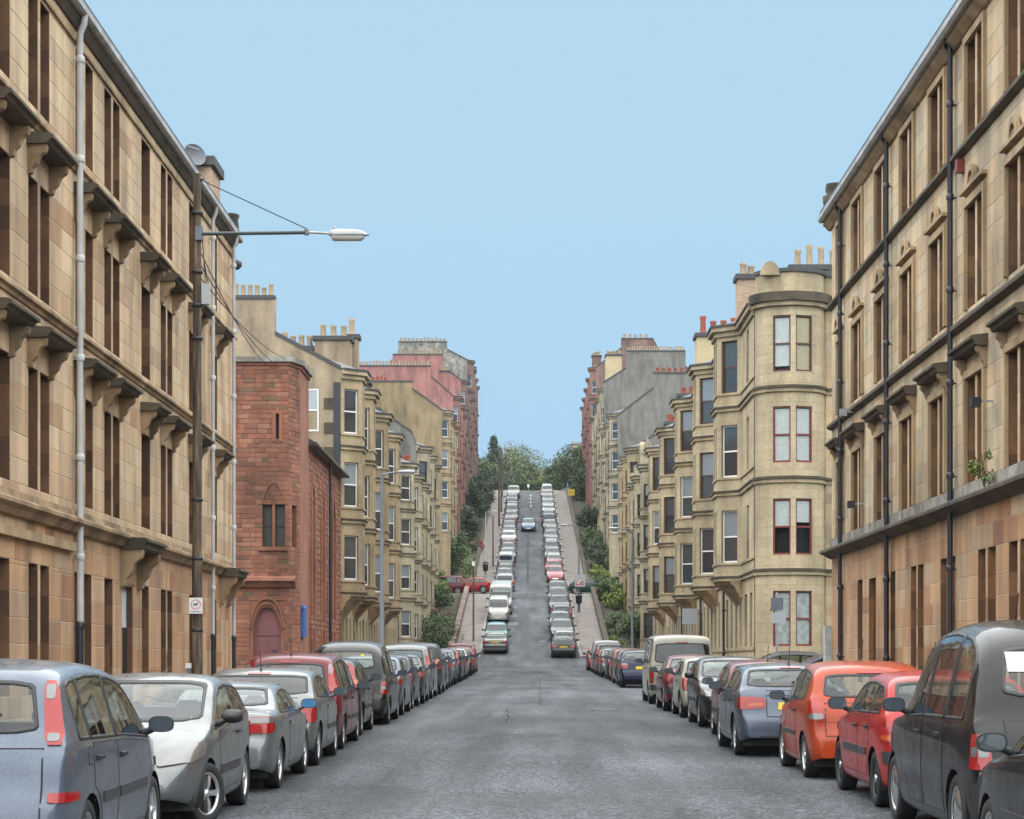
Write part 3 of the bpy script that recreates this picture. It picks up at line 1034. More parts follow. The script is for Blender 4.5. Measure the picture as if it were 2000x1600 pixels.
    for (y, z, m) in ((37.55, 4.75, 'sign_black'), (52.1, 4.0, 'sign_black'), (53.4, 6.5, 'galvanised')):
        mb = MB()
        mb.box(FX - 0.35, FX, y - 0.02, y + 0.02, z + E + 0.03, z + E + 0.07, 'galvanised')
        mb.box(FX - 0.42, FX - 0.24, y - 0.08, y + 0.08, z + E - 0.06, z + E + 0.12, m)
        mb.build('security_lamp', root)
    mb = MB()
    mb.box(FX - 0.16, FX - 0.01, 40.0, 40.2, 9.6 + E, 9.85 + E, 'sash_red')
    mb.build('alarm_box', root)
    return root

near_right()

# ------------------------------------------------------------------ bay-windowed tenements further along
def band(mb, path, s, z0, z1, pr, mat, back=0.0):
    """Moulding that follows a plan path; s tells which side the street is on."""
    n = len(path)
    def nor(a, b):
        dx, dy = b[0] - a[0], b[1] - a[1]
        l = math.hypot(dx, dy)
        return (-s * dy / l, s * dx / l)
    ns = [nor(path[i], path[i + 1]) for i in range(n - 1)]
    off = []
    for i in range(n):
        a = ns[max(0, i - 1)]
        b = ns[min(n - 2, i)]
        mxn, myn = a[0] + b[0], a[1] + b[1]
        k = (mxn * mxn + myn * myn) / 2
        off.append((mxn / k, myn / k))
    f = [(p[0] + o[0] * pr, p[1] + o[1] * pr) for p, o in zip(path, off)]
    b_ = [(p[0] - o[0] * back, p[1] - o[1] * back) for p, o in zip(path, off)]
    rows = [[(p[0], p[1], z0) for p in b_], [(p[0], p[1], z0) for p in f], [(p[0], p[1], z1) for p in f], [(p[0], p[1], z1) for p in b_]]
    mb.grid(rows, mat, False)
    for e in (0, -1):
        mb.face([r[e] for r in rows], mat)

def pots(parent, x0, x1, y, z, n, mat, r=0.11, h=0.5, rng=R):
    k = ('pot', r, h, mat)
    if k not in WM:
        mb = MB()
        mb.lathe([(r * 0.9, 0), (r, h * 0.1), (r * 0.82, h * 0.8), (r * 1.05, h * 0.86), (r * 1.05, h)], (0, 0, 0), mat, 8)
        WM[k] = mb.mesh('chimney_pot')
    w_ = world(parent).translation
    for i in range(n):
        x = x0 + (x1 - x0) * (i + 0.5) / n
        o = put('chimney_pot', WM[k], parent, (x - w_.x, y - w_.y, z - w_.z))
        o.scale = (1, 1, rng.uniform(0.8, 1.25))

def stack(root, x0, x1, y0, y1, z0, z1, mat, n, pot='pot_buff', cap='lead_dark', r=0.15, h=0.45):
    mb = MB()
    x0, x1 = sorted((x0, x1))
    mb.box(x0, x1, y0, y1, z0, z1, mat)
    mb.box(x0 - 0.1, x1 + 0.1, y0 - 0.1, y1 + 0.1, z1 + 0.002, z1 + 0.2, cap)
    o = mb.build('chimney', root)
    pots(o, x0 + 0.1, x1 - 0.1, (y0 + y1) / 2, z1 + 0.2, n, pot, r, h)
    return o

def tenement(label, s, y0, y1, floors, eave, wall_m, trim_m, bays, frame, gable=None, X=FX, bay_from=0, bp=0.9, bc=0.75, bw=3.0, wins_flat=True, frames=None, doors=(), roofx=5.0, ridge=2.4, base=None, parapet=0.0, glass='far', corbel='moulded_stone'):
    """floors: (sill, head) heights above the eye, lowest first; eave likewise; bays: start of each bay along the street."""
    zb = (gz(y0) if base is None else base) - 1.0
    root = thing('tenement', label, 'building', (s * X, y0, gz(y0)))
    def path(with_bays):
        p = [(s * X, y0)]
        if with_bays:
            for b in bays:
                if b > y0 + 0.01:
                    p.append((s * X, b))
                p += [(s * (X - bp), b + bc), (s * (X - bp), b + bw - bc), (s * X, b + bw)]
        p.append((s * X, y1))
        return p
    U0, N0 = (0, 1), (-s, 0)
    P0 = (s * X, 0, 0)
    bounds = [zb] + [f[0] - 0.75 for f in floors[1:]] + [eave + 0.0]
    bounds = [bounds[0]] + [b + E for b in bounds[1:]]
    mb = MB()
    todo = []
    for i, (sl_, hd) in enumerate(floors):
        z0, z1 = bounds[i], bounds[i + 1]
        bb = i >= bay_from
        p = path(bb)
        for a, b in zip(p, p[1:]):
            L = math.hypot(b[0] - a[0], b[1] - a[1])
            if L < 0.02:
                continue
            U = ((b[0] - a[0]) / L, (b[1] - a[1]) / L)
            N = (-s * U[1], s * U[0])
            holes = []
            flat = abs(U[0]) < 0.01 and abs(a[0] - s * X) < 0.01
            if flat:
                if not bb:
                    u = 1.1
                    while u < L - 0.9:
                        yy = a[1] + u
                        isd = any(abs(yy - d) < 0.9 for d in doors)
                        if isd:
                            holes.append((u - 0.5, u + 0.5, gz(yy) + 0.14, 2.2 + E, 'door'))
                        else:
                            holes.append((u - 0.42, u + 0.42, sl_ + E, hd + E, 'win'))
                        u += 1.9
                elif wins_flat and L > 1.5:
                    k = max(1, int(L / 2.6))
                    for q in range(k):
                        u = L * (q + 0.5) / k
                        holes.append((u - 0.42, u + 0.42, sl_ + E, hd + E, 'win'))
            else:
                front = abs(U[0]) < 0.01
                if front:
                    h_ = (L - 0.5) / 2 - 0.12
                    for q in (-1, 1):
                        u = L / 2 + q * (h_ / 2 + 0.1)
                        holes.append((u - h_ / 2, u + h_ / 2, sl_ + E, hd + E, 'win'))
                else:
                    holes.append((0.2, L - 0.2, sl_ + E, hd + E, 'win'))
            wall_holes(mb, (a[0], a[1], 0), U, N, 0, L, z0, z1, holes, 0.2, wall_m, trim_m)
            for h in holes:
                todo.append(((a[0], a[1], 0), U, N, h, i))
    mb.build('wall', root)
    for k, (a, U, N, h, i) in enumerate(todo):
        if h[4] == 'win':
            fr = R.choice(frames) if frames else frame
            window(root, a, U, N, (h[0] + h[1]) / 2, h[2], h[1] - h[0] - 0.004, h[3] - h[2] - 0.004, fr, 0.12, glass, 0.1)
        else:
            m2 = MB()
            uc = (h[0] + h[1]) / 2
            a3 = (a[0] + U[0] * h[0] - N[0] * 0.16, a[1] + U[1] * h[0] - N[1] * 0.16)
            b3 = (a[0] + U[0] * h[1] - N[0] * 0.16, a[1] + U[1] * h[1] - N[1] * 0.16)
            m2.face([(a3[0], a3[1], h[2]), (b3[0], b3[1], h[2]), (b3[0], b3[1], h[3]), (a3[0], a3[1], h[3])], R.choice(('door_black', 'sash_red', 'sash_brown')))
            m2.build('door', root)
    # sills, strings and the eaves cornice follow the bays
    for i, (sl_, hd) in enumerate(floors):
        m2 = MB()
        if i > 0:
            zz = bounds[i]
            band(m2, path(i >= bay_from), s, zz, zz + 0.13, 0.10, trim_m)
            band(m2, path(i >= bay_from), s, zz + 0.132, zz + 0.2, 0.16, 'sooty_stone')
        else:
            band(m2, path(i >= bay_from), s, sl_ + E - 0.14, sl_ + E - 0.02, 0.05, trim_m)
        m2.build('string_course', root)
    for i, (sl_, hd) in enumerate(floors):
        if i >= bay_from and i > 0:
            m2 = MB()
            band(m2, path(True), s, sl_ + E - 0.1, sl_ + E - 0.02, 0.06, trim_m)
            m2.build('sill_course', root)
    m2 = MB()
    pe = path(True)
    band(m2, pe, s, eave - 0.32 + E, eave - 0.12 + E, 0.10, trim_m)
    band(m2, pe, s, eave - 0.118 + E, eave + 0.06 + E, 0.24, trim_m)
    band(m2, pe, s, eave + 0.062 + E, eave + 0.14 + E, 0.30, 'lead_dark', 0.3)
    if parapet:
        band(m2, pe, s, eave + 0.142 + E, eave + parapet + E, 0.02, wall_m, 0.3)
    m2.build('eaves_cornice', root)
    for b in bays:
        if b < y0 - 0.01:
            continue
        A, B_, C_, D = (s * X, b), (s * (X - bp), b + bc), (s * (X - bp), b + bw - bc), (s * X, b + bw)
        m2 = MB()
        m2.face([(p[0], p[1], eave + 0.142 + E) for p in (A, B_, C_, D)], 'lead_dark')
        cx, cy_ = s * (X + 0.6), b + bw / 2
        for p, q in ((A, B_), (B_, C_), (C_, D)):
            m2.face([(p[0], p[1], eave + 0.143 + E), (q[0], q[1], eave + 0.143 + E), (cx, cy_, eave + 0.75 + E)], 'slate')
        if bay_from == 1:
            zz = bounds[1]
            rows = []
            for f, dz in ((1.0, 0.0), (0.93, -0.12), (0.62, -0.3), (0.42, -0.5), (0.12, -0.8), (0.0, -0.95)):
                rows.append([(s * X, b + bw * 0.5 * (1 - f) * 0.5, zz + dz), (s * (X - bp * f), b + bc + (1 - f) * 0.2, zz + dz), (s * (X - bp * f), b + bw - bc - (1 - f) * 0.2, zz + dz), (s * X, b + bw - bw * 0.5 * (1 - f) * 0.5, zz + dz)])
            m2.grid(rows, corbel, False)
            for yy in (b - 0.5, b + bw + 0.25):
                m2.prism([(s * (X - d), yy, zz + dz) for d, dz in scroll(0.45, 0.7)], (0, 0.25, 0), corbel)
        m2.build('bay_roof' if bay_from == 0 else 'bay_corbel', root)
    # roof, rear and gable
    m2 = MB()
    m2.prism([(s * (X + 0.0), y0 + 0.02, eave + 0.05 + E), (s * (X + roofx), y0 + 0.02, eave + ridge + E), (s * (X + roofx * 2), y0 + 0.02, eave + 0.05 + E)], (0, y1 - y0 - 0.04, 0), 'slate')
    m2.build('roof', root)
    m2 = MB()
    xa, xb = sorted((s * (X + 0.35), s * (X + roofx * 2)))
    m2.box(xa, xb, y0 + 0.05, y1 - 0.05, zb, eave + 0.04 + E, 'render_buff' if gable is None else gable['mat'])
    m2.build('rear_wall', root)
    if gable:
        m2 = MB()
        pts = [(s * (X + d), z + E) for d, z in gable['prof']]
        dmax = gable['prof'][-1][0]
        outline = [(s * X, zb)] + pts + [(s * (X + dmax), zb)]
        m2.prism([(x, y0 - 0.02, z) for x, z in outline], (0, 0.45, 0), gable['mat'])
        g = m2.build('gable', root)
        m2 = MB()
        for (a, b) in zip(pts, pts[1:]):
            if abs(a[0] - b[0]) > 0.05:
                m2.prism([(a[0], y0 - 0.08, a[1] + 0.002), (b[0], y0 - 0.08, b[1] + 0.002), (b[0], y0 - 0.08, b[1] + 0.16), (a[0], y0 - 0.08, a[1] + 0.16)], (0, 0.6, 0), 'lead_dark')
        m2.build('coping', g)
        for (d0, d1, zt, n, pm) in gable.get('pots', ()):
            pots(g, *sorted((s * (X + d0), s * (X + d1))), y0 + 0.2, zt + E + 0.15, n, pm, min(0.17, abs(d1 - d0) / n * 0.36), 0.42)
    return root

FL3 = [(1.7, 3.4), (4.8, 6.4), (7.7, 9.4), (10.6, 12.2)]
def up(fl, d):
    return [(a + d, b + d) for a, b in fl]

# left row
L2 = tenement('cream tenement behind the red church, corbelled bays and a buff rendered gable', -1, 92.0, 131.5,
              [(0.2, 2.1), (3.75, 5.75), (7.05, 9.05), (10.35, 12.35)], 13.1, 'ochre_wall', 'cream_trim', [92.0, 98.5, 108.0, 117.5], 'sash_white',
              gable=dict(mat='render_buff', prof=[(0, 13.2), (2.95, 14.75), (2.95, 16.35), (5.6, 16.35), (5.6, 14.75), (9, 13.2)], pots=[(3.0, 5.5, 16.4, 8, 'pot_buff')]), bay_from=1, doors=(104, 114))
window(L2, (0, 91.98, 0), (1, 0), (0, -1), -9.82, 10.4 + E, 0.66, 1.9, 'sash_white', -0.03, ('far_glass_light', 'far_glass_mid'), 0.05)
for (z0, z1) in ((9.2, 9.7), (10.3, 10.8), (11.4, 11.9), (8.0, 8.6)):
    mb = MB()
    mb.box(-9.25, -8.56, 91.95, 91.985, z0 + E, z1 + E, 'sooty_stone')
    mb.build('quoin', L2)
mb = MB()
mb.box(-8.82, -8.5, 91.93, 91.983, 7.5 + E, 12.6 + E, 'pipe_black')
mb.build('quoin_strip', L2)
stack(L2, -8.6, -10.3, 98.0, 99.2, 12.6 + E, 15.45 + E, 'render_buff', 3, h=0.6)
stack(L2, -8.35, -9.0, 99.4, 100.2, 12.6 + E, 15.75 + E, 'render_buff', 1, h=0.7)
stack(L2, -10.3, -12.5, 98.2, 99.0, 13.0 + E, 15.0 + E, 'render_buff', 5, h=0.6)
stack(L2, -8.4, -9.6, 107.0, 108.2, 12.6 + E, 14.6 + E, 'sooty_stone', 1)
stack(L2, -8.6, -10.6, 117.0, 118.5, 12.6 + E, 14.4 + E, 'rubble_pale', 4, 'pot_red')
L3 = tenement('pale grey tenement at the foot of the hill, left side, bush growing at its corner', -1, 133.0, 153.0, FL3, 12.9, 'pale_wall', 'pale_trim', [133.0, 141.5, 148.5], 'sash_white',
              gable=dict(mat='rubble_pale', prof=[(0, 13.0), (2.6, 15.0), (2.6, 17.0), (5, 17.0), (9, 13)], pots=[(2.7, 4.9, 17.0, 6, 'pot_red')]), bw=2.7, base=gz(133))
stack(L3, -8.7, -9.5, 150.6, 151.5, 12.5 + E, 14.6 + E, 'sooty_stone', 2, 'pot_red')
L3b = tenement('grey tenement with plain render gable just below the left cross street', -1, 153.05, 176.5, up(FL3, 3.0), 16.2, 'pale_wall', 'pale_trim', [154.0, 161.0, 168.5], 'sash_dark',
               gable=dict(mat='render_grey', prof=[(0, 16.3), (0.3, 17.2), (3.4, 19.3), (3.4, 20.3), (9, 20.3), (9, 16)], pots=[]), bw=2.7, frames=('sash_dark', 'sash_white'), base=gz(153))
L4 = tenement('tan tenement with big mustard rendered gable above the left cross street', -1, 194.0, 221.0, up(FL3, 10.9), 23.9, 'ochre_wall', 'cream_trim', [194.5, 202.5, 210.5], 'sash_white',
              gable=dict(mat='render_mustard', prof=[(-0.2, 23.9), (2.6, 25.9), (2.6, 26.6), (9, 26.6), (9, 23)], pots=[(5.0, 8.5, 26.6, 9, 'pot_red')]), bw=2.8, base=gz(194))
L5 = tenement('pink sandstone tenement with stepped pink gable, left side high on the hill', -1, 221.05, 246.0, up(FL3, 15.6), 28.8, 'rose_wall', 'rose_trim', [221.5, 229.5, 238.0], 'sash_white',
              gable=dict(mat='render_pink', prof=[(-0.2, 28.8), (2.2, 30.9), (2.2, 32.0), (10, 32.0), (10, 28)], pots=[(2.3, 10, 32.0, 22, 'pot_buff')]), bw=2.8, base=gz(221))
stack(L5, -8.7, -9.7, 221.6, 222.4, 29 + E, 31.5 + E, 'render_pink', 3)
L6 = tenement('plum sandstone tenement between the pink one and the crest on the left', -1, 246.05, 272.0, up(FL3, 20.6), 34.0, 'plum_wall', 'plum_trim', [246.5, 255.0, 263.5], 'sash_white',
              gable=dict(mat='render_pink', prof=[(-0.2, 34.0), (2.0, 35.6), (2.0, 37.0), (8, 37.0), (8, 33)], pots=[(2.1, 7.5, 37.0, 16, 'pot_buff')]), bw=2.8, base=gz(246))
L7 = tenement('plum sandstone tenement at the crest of the hill, left side, thin corner chimney', -1, 272.05, 301.0, up(FL3, 26.2), 40.2, 'plum_wall', 'plum_trim', [272.5, 281.0, 290.0, 297.9], 'sash_white',
              gable=dict(mat='rubble_pale', prof=[(-0.2, 40.2), (2.5, 41.6), (2.5, 42.6), (9, 42.6), (9, 40)], pots=[(2.6, 8.9, 42.6, 12, 'pot_buff')]), bw=2.8, base=gz(272))
stack(L7, -7.9, -8.6, 298.5, 299.3, 40 + E, 43.0 + E, 'pale_trim', 1)
# right row
R3 = tenement('pale grey tenement at the foot of the hill, right side, with carved parapet', 1, 139.0, 158.0, FL3, 13.4, 'pale_wall', 'pale_trim', [139.0, 147.5, 153.5], 'sash_dark',
              gable=dict(mat='rubble_pale', prof=[(0, 13.6), (1.6, 15.4), (4.5, 17.6), (4.5, 18.4), (9, 18.4), (9, 13)], pots=[(4.6, 8.5, 18.4, 6, 'pot_red')]), bw=2.8, parapet=0.9, base=gz(139))
mb = MB()
for q in (-1, 1):
    mb.lathe([(0.12, 0), (0.16, 0.3), (0.1, 0.5), (0.16, 0.7), (0.05, 1.1)], (8.0, 140.4 + q * 1.1, 14.2 + E), 'pale_trim', 8)
mb.prism([(7.55, 140.4 + 0.7 * cos(pi * k / 8), 14.25 + E + 0.9 * sin(pi * k / 8)) for k in range(9)], (0.3, 0, 0), 'pale_trim')
mb.prism([(8.0 + 0.4 * cos(pi * k / 8), 139.25, 14.25 + E + 0.8 * sin(pi * k / 8)) for k in range(9)], (0, 0.3, 0), 'pale_trim')
mb.build('parapet_crest', R3)
R3b = tenement('brown stone tenement just below the right cross street with red door surround', 1, 158.05, 177.0, up(FL3, 3.4), 16.6, 'ochre_wall', 'cream_trim', [158.5, 165.5, 172.0], 'sash_brown',
               gable=dict(mat='render_grey', prof=[(0, 16.8), (4.0, 19.6), (4.0, 20.3), (9, 20.3), (9, 16)], pots=[(4.1, 8, 20.3, 5, 'pot_red')]), bw=2.7, frames=('sash_brown', 'sash_dark'), base=gz(158))
R4 = tenement('pale stone tenement with long grey gable above the right cross street', 1, 194.0, 221.0, up(FL3, 10.7), 23.6, 'pale_wall', 'pale_trim', [194.5, 202.5, 210.5], 'sash_white',
              gable=dict(mat='render_grey', prof=[(-0.2, 23.4), (3.2, 26.0), (3.2, 27.4), (9, 27.4), (9, 23)], pots=[(3.3, 9, 27.4, 10, 'pot_red')]), bw=2.8, base=gz(194))
R5 = tenement('stone tenement with broad grey gable and a long row of chimney pots', 1, 221.05, 254.0, up(FL3, 15.4), 29.6, 'pale_wall', 'pale_trim', [221.5, 230.0, 238.5, 247.0], 'sash_white',
              gable=dict(mat='render_grey', prof=[(-0.6, 30.2), (1.9, 31.8), (1.9, 33.6), (8.3, 33.6), (8.3, 31.9), (12, 29.6)], pots=[(1.95, 8.2, 33.6, 24, 'pot_buff')]), bw=2.8, base=gz(221))
stack(R5, 8.6, 10.4, 232.0, 234.0, 30 + E, 34.8 + E, 'render_cream', 6)
R6 = tenement('red sandstone tenement at the crest of the hill on the right', 1, 258.0, 303.0, up(FL3, 23.4), 37.2, 'rose_wall', 'rose_trim', [258.2, 268.0, 278.0, 288.0, 298.0], 'sash_white',
              gable=dict(mat='plum_wall', prof=[(-0.2, 37.2), (3.0, 39.6), (3.0, 40.8), (7, 40.8), (9, 37)], pots=[(3.1, 6.5, 40.8, 5, 'pot_buff')]), bw=2.9, base=gz(258))
stack(R6, 8.2, 9.4, 270.0, 271.2, 37 + E, 40.4 + E, 'plum_wall', 4)

# the bow-cornered tenement on the right
R2F = [(0.63, 2.7), (4.05, 6.15), (7.5, 9.6), (10.9, 13.0)]
R2 = tenement('cream tenement on the right corner with a rounded bow of paired windows', 1, 77.6, 137.6,
              R2F, 13.5, 'cream_wall', 'cream_trim', [82.3, 93.0, 105.0, 118.0, 129.0], 'sash_brown', gable=None, bay_from=1, doors=(90, 102, 114, 126), frames=('sash_brown', 'sash_brown', 'sash_white'), bw=3.2)
def bow():
    s = 1
    zb = gz(76) - 0.8
    Yw = 77.6
    # plan of the end: flat wall, rounded bow with a nearly flat front, small quarter round to the street
    x0, x1 = 8.62, 11.05
    yf = 76.55
    arcp = lambda q: (9.83 - 1.31 * cos(radians(q)), Yw + 0.1 - 1.25 * sin(radians(q)))
    pl = [(8.5, Yw + 0.3)] + [arcp(q) for q in (8, 18, 28, 38, 47, 55, 86.5, 93.5, 125, 133, 142, 152, 163, 172)] + [(11.14, Yw), (12.2, Yw), (14.5, Yw)]
    bounds = [zb] + [f[0] - 0.75 + E for f in R2F[1:]] + [13.35 + E]
    mb = MB()
    todo = []
    bl = [('blind_white', 0.75), ('blind_white', 0.8), ('blind_white', 0.45), ('blind_white', 0.45), ('blind_cream', 0.95)]
    for i, (sl_, hd) in enumerate(R2F):
        for k, (a, b) in enumerate(zip(pl, pl[1:])):
            L = math.hypot(b[0] - a[0], b[1] - a[1])
            U = ((b[0] - a[0]) / L, (b[1] - a[1]) / L)
            N = (U[1], -U[0])
            holes = [(0.02, L - 0.02, sl_ + E, hd + E)] if k in (6, 8) else []
            wall_holes(mb, (a[0], a[1], 0), U, N, 0, L, bounds[i], bounds[i + 1], holes, 0.2, 'cream_wall', 'cream_trim')
            for h in holes:
                todo.append((a, U, N, h, i, k))
    mb.build('bow_wall', R2)
    for (a, U, N, h, i, k) in todo:
        if i == 3:
            b = ('blind_white', 0.9) if k == 6 else ('blind_cream', 0.97)
        elif i == 2:
            b = ('blind_white', 0.96)
        elif i == 1:
            b = ('blind_white', 0.5) if k == 6 else ('blind_white', 0.42)
        else:
            b = ('curtain_white', 0.98)
        window(R2, (a[0], a[1], 0), U, N, (h[0] + h[1]) / 2, h[2], h[1] - h[0] - 0.004, h[3] - h[2] - 0.004, 'sash_red' if i < 3 else 'sash_brown', 0.05, 'window_glass', 0.3, b)
    pl2 = pl[1:]
    for i in range(1, 4):
        m2 = MB()
        band(m2, pl2, -1, bounds[i], bounds[i] + 0.14, 0.09, 'cream_trim')
        band(m2, pl2, -1, bounds[i] + 0.142, bounds[i] + 0.24, 0.15, 'sooty_stone')
        m2.build('string_course', R2)
    m2 = MB()
    band(m2, pl2, -1, 13.36 + E, 13.52 + E, 0.16, 'cream_trim', 0.3)
    band(m2, pl2, -1, 13.522 + E, 13.86 + E, 0.27, 'sooty_stone', 0.3)
    band(m2, pl2, -1, 13.862 + E, 14.62 + E, 0.0, 'cream_wall', 0.35)
    band(m2, pl2, -1, 14.622 + E, 14.76 + E, 0.08, 'lead_dark', 0.4)
    m2.prism([(8.98 + 0.36 * cos(pi * k / 10), yf - 0.03, 14.5 + E + 0.52 * sin(pi * k / 10)) for k in range(11)], (0, 0.3, 0), 'cream_trim')
    m2.build('parapet', R2)
    m2 = MB()
    m2.box(8.8, 14.4, 77.65, 79.5, 13.3 + E, 13.9 + E, 'lead_dark')
    m2.build('flat_roof', R2)
    stack(R2, 10.1, 13.5, 79.2, 80.4, 13.5 + E, 15.2 + E, 'brick_orange', 7, h=0.75, r=0.13)
    stack(R2, 8.45, 9.3, 83.2, 84.2, 13.5 + E, 15.6 + E, 'brick_orange', 2, h=0.5)
    stack(R2, 8.5, 10.8, 104.2, 105.6, 13.5 + E, 16.6 + E, 'render_cream', 4, 'pot_red', h=0.8, r=0.16)
    stack(R2, 8.5, 9.6, 117.0, 118.0, 13.5 + E, 15.2 + E, 'sooty_stone', 2, 'pot_red')
    stack(R2, 8.5, 9.6, 128.0, 129.0, 13.5 + E, 14.9 + E, 'sooty_stone', 3, 'pot_red')
    for y in (88.5, 100.5, 113):
        downpipe(R2, 1, FX, y, gz(y), 3.2 + E, 0.055, ('pipe_black', 'pipe_black'))
    # stones that still show on the flat end wall
    wall = MB()
    wall.box(11.2, 14.4, Yw - 0.03, Yw - 0.004, gz(77), 13.3 + E, 'mortar')
    wo = wall.build('end_wall', R2)
    block_facade(R2, wo, (0, Yw - 0.03, 0), (1, 0), (0, -1), 11.2, 14.4, [gz(77), 3.3 + E, 6.8 + E, 10.2 + E, 13.3 + E], [], lambda z, c: 'grey_ashlar', 0.4, (0.4, 0.9), indiv=120)
    mb = MB()
    mb.tube([(8.05, 96, 2.3 + E), (8.05, 96, 0)], 0.03, 'sash_red', 6)
bow()

# ------------------------------------------------------------------ red church
def church():
    root = thing('church', 'red sandstone church with faceted corner turret and pointed mauve door', 'church', (-9.5, 74, gz(74)))
    zb = gz(74) - 0.6
    YF = 74.0
    zt = 10.75 + E
    P, U, N = (0, YF, 0), (1, 0), (0, -1)
    rng = random.Random(3)
    holes = [(-10.12, -8.88, zb, 2.25 + E), (-9.66, -9.28, 4.2 + E, 5.7 + E), (-9.16, -8.78 - 0.06, 4.2 + E, 5.7 + E), (-9.18, -9.06, 8.1 + E, 9.0 + E)]
    holes[1] = (-9.67, -9.30, 4.2 + E, 5.72 + E)
    holes[2] = (-9.22, -8.85, 4.2 + E, 5.72 + E)
    mb = MB()
    xr = -8.72
    wall_holes(mb, P, U, N, -13.5, xr, zb, zt, holes, 0.3, 'red_mortar', 'red_dressed')
    # canted face and short street face of the turret
    ca, cb = (xr, YF), (-8.42, 75.0)
    L = math.hypot(cb[0] - ca[0], cb[1] - ca[1])
    U2 = ((cb[0] - ca[0]) / L, (cb[1] - ca[1]) / L)
    N2 = (U2[1], -U2[0])
    h2 = [(0.3, 0.72, 4.2 + E, 5.72 + E)]
    wall_holes(mb, (*ca, 0), U2, N2, 0, L, zb, zt, h2, 0.3, 'red_mortar', 'red_dressed')
    wall_holes(mb, (cb[0], cb[1], 0), (0, 1), (1, 0), 0, 1.0, zb, zt, [], 0.3, 'red_mortar', 'red_dressed')
    wall = mb.build('turret_wall', root)
    keys = sorted({zb, zt, *[h[2] for h in holes], *[h[3] for h in holes], 2.75 + E, 3.1 + E})
    # dressed margins beside the openings, rubble between
    block_facade(root, wall, P, U, N, -11.6, xr, keys, holes, lambda z, c: 'red_rubble', 0.165, (0.18, 0.55), 0.012, 300, 0.006, 0.016, rng)
    block_facade(root, wall, (*ca, 0), U2, N2, 0, L, [zb, 4.2 + E, 5.72 + E, zt], h2, lambda z, c: 'red_rubble', 0.165, (0.18, 0.45), 0.012, 0, 0.006, 0.016, rng)
    # pointed door surround
    cx, hw, sp_, ap = -9.5, 0.62, 1.25 + E, 2.22 + E
    def arch(w, top, n=7):
        l, r_ = [], []
        for k in range(n + 1):
            t = k / n
            l.append((cx - w * (1 - t) ** 0.62 if t < 1 else cx, sp_ + (top - sp_) * (1 - (1 - t) ** 1.7)))
        r_ = [(2 * cx - x, z) for x, z in l[::-1]]
        return l + r_[1:]
    inner = arch(0.5, 2.02 + E)
    m2 = MB()
    top = 2.25 + E
    left = [(cx - 0.62, zb), (cx - 0.62, top), (cx, top)] + inner[:8][::-1] + [(cx - 0.5, zb)]
    right = [(2 * cx - x, z) for x, z in left]
    m2.prism([(x, YF + 0.02, z) for x, z in left], (0, 0.26, 0), 'red_dressed')
    m2.prism([(x, YF + 0.02, z) for x, z in right], (0, 0.26, 0), 'red_dressed')
    for w_, t_, yy in ((0.62, 2.3 + E, YF - 0.06), (0.54, 2.12 + E, YF - 0.03)):
        o_p = arch(w_ + 0.07, t_ + 0.08)
        i_p = arch(w_, t_)
        m2.prism([(x, yy, z) for x, z in o_p + i_p[::-1]], (0, 0.1, 0), 'red_dressed')
    m2.build('door_arch', root)
    m2 = MB()
    m2.box(cx - 0.56, cx - 0.004, YF + 0.2, YF + 0.26, zb, 1.02 + E, 'door_mauve')
    m2.box(cx + 0.004, cx + 0.56, YF + 0.2, YF + 0.26, zb, 1.02 + E, 'door_mauve')
    m2.box(cx - 0.56, cx + 0.56, YF + 0.19, YF + 0.26, 1.03 + E, 2.2 + E, 'door_mauve')
    m2.box(cx - 0.56, cx + 0.56, YF + 0.17, YF + 0.24, 0.99 + E, 1.05 + E, 'door_mauve')
    dr = m2.build('door', root)
    m2 = MB()
    m2.box(cx + 0.15, cx + 0.36, YF + 0.185, YF + 0.2, 0.02 + E, 0.22 + E, 'hoarding_dark')
    m2.box(cx + 0.14, cx + 0.34, YF + 0.185, YF + 0.2, 0.38 + E, 0.48 + E, 'hoarding_dark')
    m2.build('notice_plate', dr)
    # moulded shelf over the door, window head tracery, slit surround
    m2 = MB()
    m2.prism([(-10.5, YF - d, z + E) for d, z in ((0, 3.15), (0.30, 3.06), (0.34, 2.96), (0.22, 2.86), (0.14, 2.74), (0, 2.68))], (2.05, 0, 0), 'red_dressed')
    m2.build('moulded_ledge', root)
    m2 = MB()
    for w_, zt_, yy in ((0.50, 6.6, 0.05), (0.36, 6.3, 0.035)):
        pts = []
        for k in range(13):
            t = k / 12
            x = -0.5 + t
            pts.append((-9.26 + x * 2 * w_, 5.74 + (zt_ - 5.74) * (1 - abs(2 * t - 1) ** 1.8)))
        ins = [(-9.26 + (x + 9.26) * 0.88, 5.74 + (z - 5.74) * 0.9) for x, z in pts]
        m2.prism([(x, YF - yy, z + E) for x, z in pts + ins[::-1]], (0, 0.1, 0), 'red_dressed')
    m2.box(-9.3 - 0.003, -9.22 + 0.003, YF - 0.04, YF + 0.2, 4.2 + E, 5.72 + E, 'red_dressed')
    m2.box(-9.8, -8.74, YF - 0.08, YF + 0.05, 4.06 + E, 4.198 + E, 'red_dressed')
    m2.build('window_tracery', root)
    for (a, b) in ((-9.67, -9.30), (-9.22, -8.85)):
        window(root, P, U, N, (a + b) / 2, 4.2 + E, b - a - 0.004, 1.51, 'sash_dark', 0.16, ('leaded_glass', 'leaded_glass'), 0.1)
    window(root, (*ca, 0), U2, N2, 0.51, 4.2 + E, 0.41, 1.51, 'sash_dark', 0.16, ('leaded_glass', 'leaded_glass'), 0.1)
    m2 = MB()
    m2.box(-9.3, -9.185, YF - 0.06, YF + 0.02, 8.0 + E, 9.1 + E, 'red_dressed')
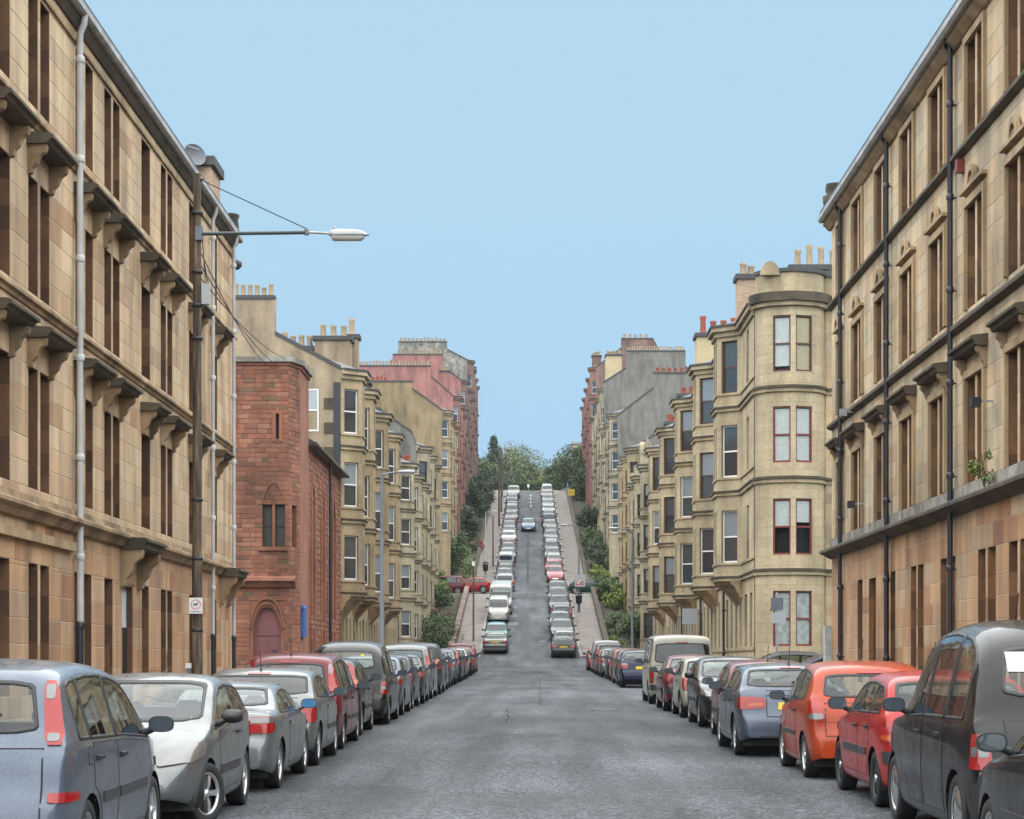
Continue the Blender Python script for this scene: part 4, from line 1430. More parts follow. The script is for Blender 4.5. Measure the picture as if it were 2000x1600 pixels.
    m2.box(-9.055, -8.94, YF - 0.06, YF + 0.02, 8.0 + E, 9.1 + E, 'red_dressed')
    m2.box(-9.185, -9.055, YF - 0.05, YF + 0.02, 9.01 + E, 9.2 + E, 'red_dressed')
    m2.face([(-9.19, YF + 0.2, 8.0 + E), (-9.05, YF + 0.2, 8.0 + E), (-9.05, YF + 0.2, 9.1 + E), (-9.19, YF + 0.2, 9.1 + E)], 'hoarding_dark')
    m2.build('slit_window', root)
    # parapet coping and turret body
    m2 = MB()
    pth = [(-13.5, YF), (xr, YF), cb, (cb[0], 78.0)]
    band(m2, pth, -1, zt + 0.002, zt + 0.12, 0.06, 'red_dressed', 0.3)
    band(m2, pth, -1, zt + 0.122, zt + 0.3, 0.16, 'rubble_pale', 0.4)
    m2.build('coping', root)
    m2 = MB()
    m2.face([(-13.5, YF + 0.2, zt + 0.1), (xr - 0.1, YF + 0.2, zt + 0.1), (cb[0] - 0.2, cb[1] + 0.1, zt + 0.1), (cb[0] - 0.2, 77.98, zt + 0.1), (-13.5, 77.98, zt + 0.1)], 'lead_dark')
    m2.box(-13.5, cb[0] - 0.003, 76.0, 77.98, zb, zt, 'red_dressed')
    m2.box(-13.4, -11.0, YF + 0.4, 76, zb, zt, 'red_dressed')
    m2.build('turret_body', root)
    # nave wall along the street
    X = -FX
    z1 = 8.35 + E
    nh = [(y, y + 1.1, 1.9 + E, 6.3 + E) for y in (79.2, 83.0, 87.6)] + [(y, y + 1.1, -0.6 + E, 1.3 + E) for y in (79.2, 83.0, 87.6)]
    mb = MB()
    wall_holes(mb, (X, 0, 0), (0, 1), (1, 0), 77.5, 91.9, zb, z1, nh, 0.35, 'red_mortar', 'red_dressed')
    nw = mb.build('nave_wall', root)
    block_facade(root, nw, (X, 0, 0), (0, 1), (1, 0), 77.99, 91.9, sorted({zb, z1, *[h[2] for h in nh], *[h[3] for h in nh]}), nh, lambda z, c: 'red_rubble', 0.24, (0.22, 0.6), 0.014, 0, 0.012, 0.035, rng)
    for h in nh:
        m2 = MB()
        m2.box(X - 0.28, X - 0.2, h[0], h[1], h[2], h[3], 'leaded_glass' if h[3] > 5 else 'hoarding_dark')
        if h[3] > 5:
            m2.box(X - 0.2, X - 0.14, (h[0] + h[1]) / 2 - 0.05, (h[0] + h[1]) / 2 + 0.05, h[2], h[3], 'red_dressed')
            yc = (h[0] + h[1]) / 2
            for q in (-1, 1):
                m2.prism([(X + 0.09, yc + q * 0.55, h[3]), (X + 0.09, yc + q * 0.75, h[3]), (X + 0.09, yc, h[3] + 1.15), (X + 0.09, yc, h[3] + 0.85)], (-0.08, 0, 0), 'red_dressed')
        for q in ((h[0] - 0.22, h[0] - 0.002), (h[1] + 0.002, h[1] + 0.22)):
            m2.box(X - 0.02, X + 0.105, q[0], q[1], h[2] - 0.1, h[3] + 0.05, 'red_dressed')
        m2.build('lancet_window', root)
    m2 = MB()
    m2.prism([(X + 0.28, 77.99, z1 - 0.05), (X + 0.30, 77.99, z1 + 0.08), (X - 6, 77.99, z1 + 3.6), (X - 6, 77.99, z1 + 3.4), (X - 0.02, 77.99, z1 + 0.02), (X - 0.02, 77.99, z1 - 0.05)], (0, 13.95, 0), 'slate')
    m2.build('roof', root)
    m2 = MB()
    m2.tube([(X + 0.33, 77.99, z1 + 0.0), (X + 0.33, 91.9, z1 + 0.0)], 0.08, 'sooty_stone', 8)
    m2.tube([(X + 0.16, 85.6, z1), (X + 0.16, 85.6, zb + 0.6)], 0.06, 'pipe_black', 8)
    m2.build('gutter', root)
    m2 = MB()
    m2.box(X - 11, X - 0.4, 78, 91.9, zb, z1, 'red_dressed')
    m2.build('rear_wall', root)
    m2 = MB()
    m2.box(-8.40, -8.30, 75.2, 76.1, 0.95 + E, 2.0 + E, 'sign_blue')
    m2.prism([(-8.42, 75.15, 2.0 + E), (-8.28, 75.15, 2.0 + E), (-8.35, 75.15, 2.16 + E)], (0, 1.0, 0), 'sign_blue')
    m2.build('notice_board', root)
church()

# house seen over the trees at the crest
def crest_house():
    root = thing('house', 'grey house with chimneys half hidden by trees at the crest', 'house', (26, 420, 26))
    mb = MB()
    mb.box(8.4, 18, 380, 392, 20, 26 + 12.5, 'render_grey')
    mb.build('wall', root)
    mb = MB()
    mb.prism([(5.6, 380, 36.5), (10.8, 380, 41.5), (18, 380, 38.5), (18, 380, 36.5)], (0, 12, 0), 'slate')
    mb.build('roof', root)
    stack(root, 7.6, 9.6, 381, 383, 36, 42.3, 'pale_wall', 5)
    stack(root, 3.4 + 2.6, 6.5, 382, 383, 34, 38.6, 'render_grey', 2)
crest_house()

# ------------------------------------------------------------------ cars
plain('tyre', (0.012, 0.012, 0.013), 0.75, noise=0.2, nscale=20)
plain('alloy', (0.52, 0.52, 0.52), 0.35, metal=0.75)
plain('trim_black', (0.014, 0.014, 0.015), 0.5)
plain('rubber_gap', (0.006, 0.006, 0.007), 0.7)
plain('moulding', (0.028, 0.029, 0.032), 0.45)
plain('lens_red', (0.26, 0.007, 0.006), 0.15, coat=0.3)
plain('lens_orange', (0.40, 0.06, 0.008), 0.15, coat=0.3)
plain('lens_clear', (0.15, 0.145, 0.145), 0.12, metal=0.35, coat=0.4)
plain('chrome', (0.65, 0.66, 0.67), 0.12, metal=0.95)
plain('plate_yellow', (0.62, 0.42, 0.02), 0.5)
plain('plate_white', (0.70, 0.70, 0.68), 0.5)
plain('mirror_glass', (0.14, 0.16, 0.17), 0.06, metal=0.7)
plain('mirror_blue', (0.10, 0.26, 0.45), 0.06, metal=0.6)
plain('paper', (0.42, 0.43, 0.43), 0.7)

def car_glass(name, tint, opaque=0.0):
    m, N, L, b = nodes_of(name)
    b.inputs['Base Color'].default_value = (0.01, 0.012, 0.012, 1)
    b.inputs['Roughness'].default_value = 0.02
    b.inputs['IOR'].default_value = 1.6
    tr = N.new('ShaderNodeBsdfTransparent')
    tr.inputs[0].default_value = col(tint)
    fr = sheen(N, L, 0.045)
    gl = N.new('ShaderNodeBsdfGlossy')
    gl.inputs['Roughness'].default_value = 0.02
    gl.inputs['Color'].default_value = (0.95, 0.97, 1, 1)
    m1 = N.new('ShaderNodeMixShader')
    L.new(fr, m1.inputs[0])
    L.new(tr.outputs[0], m1.inputs[1])
    L.new(gl.outputs[0], m1.inputs[2])
    m2 = N.new('ShaderNodeMixShader')
    m2.inputs[0].default_value = opaque
    L.new(m1.outputs[0], m2.inputs[1])
    L.new(b.outputs[0], m2.inputs[2])
    L.new(m2.outputs[0], N['Material Output'].inputs['Surface'])
    return m
car_glass('glass_side', (0.62, 0.70, 0.66), 0.25)
car_glass('glass_rear', (0.80, 0.87, 0.84), 0.06)
car_glass('glass_tint', (0.25, 0.25, 0.29), 0.5)
car_glass('glass_front', (0.80, 0.88, 0.84), 0.05)
plain('cabin_cloth', (0.045, 0.046, 0.05), 0.9, noise=0.2, nscale=15)
plain('cabin_plastic', (0.025, 0.026, 0.028), 0.6)

PAINT = {}
def paint(name, c, metal=0.0, rough=0.32):
    m, N, L, b = nodes_of('paint_' + name)
    b.inputs['Metallic'].default_value = metal
    b.inputs['Coat Weight'].default_value = 0.55
    b.inputs['Specular IOR Level'].default_value = 0.12
    b.inputs['Coat Roughness'].default_value = 0.05
    # rain beads and road film
    g = N.new('ShaderNodeNewGeometry')
    f, raw = noise_fac(N, L, g.outputs['Position'], 60, 0.35, 0.65, 0.9, 1.08, 3)
    f2, _ = noise_fac(N, L, g.outputs['Position'], 3.0, 0.3, 0.7, 0.86, 1.08, 5)
    base = N.new('ShaderNodeRGB')
    base.outputs[0].default_value = col(c)
    cc = mult(N, L, base.outputs[0], f)
    cc = mult(N, L, cc, f2)
    lin = N.new('ShaderNodeMixRGB')                 # inner side of the shell is grey lining
    L.new(g.outputs['Backfacing'], lin.inputs[0])
    L.new(cc, lin.inputs[1])
    lin.inputs[2].default_value = (0.05, 0.05, 0.05, 1)
    L.new(lin.outputs[0], b.inputs['Base Color'])
    f3, _ = noise_fac(N, L, g.outputs['Position'], 5.0, 0.3, 0.7, rough * 0.8, rough * 1.4, 5)
    L.new(f3, b.inputs['Roughness'])
    PAINT[name] = m
for n_, c_, mt in (('silver', (0.150, 0.157, 0.158), 0.55), ('silver_blue', (0.105, 0.125, 0.158), 0.5), ('grey_steel', (0.072, 0.086, 0.115), 0.5), ('graphite', (0.018, 0.020, 0.022), 0.3),
                   ('black', (0.003, 0.003, 0.0035), 0.0), ('dark_green', (0.012, 0.018, 0.017), 0.3), ('forest', (0.008, 0.046, 0.036), 0.2), ('red', (0.29, 0.011, 0.009), 0.0), ('crimson', (0.115, 0.005, 0.009), 0.1),
                   ('maroon', (0.04, 0.009, 0.012), 0.3), ('orange', (0.29, 0.036, 0.008), 0.0), ('white', (0.36, 0.36, 0.345), 0.0), ('cream', (0.34, 0.33, 0.27), 0.0),
                   ('blue', (0.008, 0.024, 0.10), 0.2), ('navy', (0.006, 0.009, 0.03), 0.2), ('teal', (0.03, 0.135, 0.145), 0.2), ('sky', (0.018, 0.07, 0.12), 0.3), ('slate', (0.024, 0.034, 0.036), 0.3), ('champagne', (0.15, 0.153, 0.132), 0.5), ('rose', (0.19, 0.03, 0.036), 0.1), ('mint', (0.25, 0.30, 0.28), 0.1)):
    paint(n_, c_, mt)

def chaikin(p, n=2):
    for _ in range(n):
        q = [p[0]]
        for a, b in zip(p, p[1:]):
            q.append((a[0] * 0.78 + b[0] * 0.22, a[1] * 0.78 + b[1] * 0.22))
            q.append((a[0] * 0.22 + b[0] * 0.78, a[1] * 0.22 + b[1] * 0.78))
        q.append(p[-1])
        p = q
    return p

def resample(p, step):
    out = [p[0]]
    for a, b in zip(p, p[1:]):
        L = math.hypot(b[0] - a[0], b[1] - a[1])
        n = max(1, int(L / step))
        for k in range(1, n + 1):
            out.append((a[0] + (b[0] - a[0]) * k / n, a[1] + (b[1] - a[1]) * k / n))
    r = [out[0]]
    for q in out[1:]:
        if q[0] - r[-1][0] > 0.004:
            r.append(q)
    return r

def interp(pts, x):
    if x <= pts[0][0]:
        return pts[0][1]
    for a, b in zip(pts, pts[1:]):
        if x <= b[0]:
            return a[1] + (b[1] - a[1]) * (x - a[0]) / max(1e-6, b[0] - a[0])
    return pts[-1][1]

def densify(p, step=0.08):
    out = []
    for a, b in zip(p, p[1:] + p[:1]):
        n = max(1, int(math.hypot(b[0] - a[0], b[1] - a[1]) / step))
        out += [(a[0] + (b[0] - a[0]) * k / n, a[1] + (b[1] - a[1]) * k / n) for k in range(n)]
    return out

def offset_in(p, d):
    cx, cz = sum(q[0] for q in p) / len(p), sum(q[1] for q in p) / len(p)
    lx, lz = max(q[0] for q in p) - min(q[0] for q in p), max(q[1] for q in p) - min(q[1] for q in p)
    kx, kz = 1 - 2 * d / lx, 1 - 2 * d / lz
    return [(cx + (q[0] - cx) * kx, cz + (q[1] - cz) * kz) for q in p]

def hull(p):
    p = sorted(set((round(a, 4), round(b, 4)) for a, b in p))
    def half(pts):
        h = []
        for q in pts:
            while len(h) > 1 and (h[-1][0] - h[-2][0]) * (q[1] - h[-2][1]) - (h[-1][1] - h[-2][1]) * (q[0] - h[-2][0]) <= 0.0008:
                h.pop()
            h.append(q)
        return h
    a, b = half(p), half(p[::-1])
    return a[:-1] + b[:-1]

def roundpoly(p, n=2):
    """Closed polygon with eased corners."""
    for _ in range(n):
        q = []
        for i in range(len(p)):
            a, b = p[i], p[(i + 1) % len(p)]
            q.append((a[0] * 0.85 + b[0] * 0.15, a[1] * 0.85 + b[1] * 0.15))
            q.append((a[0] * 0.15 + b[0] * 0.85, a[1] * 0.15 + b[1] * 0.85))
        p = q
    return p

class Shell:
    """Body surface lofted from cross sections along the car; y runs from the tail (0) to the nose (L)."""
    def __init__(s, sp):
        s.sp = sp
        s.L, s.W, s.H = sp['L'], sp['W'] / 2, sp['H']
        s.top = resample(chaikin(sp['top'], 3), 0.05)
        b = sp['belt']
        L = s.L
        s.belt = [(0, b[0]), (L * 0.5, b[1]), (L, b[2])]
        rc = sp.get('round', 1.0)
        s.wid = chaikin([(0, 0.80), (0.05 * rc, 0.88), (0.16 * rc, 0.945), (0.5 * rc, 0.985), (L * 0.35, 1.0), (L * 0.65, 1.0), (L - 0.75, 0.975), (L - 0.35, 0.90), (L - 0.12, 0.80), (L, 0.62)], 2)
        s.tum = sp.get('tum', 0.30)
        s.build()
    def wr(s, y, zt, zb):
        w = s.W * interp(s.wid, y) * 0.985
        return max(0.3, w - s.tum * max(0.0, zt - zb) - 0.015)
    def zb(s, y, zt):
        return min(interp(s.belt, y), zt - 0.05)
    def section(s, y, zt):
        w = s.W * interp(s.wid, y)
        L = s.L
        e = min(y, L - y)
        bot = s.sp.get('bot', 0.20) + 0.10 * max(0, 1 - e / 0.6) ** 1.5
        zb = s.zb(y, zt)
        bot = min(bot, zb - 0.04)
        pts = []
        for t, k in ((0, 0.93), (0.06, 0.965), (0.2, 0.985), (0.38, 1.0), (0.5, 1.004), (0.62, 1.004), (0.74, 1.0), (0.85, 0.996), (0.93, 0.992), (1.0, 0.985)):
            pts.append((w * k, bot + (zb - bot) * t))
        A = (w * 0.985, zb)
        Bx = s.wr(y, zt, zb)
        dz = zt - zb
        drop = min(0.045, dz * 0.35)
        B = (Bx, zt - drop)
        C_ = (0.0, zt)
        q1 = min(s.sp.get('rc1', 0.10), dz * 0.5)
        la = math.hypot(B[0] - A[0], B[1] - A[1])
        u1 = ((A[0] - B[0]) / la, (A[1] - B[1]) / la)
        P1 = (B[0] + u1[0] * q1, B[1] + u1[1] * q1)
        q2 = min(s.sp.get('rc2', 0.16), Bx * 0.45)
        P2 = (B[0] - q2, B[1] + drop * (1 - ((B[0] - q2) / B[0]) ** 2))
        for t in (0.06, 0.25, 0.5, 0.75, 1.0):
            pts.append((A[0] + (P1[0] - A[0]) * t, A[1] + (P1[1] - A[1]) * t))
        for t in (0.2, 0.4, 0.6, 0.8, 1.0):
            a = (1 - t) ** 2
            b = 2 * t * (1 - t)
            c = t * t
            pts.append((P1[0] * a + B[0] * b + P2[0] * c, P1[1] * a + B[1] * b + P2[1] * c))
        for t in (0.25, 0.5, 0.75, 1.0):
            x = P2[0] * (1 - t)
            pts.append((x, B[1] + drop * (1 - (x / B[0]) ** 2)))
        return pts
    def build(s):
        bm = bmesh.new()
        rows = []
        for (y, zt) in s.top:
            h = s.section(y, zt)
            full = [(x, z) for x, z in h] + [(-x, z) for x, z in h[-2::-1]]
            rows.append([bm.verts.new((x, y, z)) for x, z in full])
        for a, b in zip(rows, rows[1:]):
            for i in range(len(a) - 1):
                bm.faces.new((a[i], a[i + 1], b[i + 1], b[i]))
        for r, fl in ((rows[0], False), (rows[-1], True)):
            n = len(r)
            m = n // 2
            for i in range(m):
                q = [r[i], r[i + 1], r[n - 2 - i], r[n - 1 - i]]
                q = list(dict.fromkeys(q))
                if len(q) > 2:
                    bm.faces.new(q if fl else q[::-1])
        bmesh.ops.recalc_face_normals(bm, faces=bm.faces)
        s.bvh = BVHTree.FromBMesh(bm)
        s.side_polys = [s.side_poly(a, b) for a, b in s.sp['side']]
        s.side_polys = [p for p in s.side_polys if p]
        s.rear_poly = s.end_poly(*s.sp['rearglass'], s.sp.get('rginset', 0.09))
        s.front_poly = s.end_poly(*s.sp['frontglass'], 0.08)
        for p in s.side_polys:
            s.cut(bm, p, 'side')
        s.cut(bm, s.rear_poly, 'rear')
        s.cut(bm, s.front_poly, 'front')
        # wheel arches
        for yw in s.sp['wheels']:
            ra = s.sp.get('ra', 0.345)
            zc = s.sp.get('rw', 0.30)
            n = 18
            pts = [(yw + ra * cos(2 * pi * k / n), zc + ra * sin(2 * pi * k / n)) for k in range(n)]
            for k in range(n):
                a, b = pts[k], pts[(k + 1) % n]
                geom = [f for f in bm.faces if abs(f.calc_center_median().y - yw) < ra + 0.12 and f.calc_center_median().z < zc + ra + 0.15 and abs(f.calc_center_median().x) > s.W * 0.6]
                es = {e for f in geom for e in f.edges}
                vs = {v for f in geom for v in f.verts}
                nrm = Vector((0, (a[1] - b[1]), (b[0] - a[0])))
                bmesh.ops.bisect_plane(bm, geom=geom + list(es) + list(vs), dist=1e-5, plane_co=(0, a[0], a[1]), plane_no=nrm)
            kill = []
            for f in bm.faces:
                c = f.calc_center_median()
                if abs(c.x) > s.W * 0.6 and math.hypot(c.y - yw, c.z - zc) < ra * 0.985 and c.z < zc + ra:
                    kill.append(f)
            bmesh.ops.delete(bm, geom=kill, context='FACES')
        me = bpy.data.meshes.new('body')
        for f in bm.faces:
            f.smooth = True
        bm.to_mesh(me)
        bm.free()
        me.set_sharp_from_angle(angle=radians(38))
        me.materials.append(None)
        s.body = me
    def ztop(s, y):
        return interp(s.top, y)
    def zup(s, y, margin=0.125):
        z = s.ztop(y)
        best = 0
        zz = interp(s.belt, y)
        near = [p for p in s.top if abs(p[0] - y) < 0.3]
        while zz < z:
            if all(math.hypot(p[0] - y, p[1] - zz) >= margin for p in near):
                best = zz
            zz += 0.01
        return best
    def side_poly(s, a, b):
        up_, lo_ = [], []
        n = max(3, int((b - a) / 0.05))
        for k in range(n + 1):
            y = a + (b - a) * k / n
            zl = interp(s.belt, y) + 0.03
            zu = s.zup(y)
            if zu > zl + 0.02:
                lo_.append((y, zl))
                up_.append((y, zu))
        return lo_ + up_[::-1] if len(lo_) > 1 else None
    def end_poly(s, y0, y1, inset):
        r_ = []
        for k in range(9):
            y = y0 + (y1 - y0) * k / 8
            zt = s.ztop(y)
            r_.append((s.wr(y, zt, s.zb(y, zt)) - inset, zt - 0.004))
        pl = r_ + [(-x, z) for x, z in r_[::-1]]
        return roundpoly([pl[0], pl[4], pl[8], pl[9], pl[13], pl[17]], 2)
    def cut(s, bm, poly, mode):
        """Opens the shell behind a pane."""
        h = hull(offset_in(poly, 0.010))
        i0 = 1 if mode == 'side' else 0
        lo = (min(p[0] for p in h) - 0.1, min(p[1] for p in h) - 0.1)
        hi = (max(p[0] for p in h) + 0.1, max(p[1] for p in h) + 0.1)
        def cand():
            out = []
            for f in bm.faces:
                c = f.calc_center_median()
                a = c[i0]
                if lo[0] < a < hi[0] and lo[1] < c.z < hi[1]:
                    if mode == 'side':
                        if abs(c.x) < s.W * 0.45:
                            continue
                    elif mode == 'rear':
                        if c.y > s.sp['rearglass'][1] + 0.1:
                            continue
                    elif c.y < s.sp['frontglass'][0] - 0.1:
                        continue
                    out.append(f)
            return out
        for a, b in zip(h, h[1:] + h[:1]):
            g = cand()
            es = {e for f in g for e in f.edges}
            vs = {v for f in g for v in f.verts}
            co = [0.0, 0.0, a[1]]
            co[i0] = a[0]
            no = [0.0, 0.0, b[0] - a[0]]
            no[i0] = a[1] - b[1]
            bmesh.ops.bisect_plane(bm, geom=g + list(es) + list(vs), dist=1e-5, plane_co=co, plane_no=no)
        kill = []
        for f in cand():
            c = f.calc_center_median()
            q = (c[i0], c.z)
            if all((b[0] - a[0]) * (q[1] - a[1]) - (b[1] - a[1]) * (q[0] - a[0]) > 0 for a, b in zip(h, h[1:] + h[:1])):
                if mode != 'side' and abs(f.normal.y) < 0.12 and abs(f.normal.x) > 0.8:
                    continue
                kill.append(f)
        bmesh.ops.delete(bm, geom=kill, context='FACES')

def cast(bvh, mode, a, b):
    if mode == 'side':
        o, d = Vector((3, a, b)), Vector((-1, 0, 0))
    elif mode == 'rear':
        o, d = Vector((a, -4, b)), Vector((0, 1, 0))
    elif mode == 'front':
        o, d = Vector((a, 12, b)), Vector((0, -1, 0))
    else:
        o, d = Vector((a, b, 5)), Vector((0, 0, -1))
    h, n, i, dist = bvh.ray_cast(o, d)
    if h is None:
        h, n, i, dist = bvh.find_nearest(o + d * (3 if mode == 'side' else 4))
    if n.dot(d) > 0:
        n = -n
    return h, n, d

def patch(sh, poly, mode, off, mat, step=0.06, skirt=0.015, name='panel'):
    """A panel cut to an outline, laid on the body surface and standing proud of it by off."""
    bm = bmesh.new()
    vs = [bm.verts.new((p[0], p[1], 0)) for p in poly]
    bm.faces.new(vs)
    for ax in (0, 1):
        lo, hi = min(p[ax] for p in poly), max(p[ax] for p in poly)
        n = max(1, int((hi - lo) / step))
        for k in range(1, n):
            c = lo + (hi - lo) * k / n
            no = (1, 0, 0) if ax == 0 else (0, 1, 0)
            co = (c, 0, 0) if ax == 0 else (0, c, 0)
            bmesh.ops.bisect_plane(bm, geom=bm.faces[:] + bm.edges[:] + bm.verts[:], dist=1e-6, plane_co=co, plane_no=no)
    bmesh.ops.triangulate(bm, faces=[f for f in bm.faces if len(f.verts) > 4])
    info = {}
    for v in bm.verts:
        h, n, d = cast(sh.bvh, mode, v.co.x, v.co.y)
        q = (n - d * 0.6).normalized()
        info[v] = (h, q)
    for v, (h, q) in info.items():
        v.co = h + q * off
    if skirt:
        be = [e for e in bm.edges if len(e.link_faces) == 1]
        low = {}
        for e in be:
            for v in e.verts:
                if v not in low:
                    h, q = info[v]
                    low[v] = bm.verts.new(h - q * skirt)
        for e in be:
            a, b = e.verts
            f = bm.faces.new((a, b, low[b], low[a]))
            f.smooth = False
    for f in bm.faces:
        f.smooth = True
    bmesh.ops.recalc_face_normals(bm, faces=bm.faces)
    me = bpy.data.meshes.new(name)
    bm.to_mesh(me)
    bm.free()
    me.set_sharp_from_angle(angle=radians(40))
    me.materials.append(MATS[mat] if mat else None)
    return me

def ring(sh, poly, mode, grow, shrink, off, mat, name):
    """Seal round a pane: a band that follows its outline."""
    p = densify(poly)
    o, i = offset_in(p, -grow), offset_in(p, shrink)
    mb = MB()
    def on(q, f):
        h, n, d = cast(sh.bvh, mode, *q)
        return h + (n - d * 0.6).normalized() * f
    m_ = offset_in(p, (shrink - grow) / 2)
    rows = [[on(q, -0.004) for q in o], [on(q, off) for q in o], [on(q, off) for q in m_], [on(q, off) for q in i], [on(q, -0.012) for q in i]]
    mb.grid(rows, mat, True, True)
    return mb.mesh(name)

def fit(sh, poly, mode, ymax):
    """Pull the points of an outline inwards until they lie on the end of the car, not along its flank."""
    out = []
    for (x, z) in poly:
        x_0 = x
        for _ in range(60):
            h, n, d = cast(sh.bvh, mode, x, z)
            e = h.y if mode == 'rear' else sh.L - h.y
            if e <= ymax and abs(h.x - x) < 0.01:
                break
            if abs(x) < abs(x_0) * 0.8:
                break
            x *= 0.99
        out.append((x, z))
    return out

def mirrored(me):
    m2 = me.copy()
    for v in m2.vertices:
        v.co.x = -v.co.x
    m2.flip_normals()
    return m2

WHEELS = {}
def wheel_meshes(r, wdt, style):
    k = (r, wdt, style)
    if k in WHEELS:
        return WHEELS[k]
    mb = MB()
    prof = [(r * 0.66, -wdt * 0.42), (r * 0.72, -wdt * 0.5), (r * 0.93, -wdt * 0.5), (r * 0.985, -wdt * 0.42), (r, -wdt * 0.3), (r, wdt * 0.3), (r * 0.985, wdt * 0.42), (r * 0.93, wdt * 0.5), (r * 0.72, wdt * 0.5), (r * 0.66, wdt * 0.42)]
    n = 28
    mb.grid([[(x, rr * cos(2 * pi * q / n), rr * sin(2 * pi * q / n)) for q in range(n)] for rr, x in prof], 'tyre', True, True)
    tyre = mb.mesh('wheel')
    mb = MB()
    ri = r * 0.67
    mb.grid([[(x, rr * cos(2 * pi * q / n), rr * sin(2 * pi * q / n)) for q in range(n)] for rr, x in ((ri * 0.93, wdt * 0.30), (ri * 0.95, wdt * 0.44), (ri * 1.02, wdt * 0.45), (ri * 1.03, wdt * 0.38))], 'alloy' if style != 'steel' else 'trim_black', True, True)
    mb.face([(wdt * 0.12, ri * 0.95 * cos(2 * pi * q / n), ri * 0.95 * sin(2 * pi * q / n)) for q in range(n)], 'trim_black')
    nsp = {'five': 5, 'seven': 7, 'multi': 10, 'cover': 8, 'disc': 0, 'steel': 6}[style]
    for q in range(nsp):
        a = 2 * pi * q / nsp
        hw = {'five': 0.30, 'seven': 0.2, 'multi': 0.12, 'cover': 0.28, 'steel': 0.3}[style]
        p = []
        for (rr, ww, xx) in ((0.12, hw * 0.9, 0.40), (0.5, hw * 0.75, 0.43), (0.97, hw, 0.36)):
            for sg in (-1, 1):
                da = sg * ww / max(rr, 0.25) * 0.5
                p.append((wdt * xx, ri * rr * cos(a + da), ri * rr * sin(a + da)))
        m_ = 'alloy' if style != 'steel' else 'trim_black'
        mb.face([p[0], p[1], p[3], p[2]], m_)
        mb.face([p[2], p[3], p[5], p[4]], m_)
        for i, j in ((0, 2), (2, 4), (1, 3), (3, 5)):
            A, B_ = p[i], p[j]
            mb.face([A, B_, (wdt * 0.14, B_[1], B_[2]), (wdt * 0.14, A[1], A[2])], m_)
    if nsp == 0:
        mb.grid([[(x, rr * ri * cos(2 * pi * q / n), rr * ri * sin(2 * pi * q / n)) for q in range(n)] for rr, x in ((0.95, wdt * 0.36), (0.7, wdt * 0.48), (0.3, wdt * 0.52), (0.02, wdt * 0.55))], 'chrome', True, True)
    mb.grid([[(x, rr * ri * cos(2 * pi * q / n), rr * ri * sin(2 * pi * q / n)) for q in range(n)] for rr, x in ((0.22, wdt * 0.36), (0.2, wdt * 0.46), (0.02, wdt * 0.47))], 'alloy', True, True)
    rim = mb.mesh('rim')
    WHEELS[k] = (tyre, rim)
    return WHEELS[k]

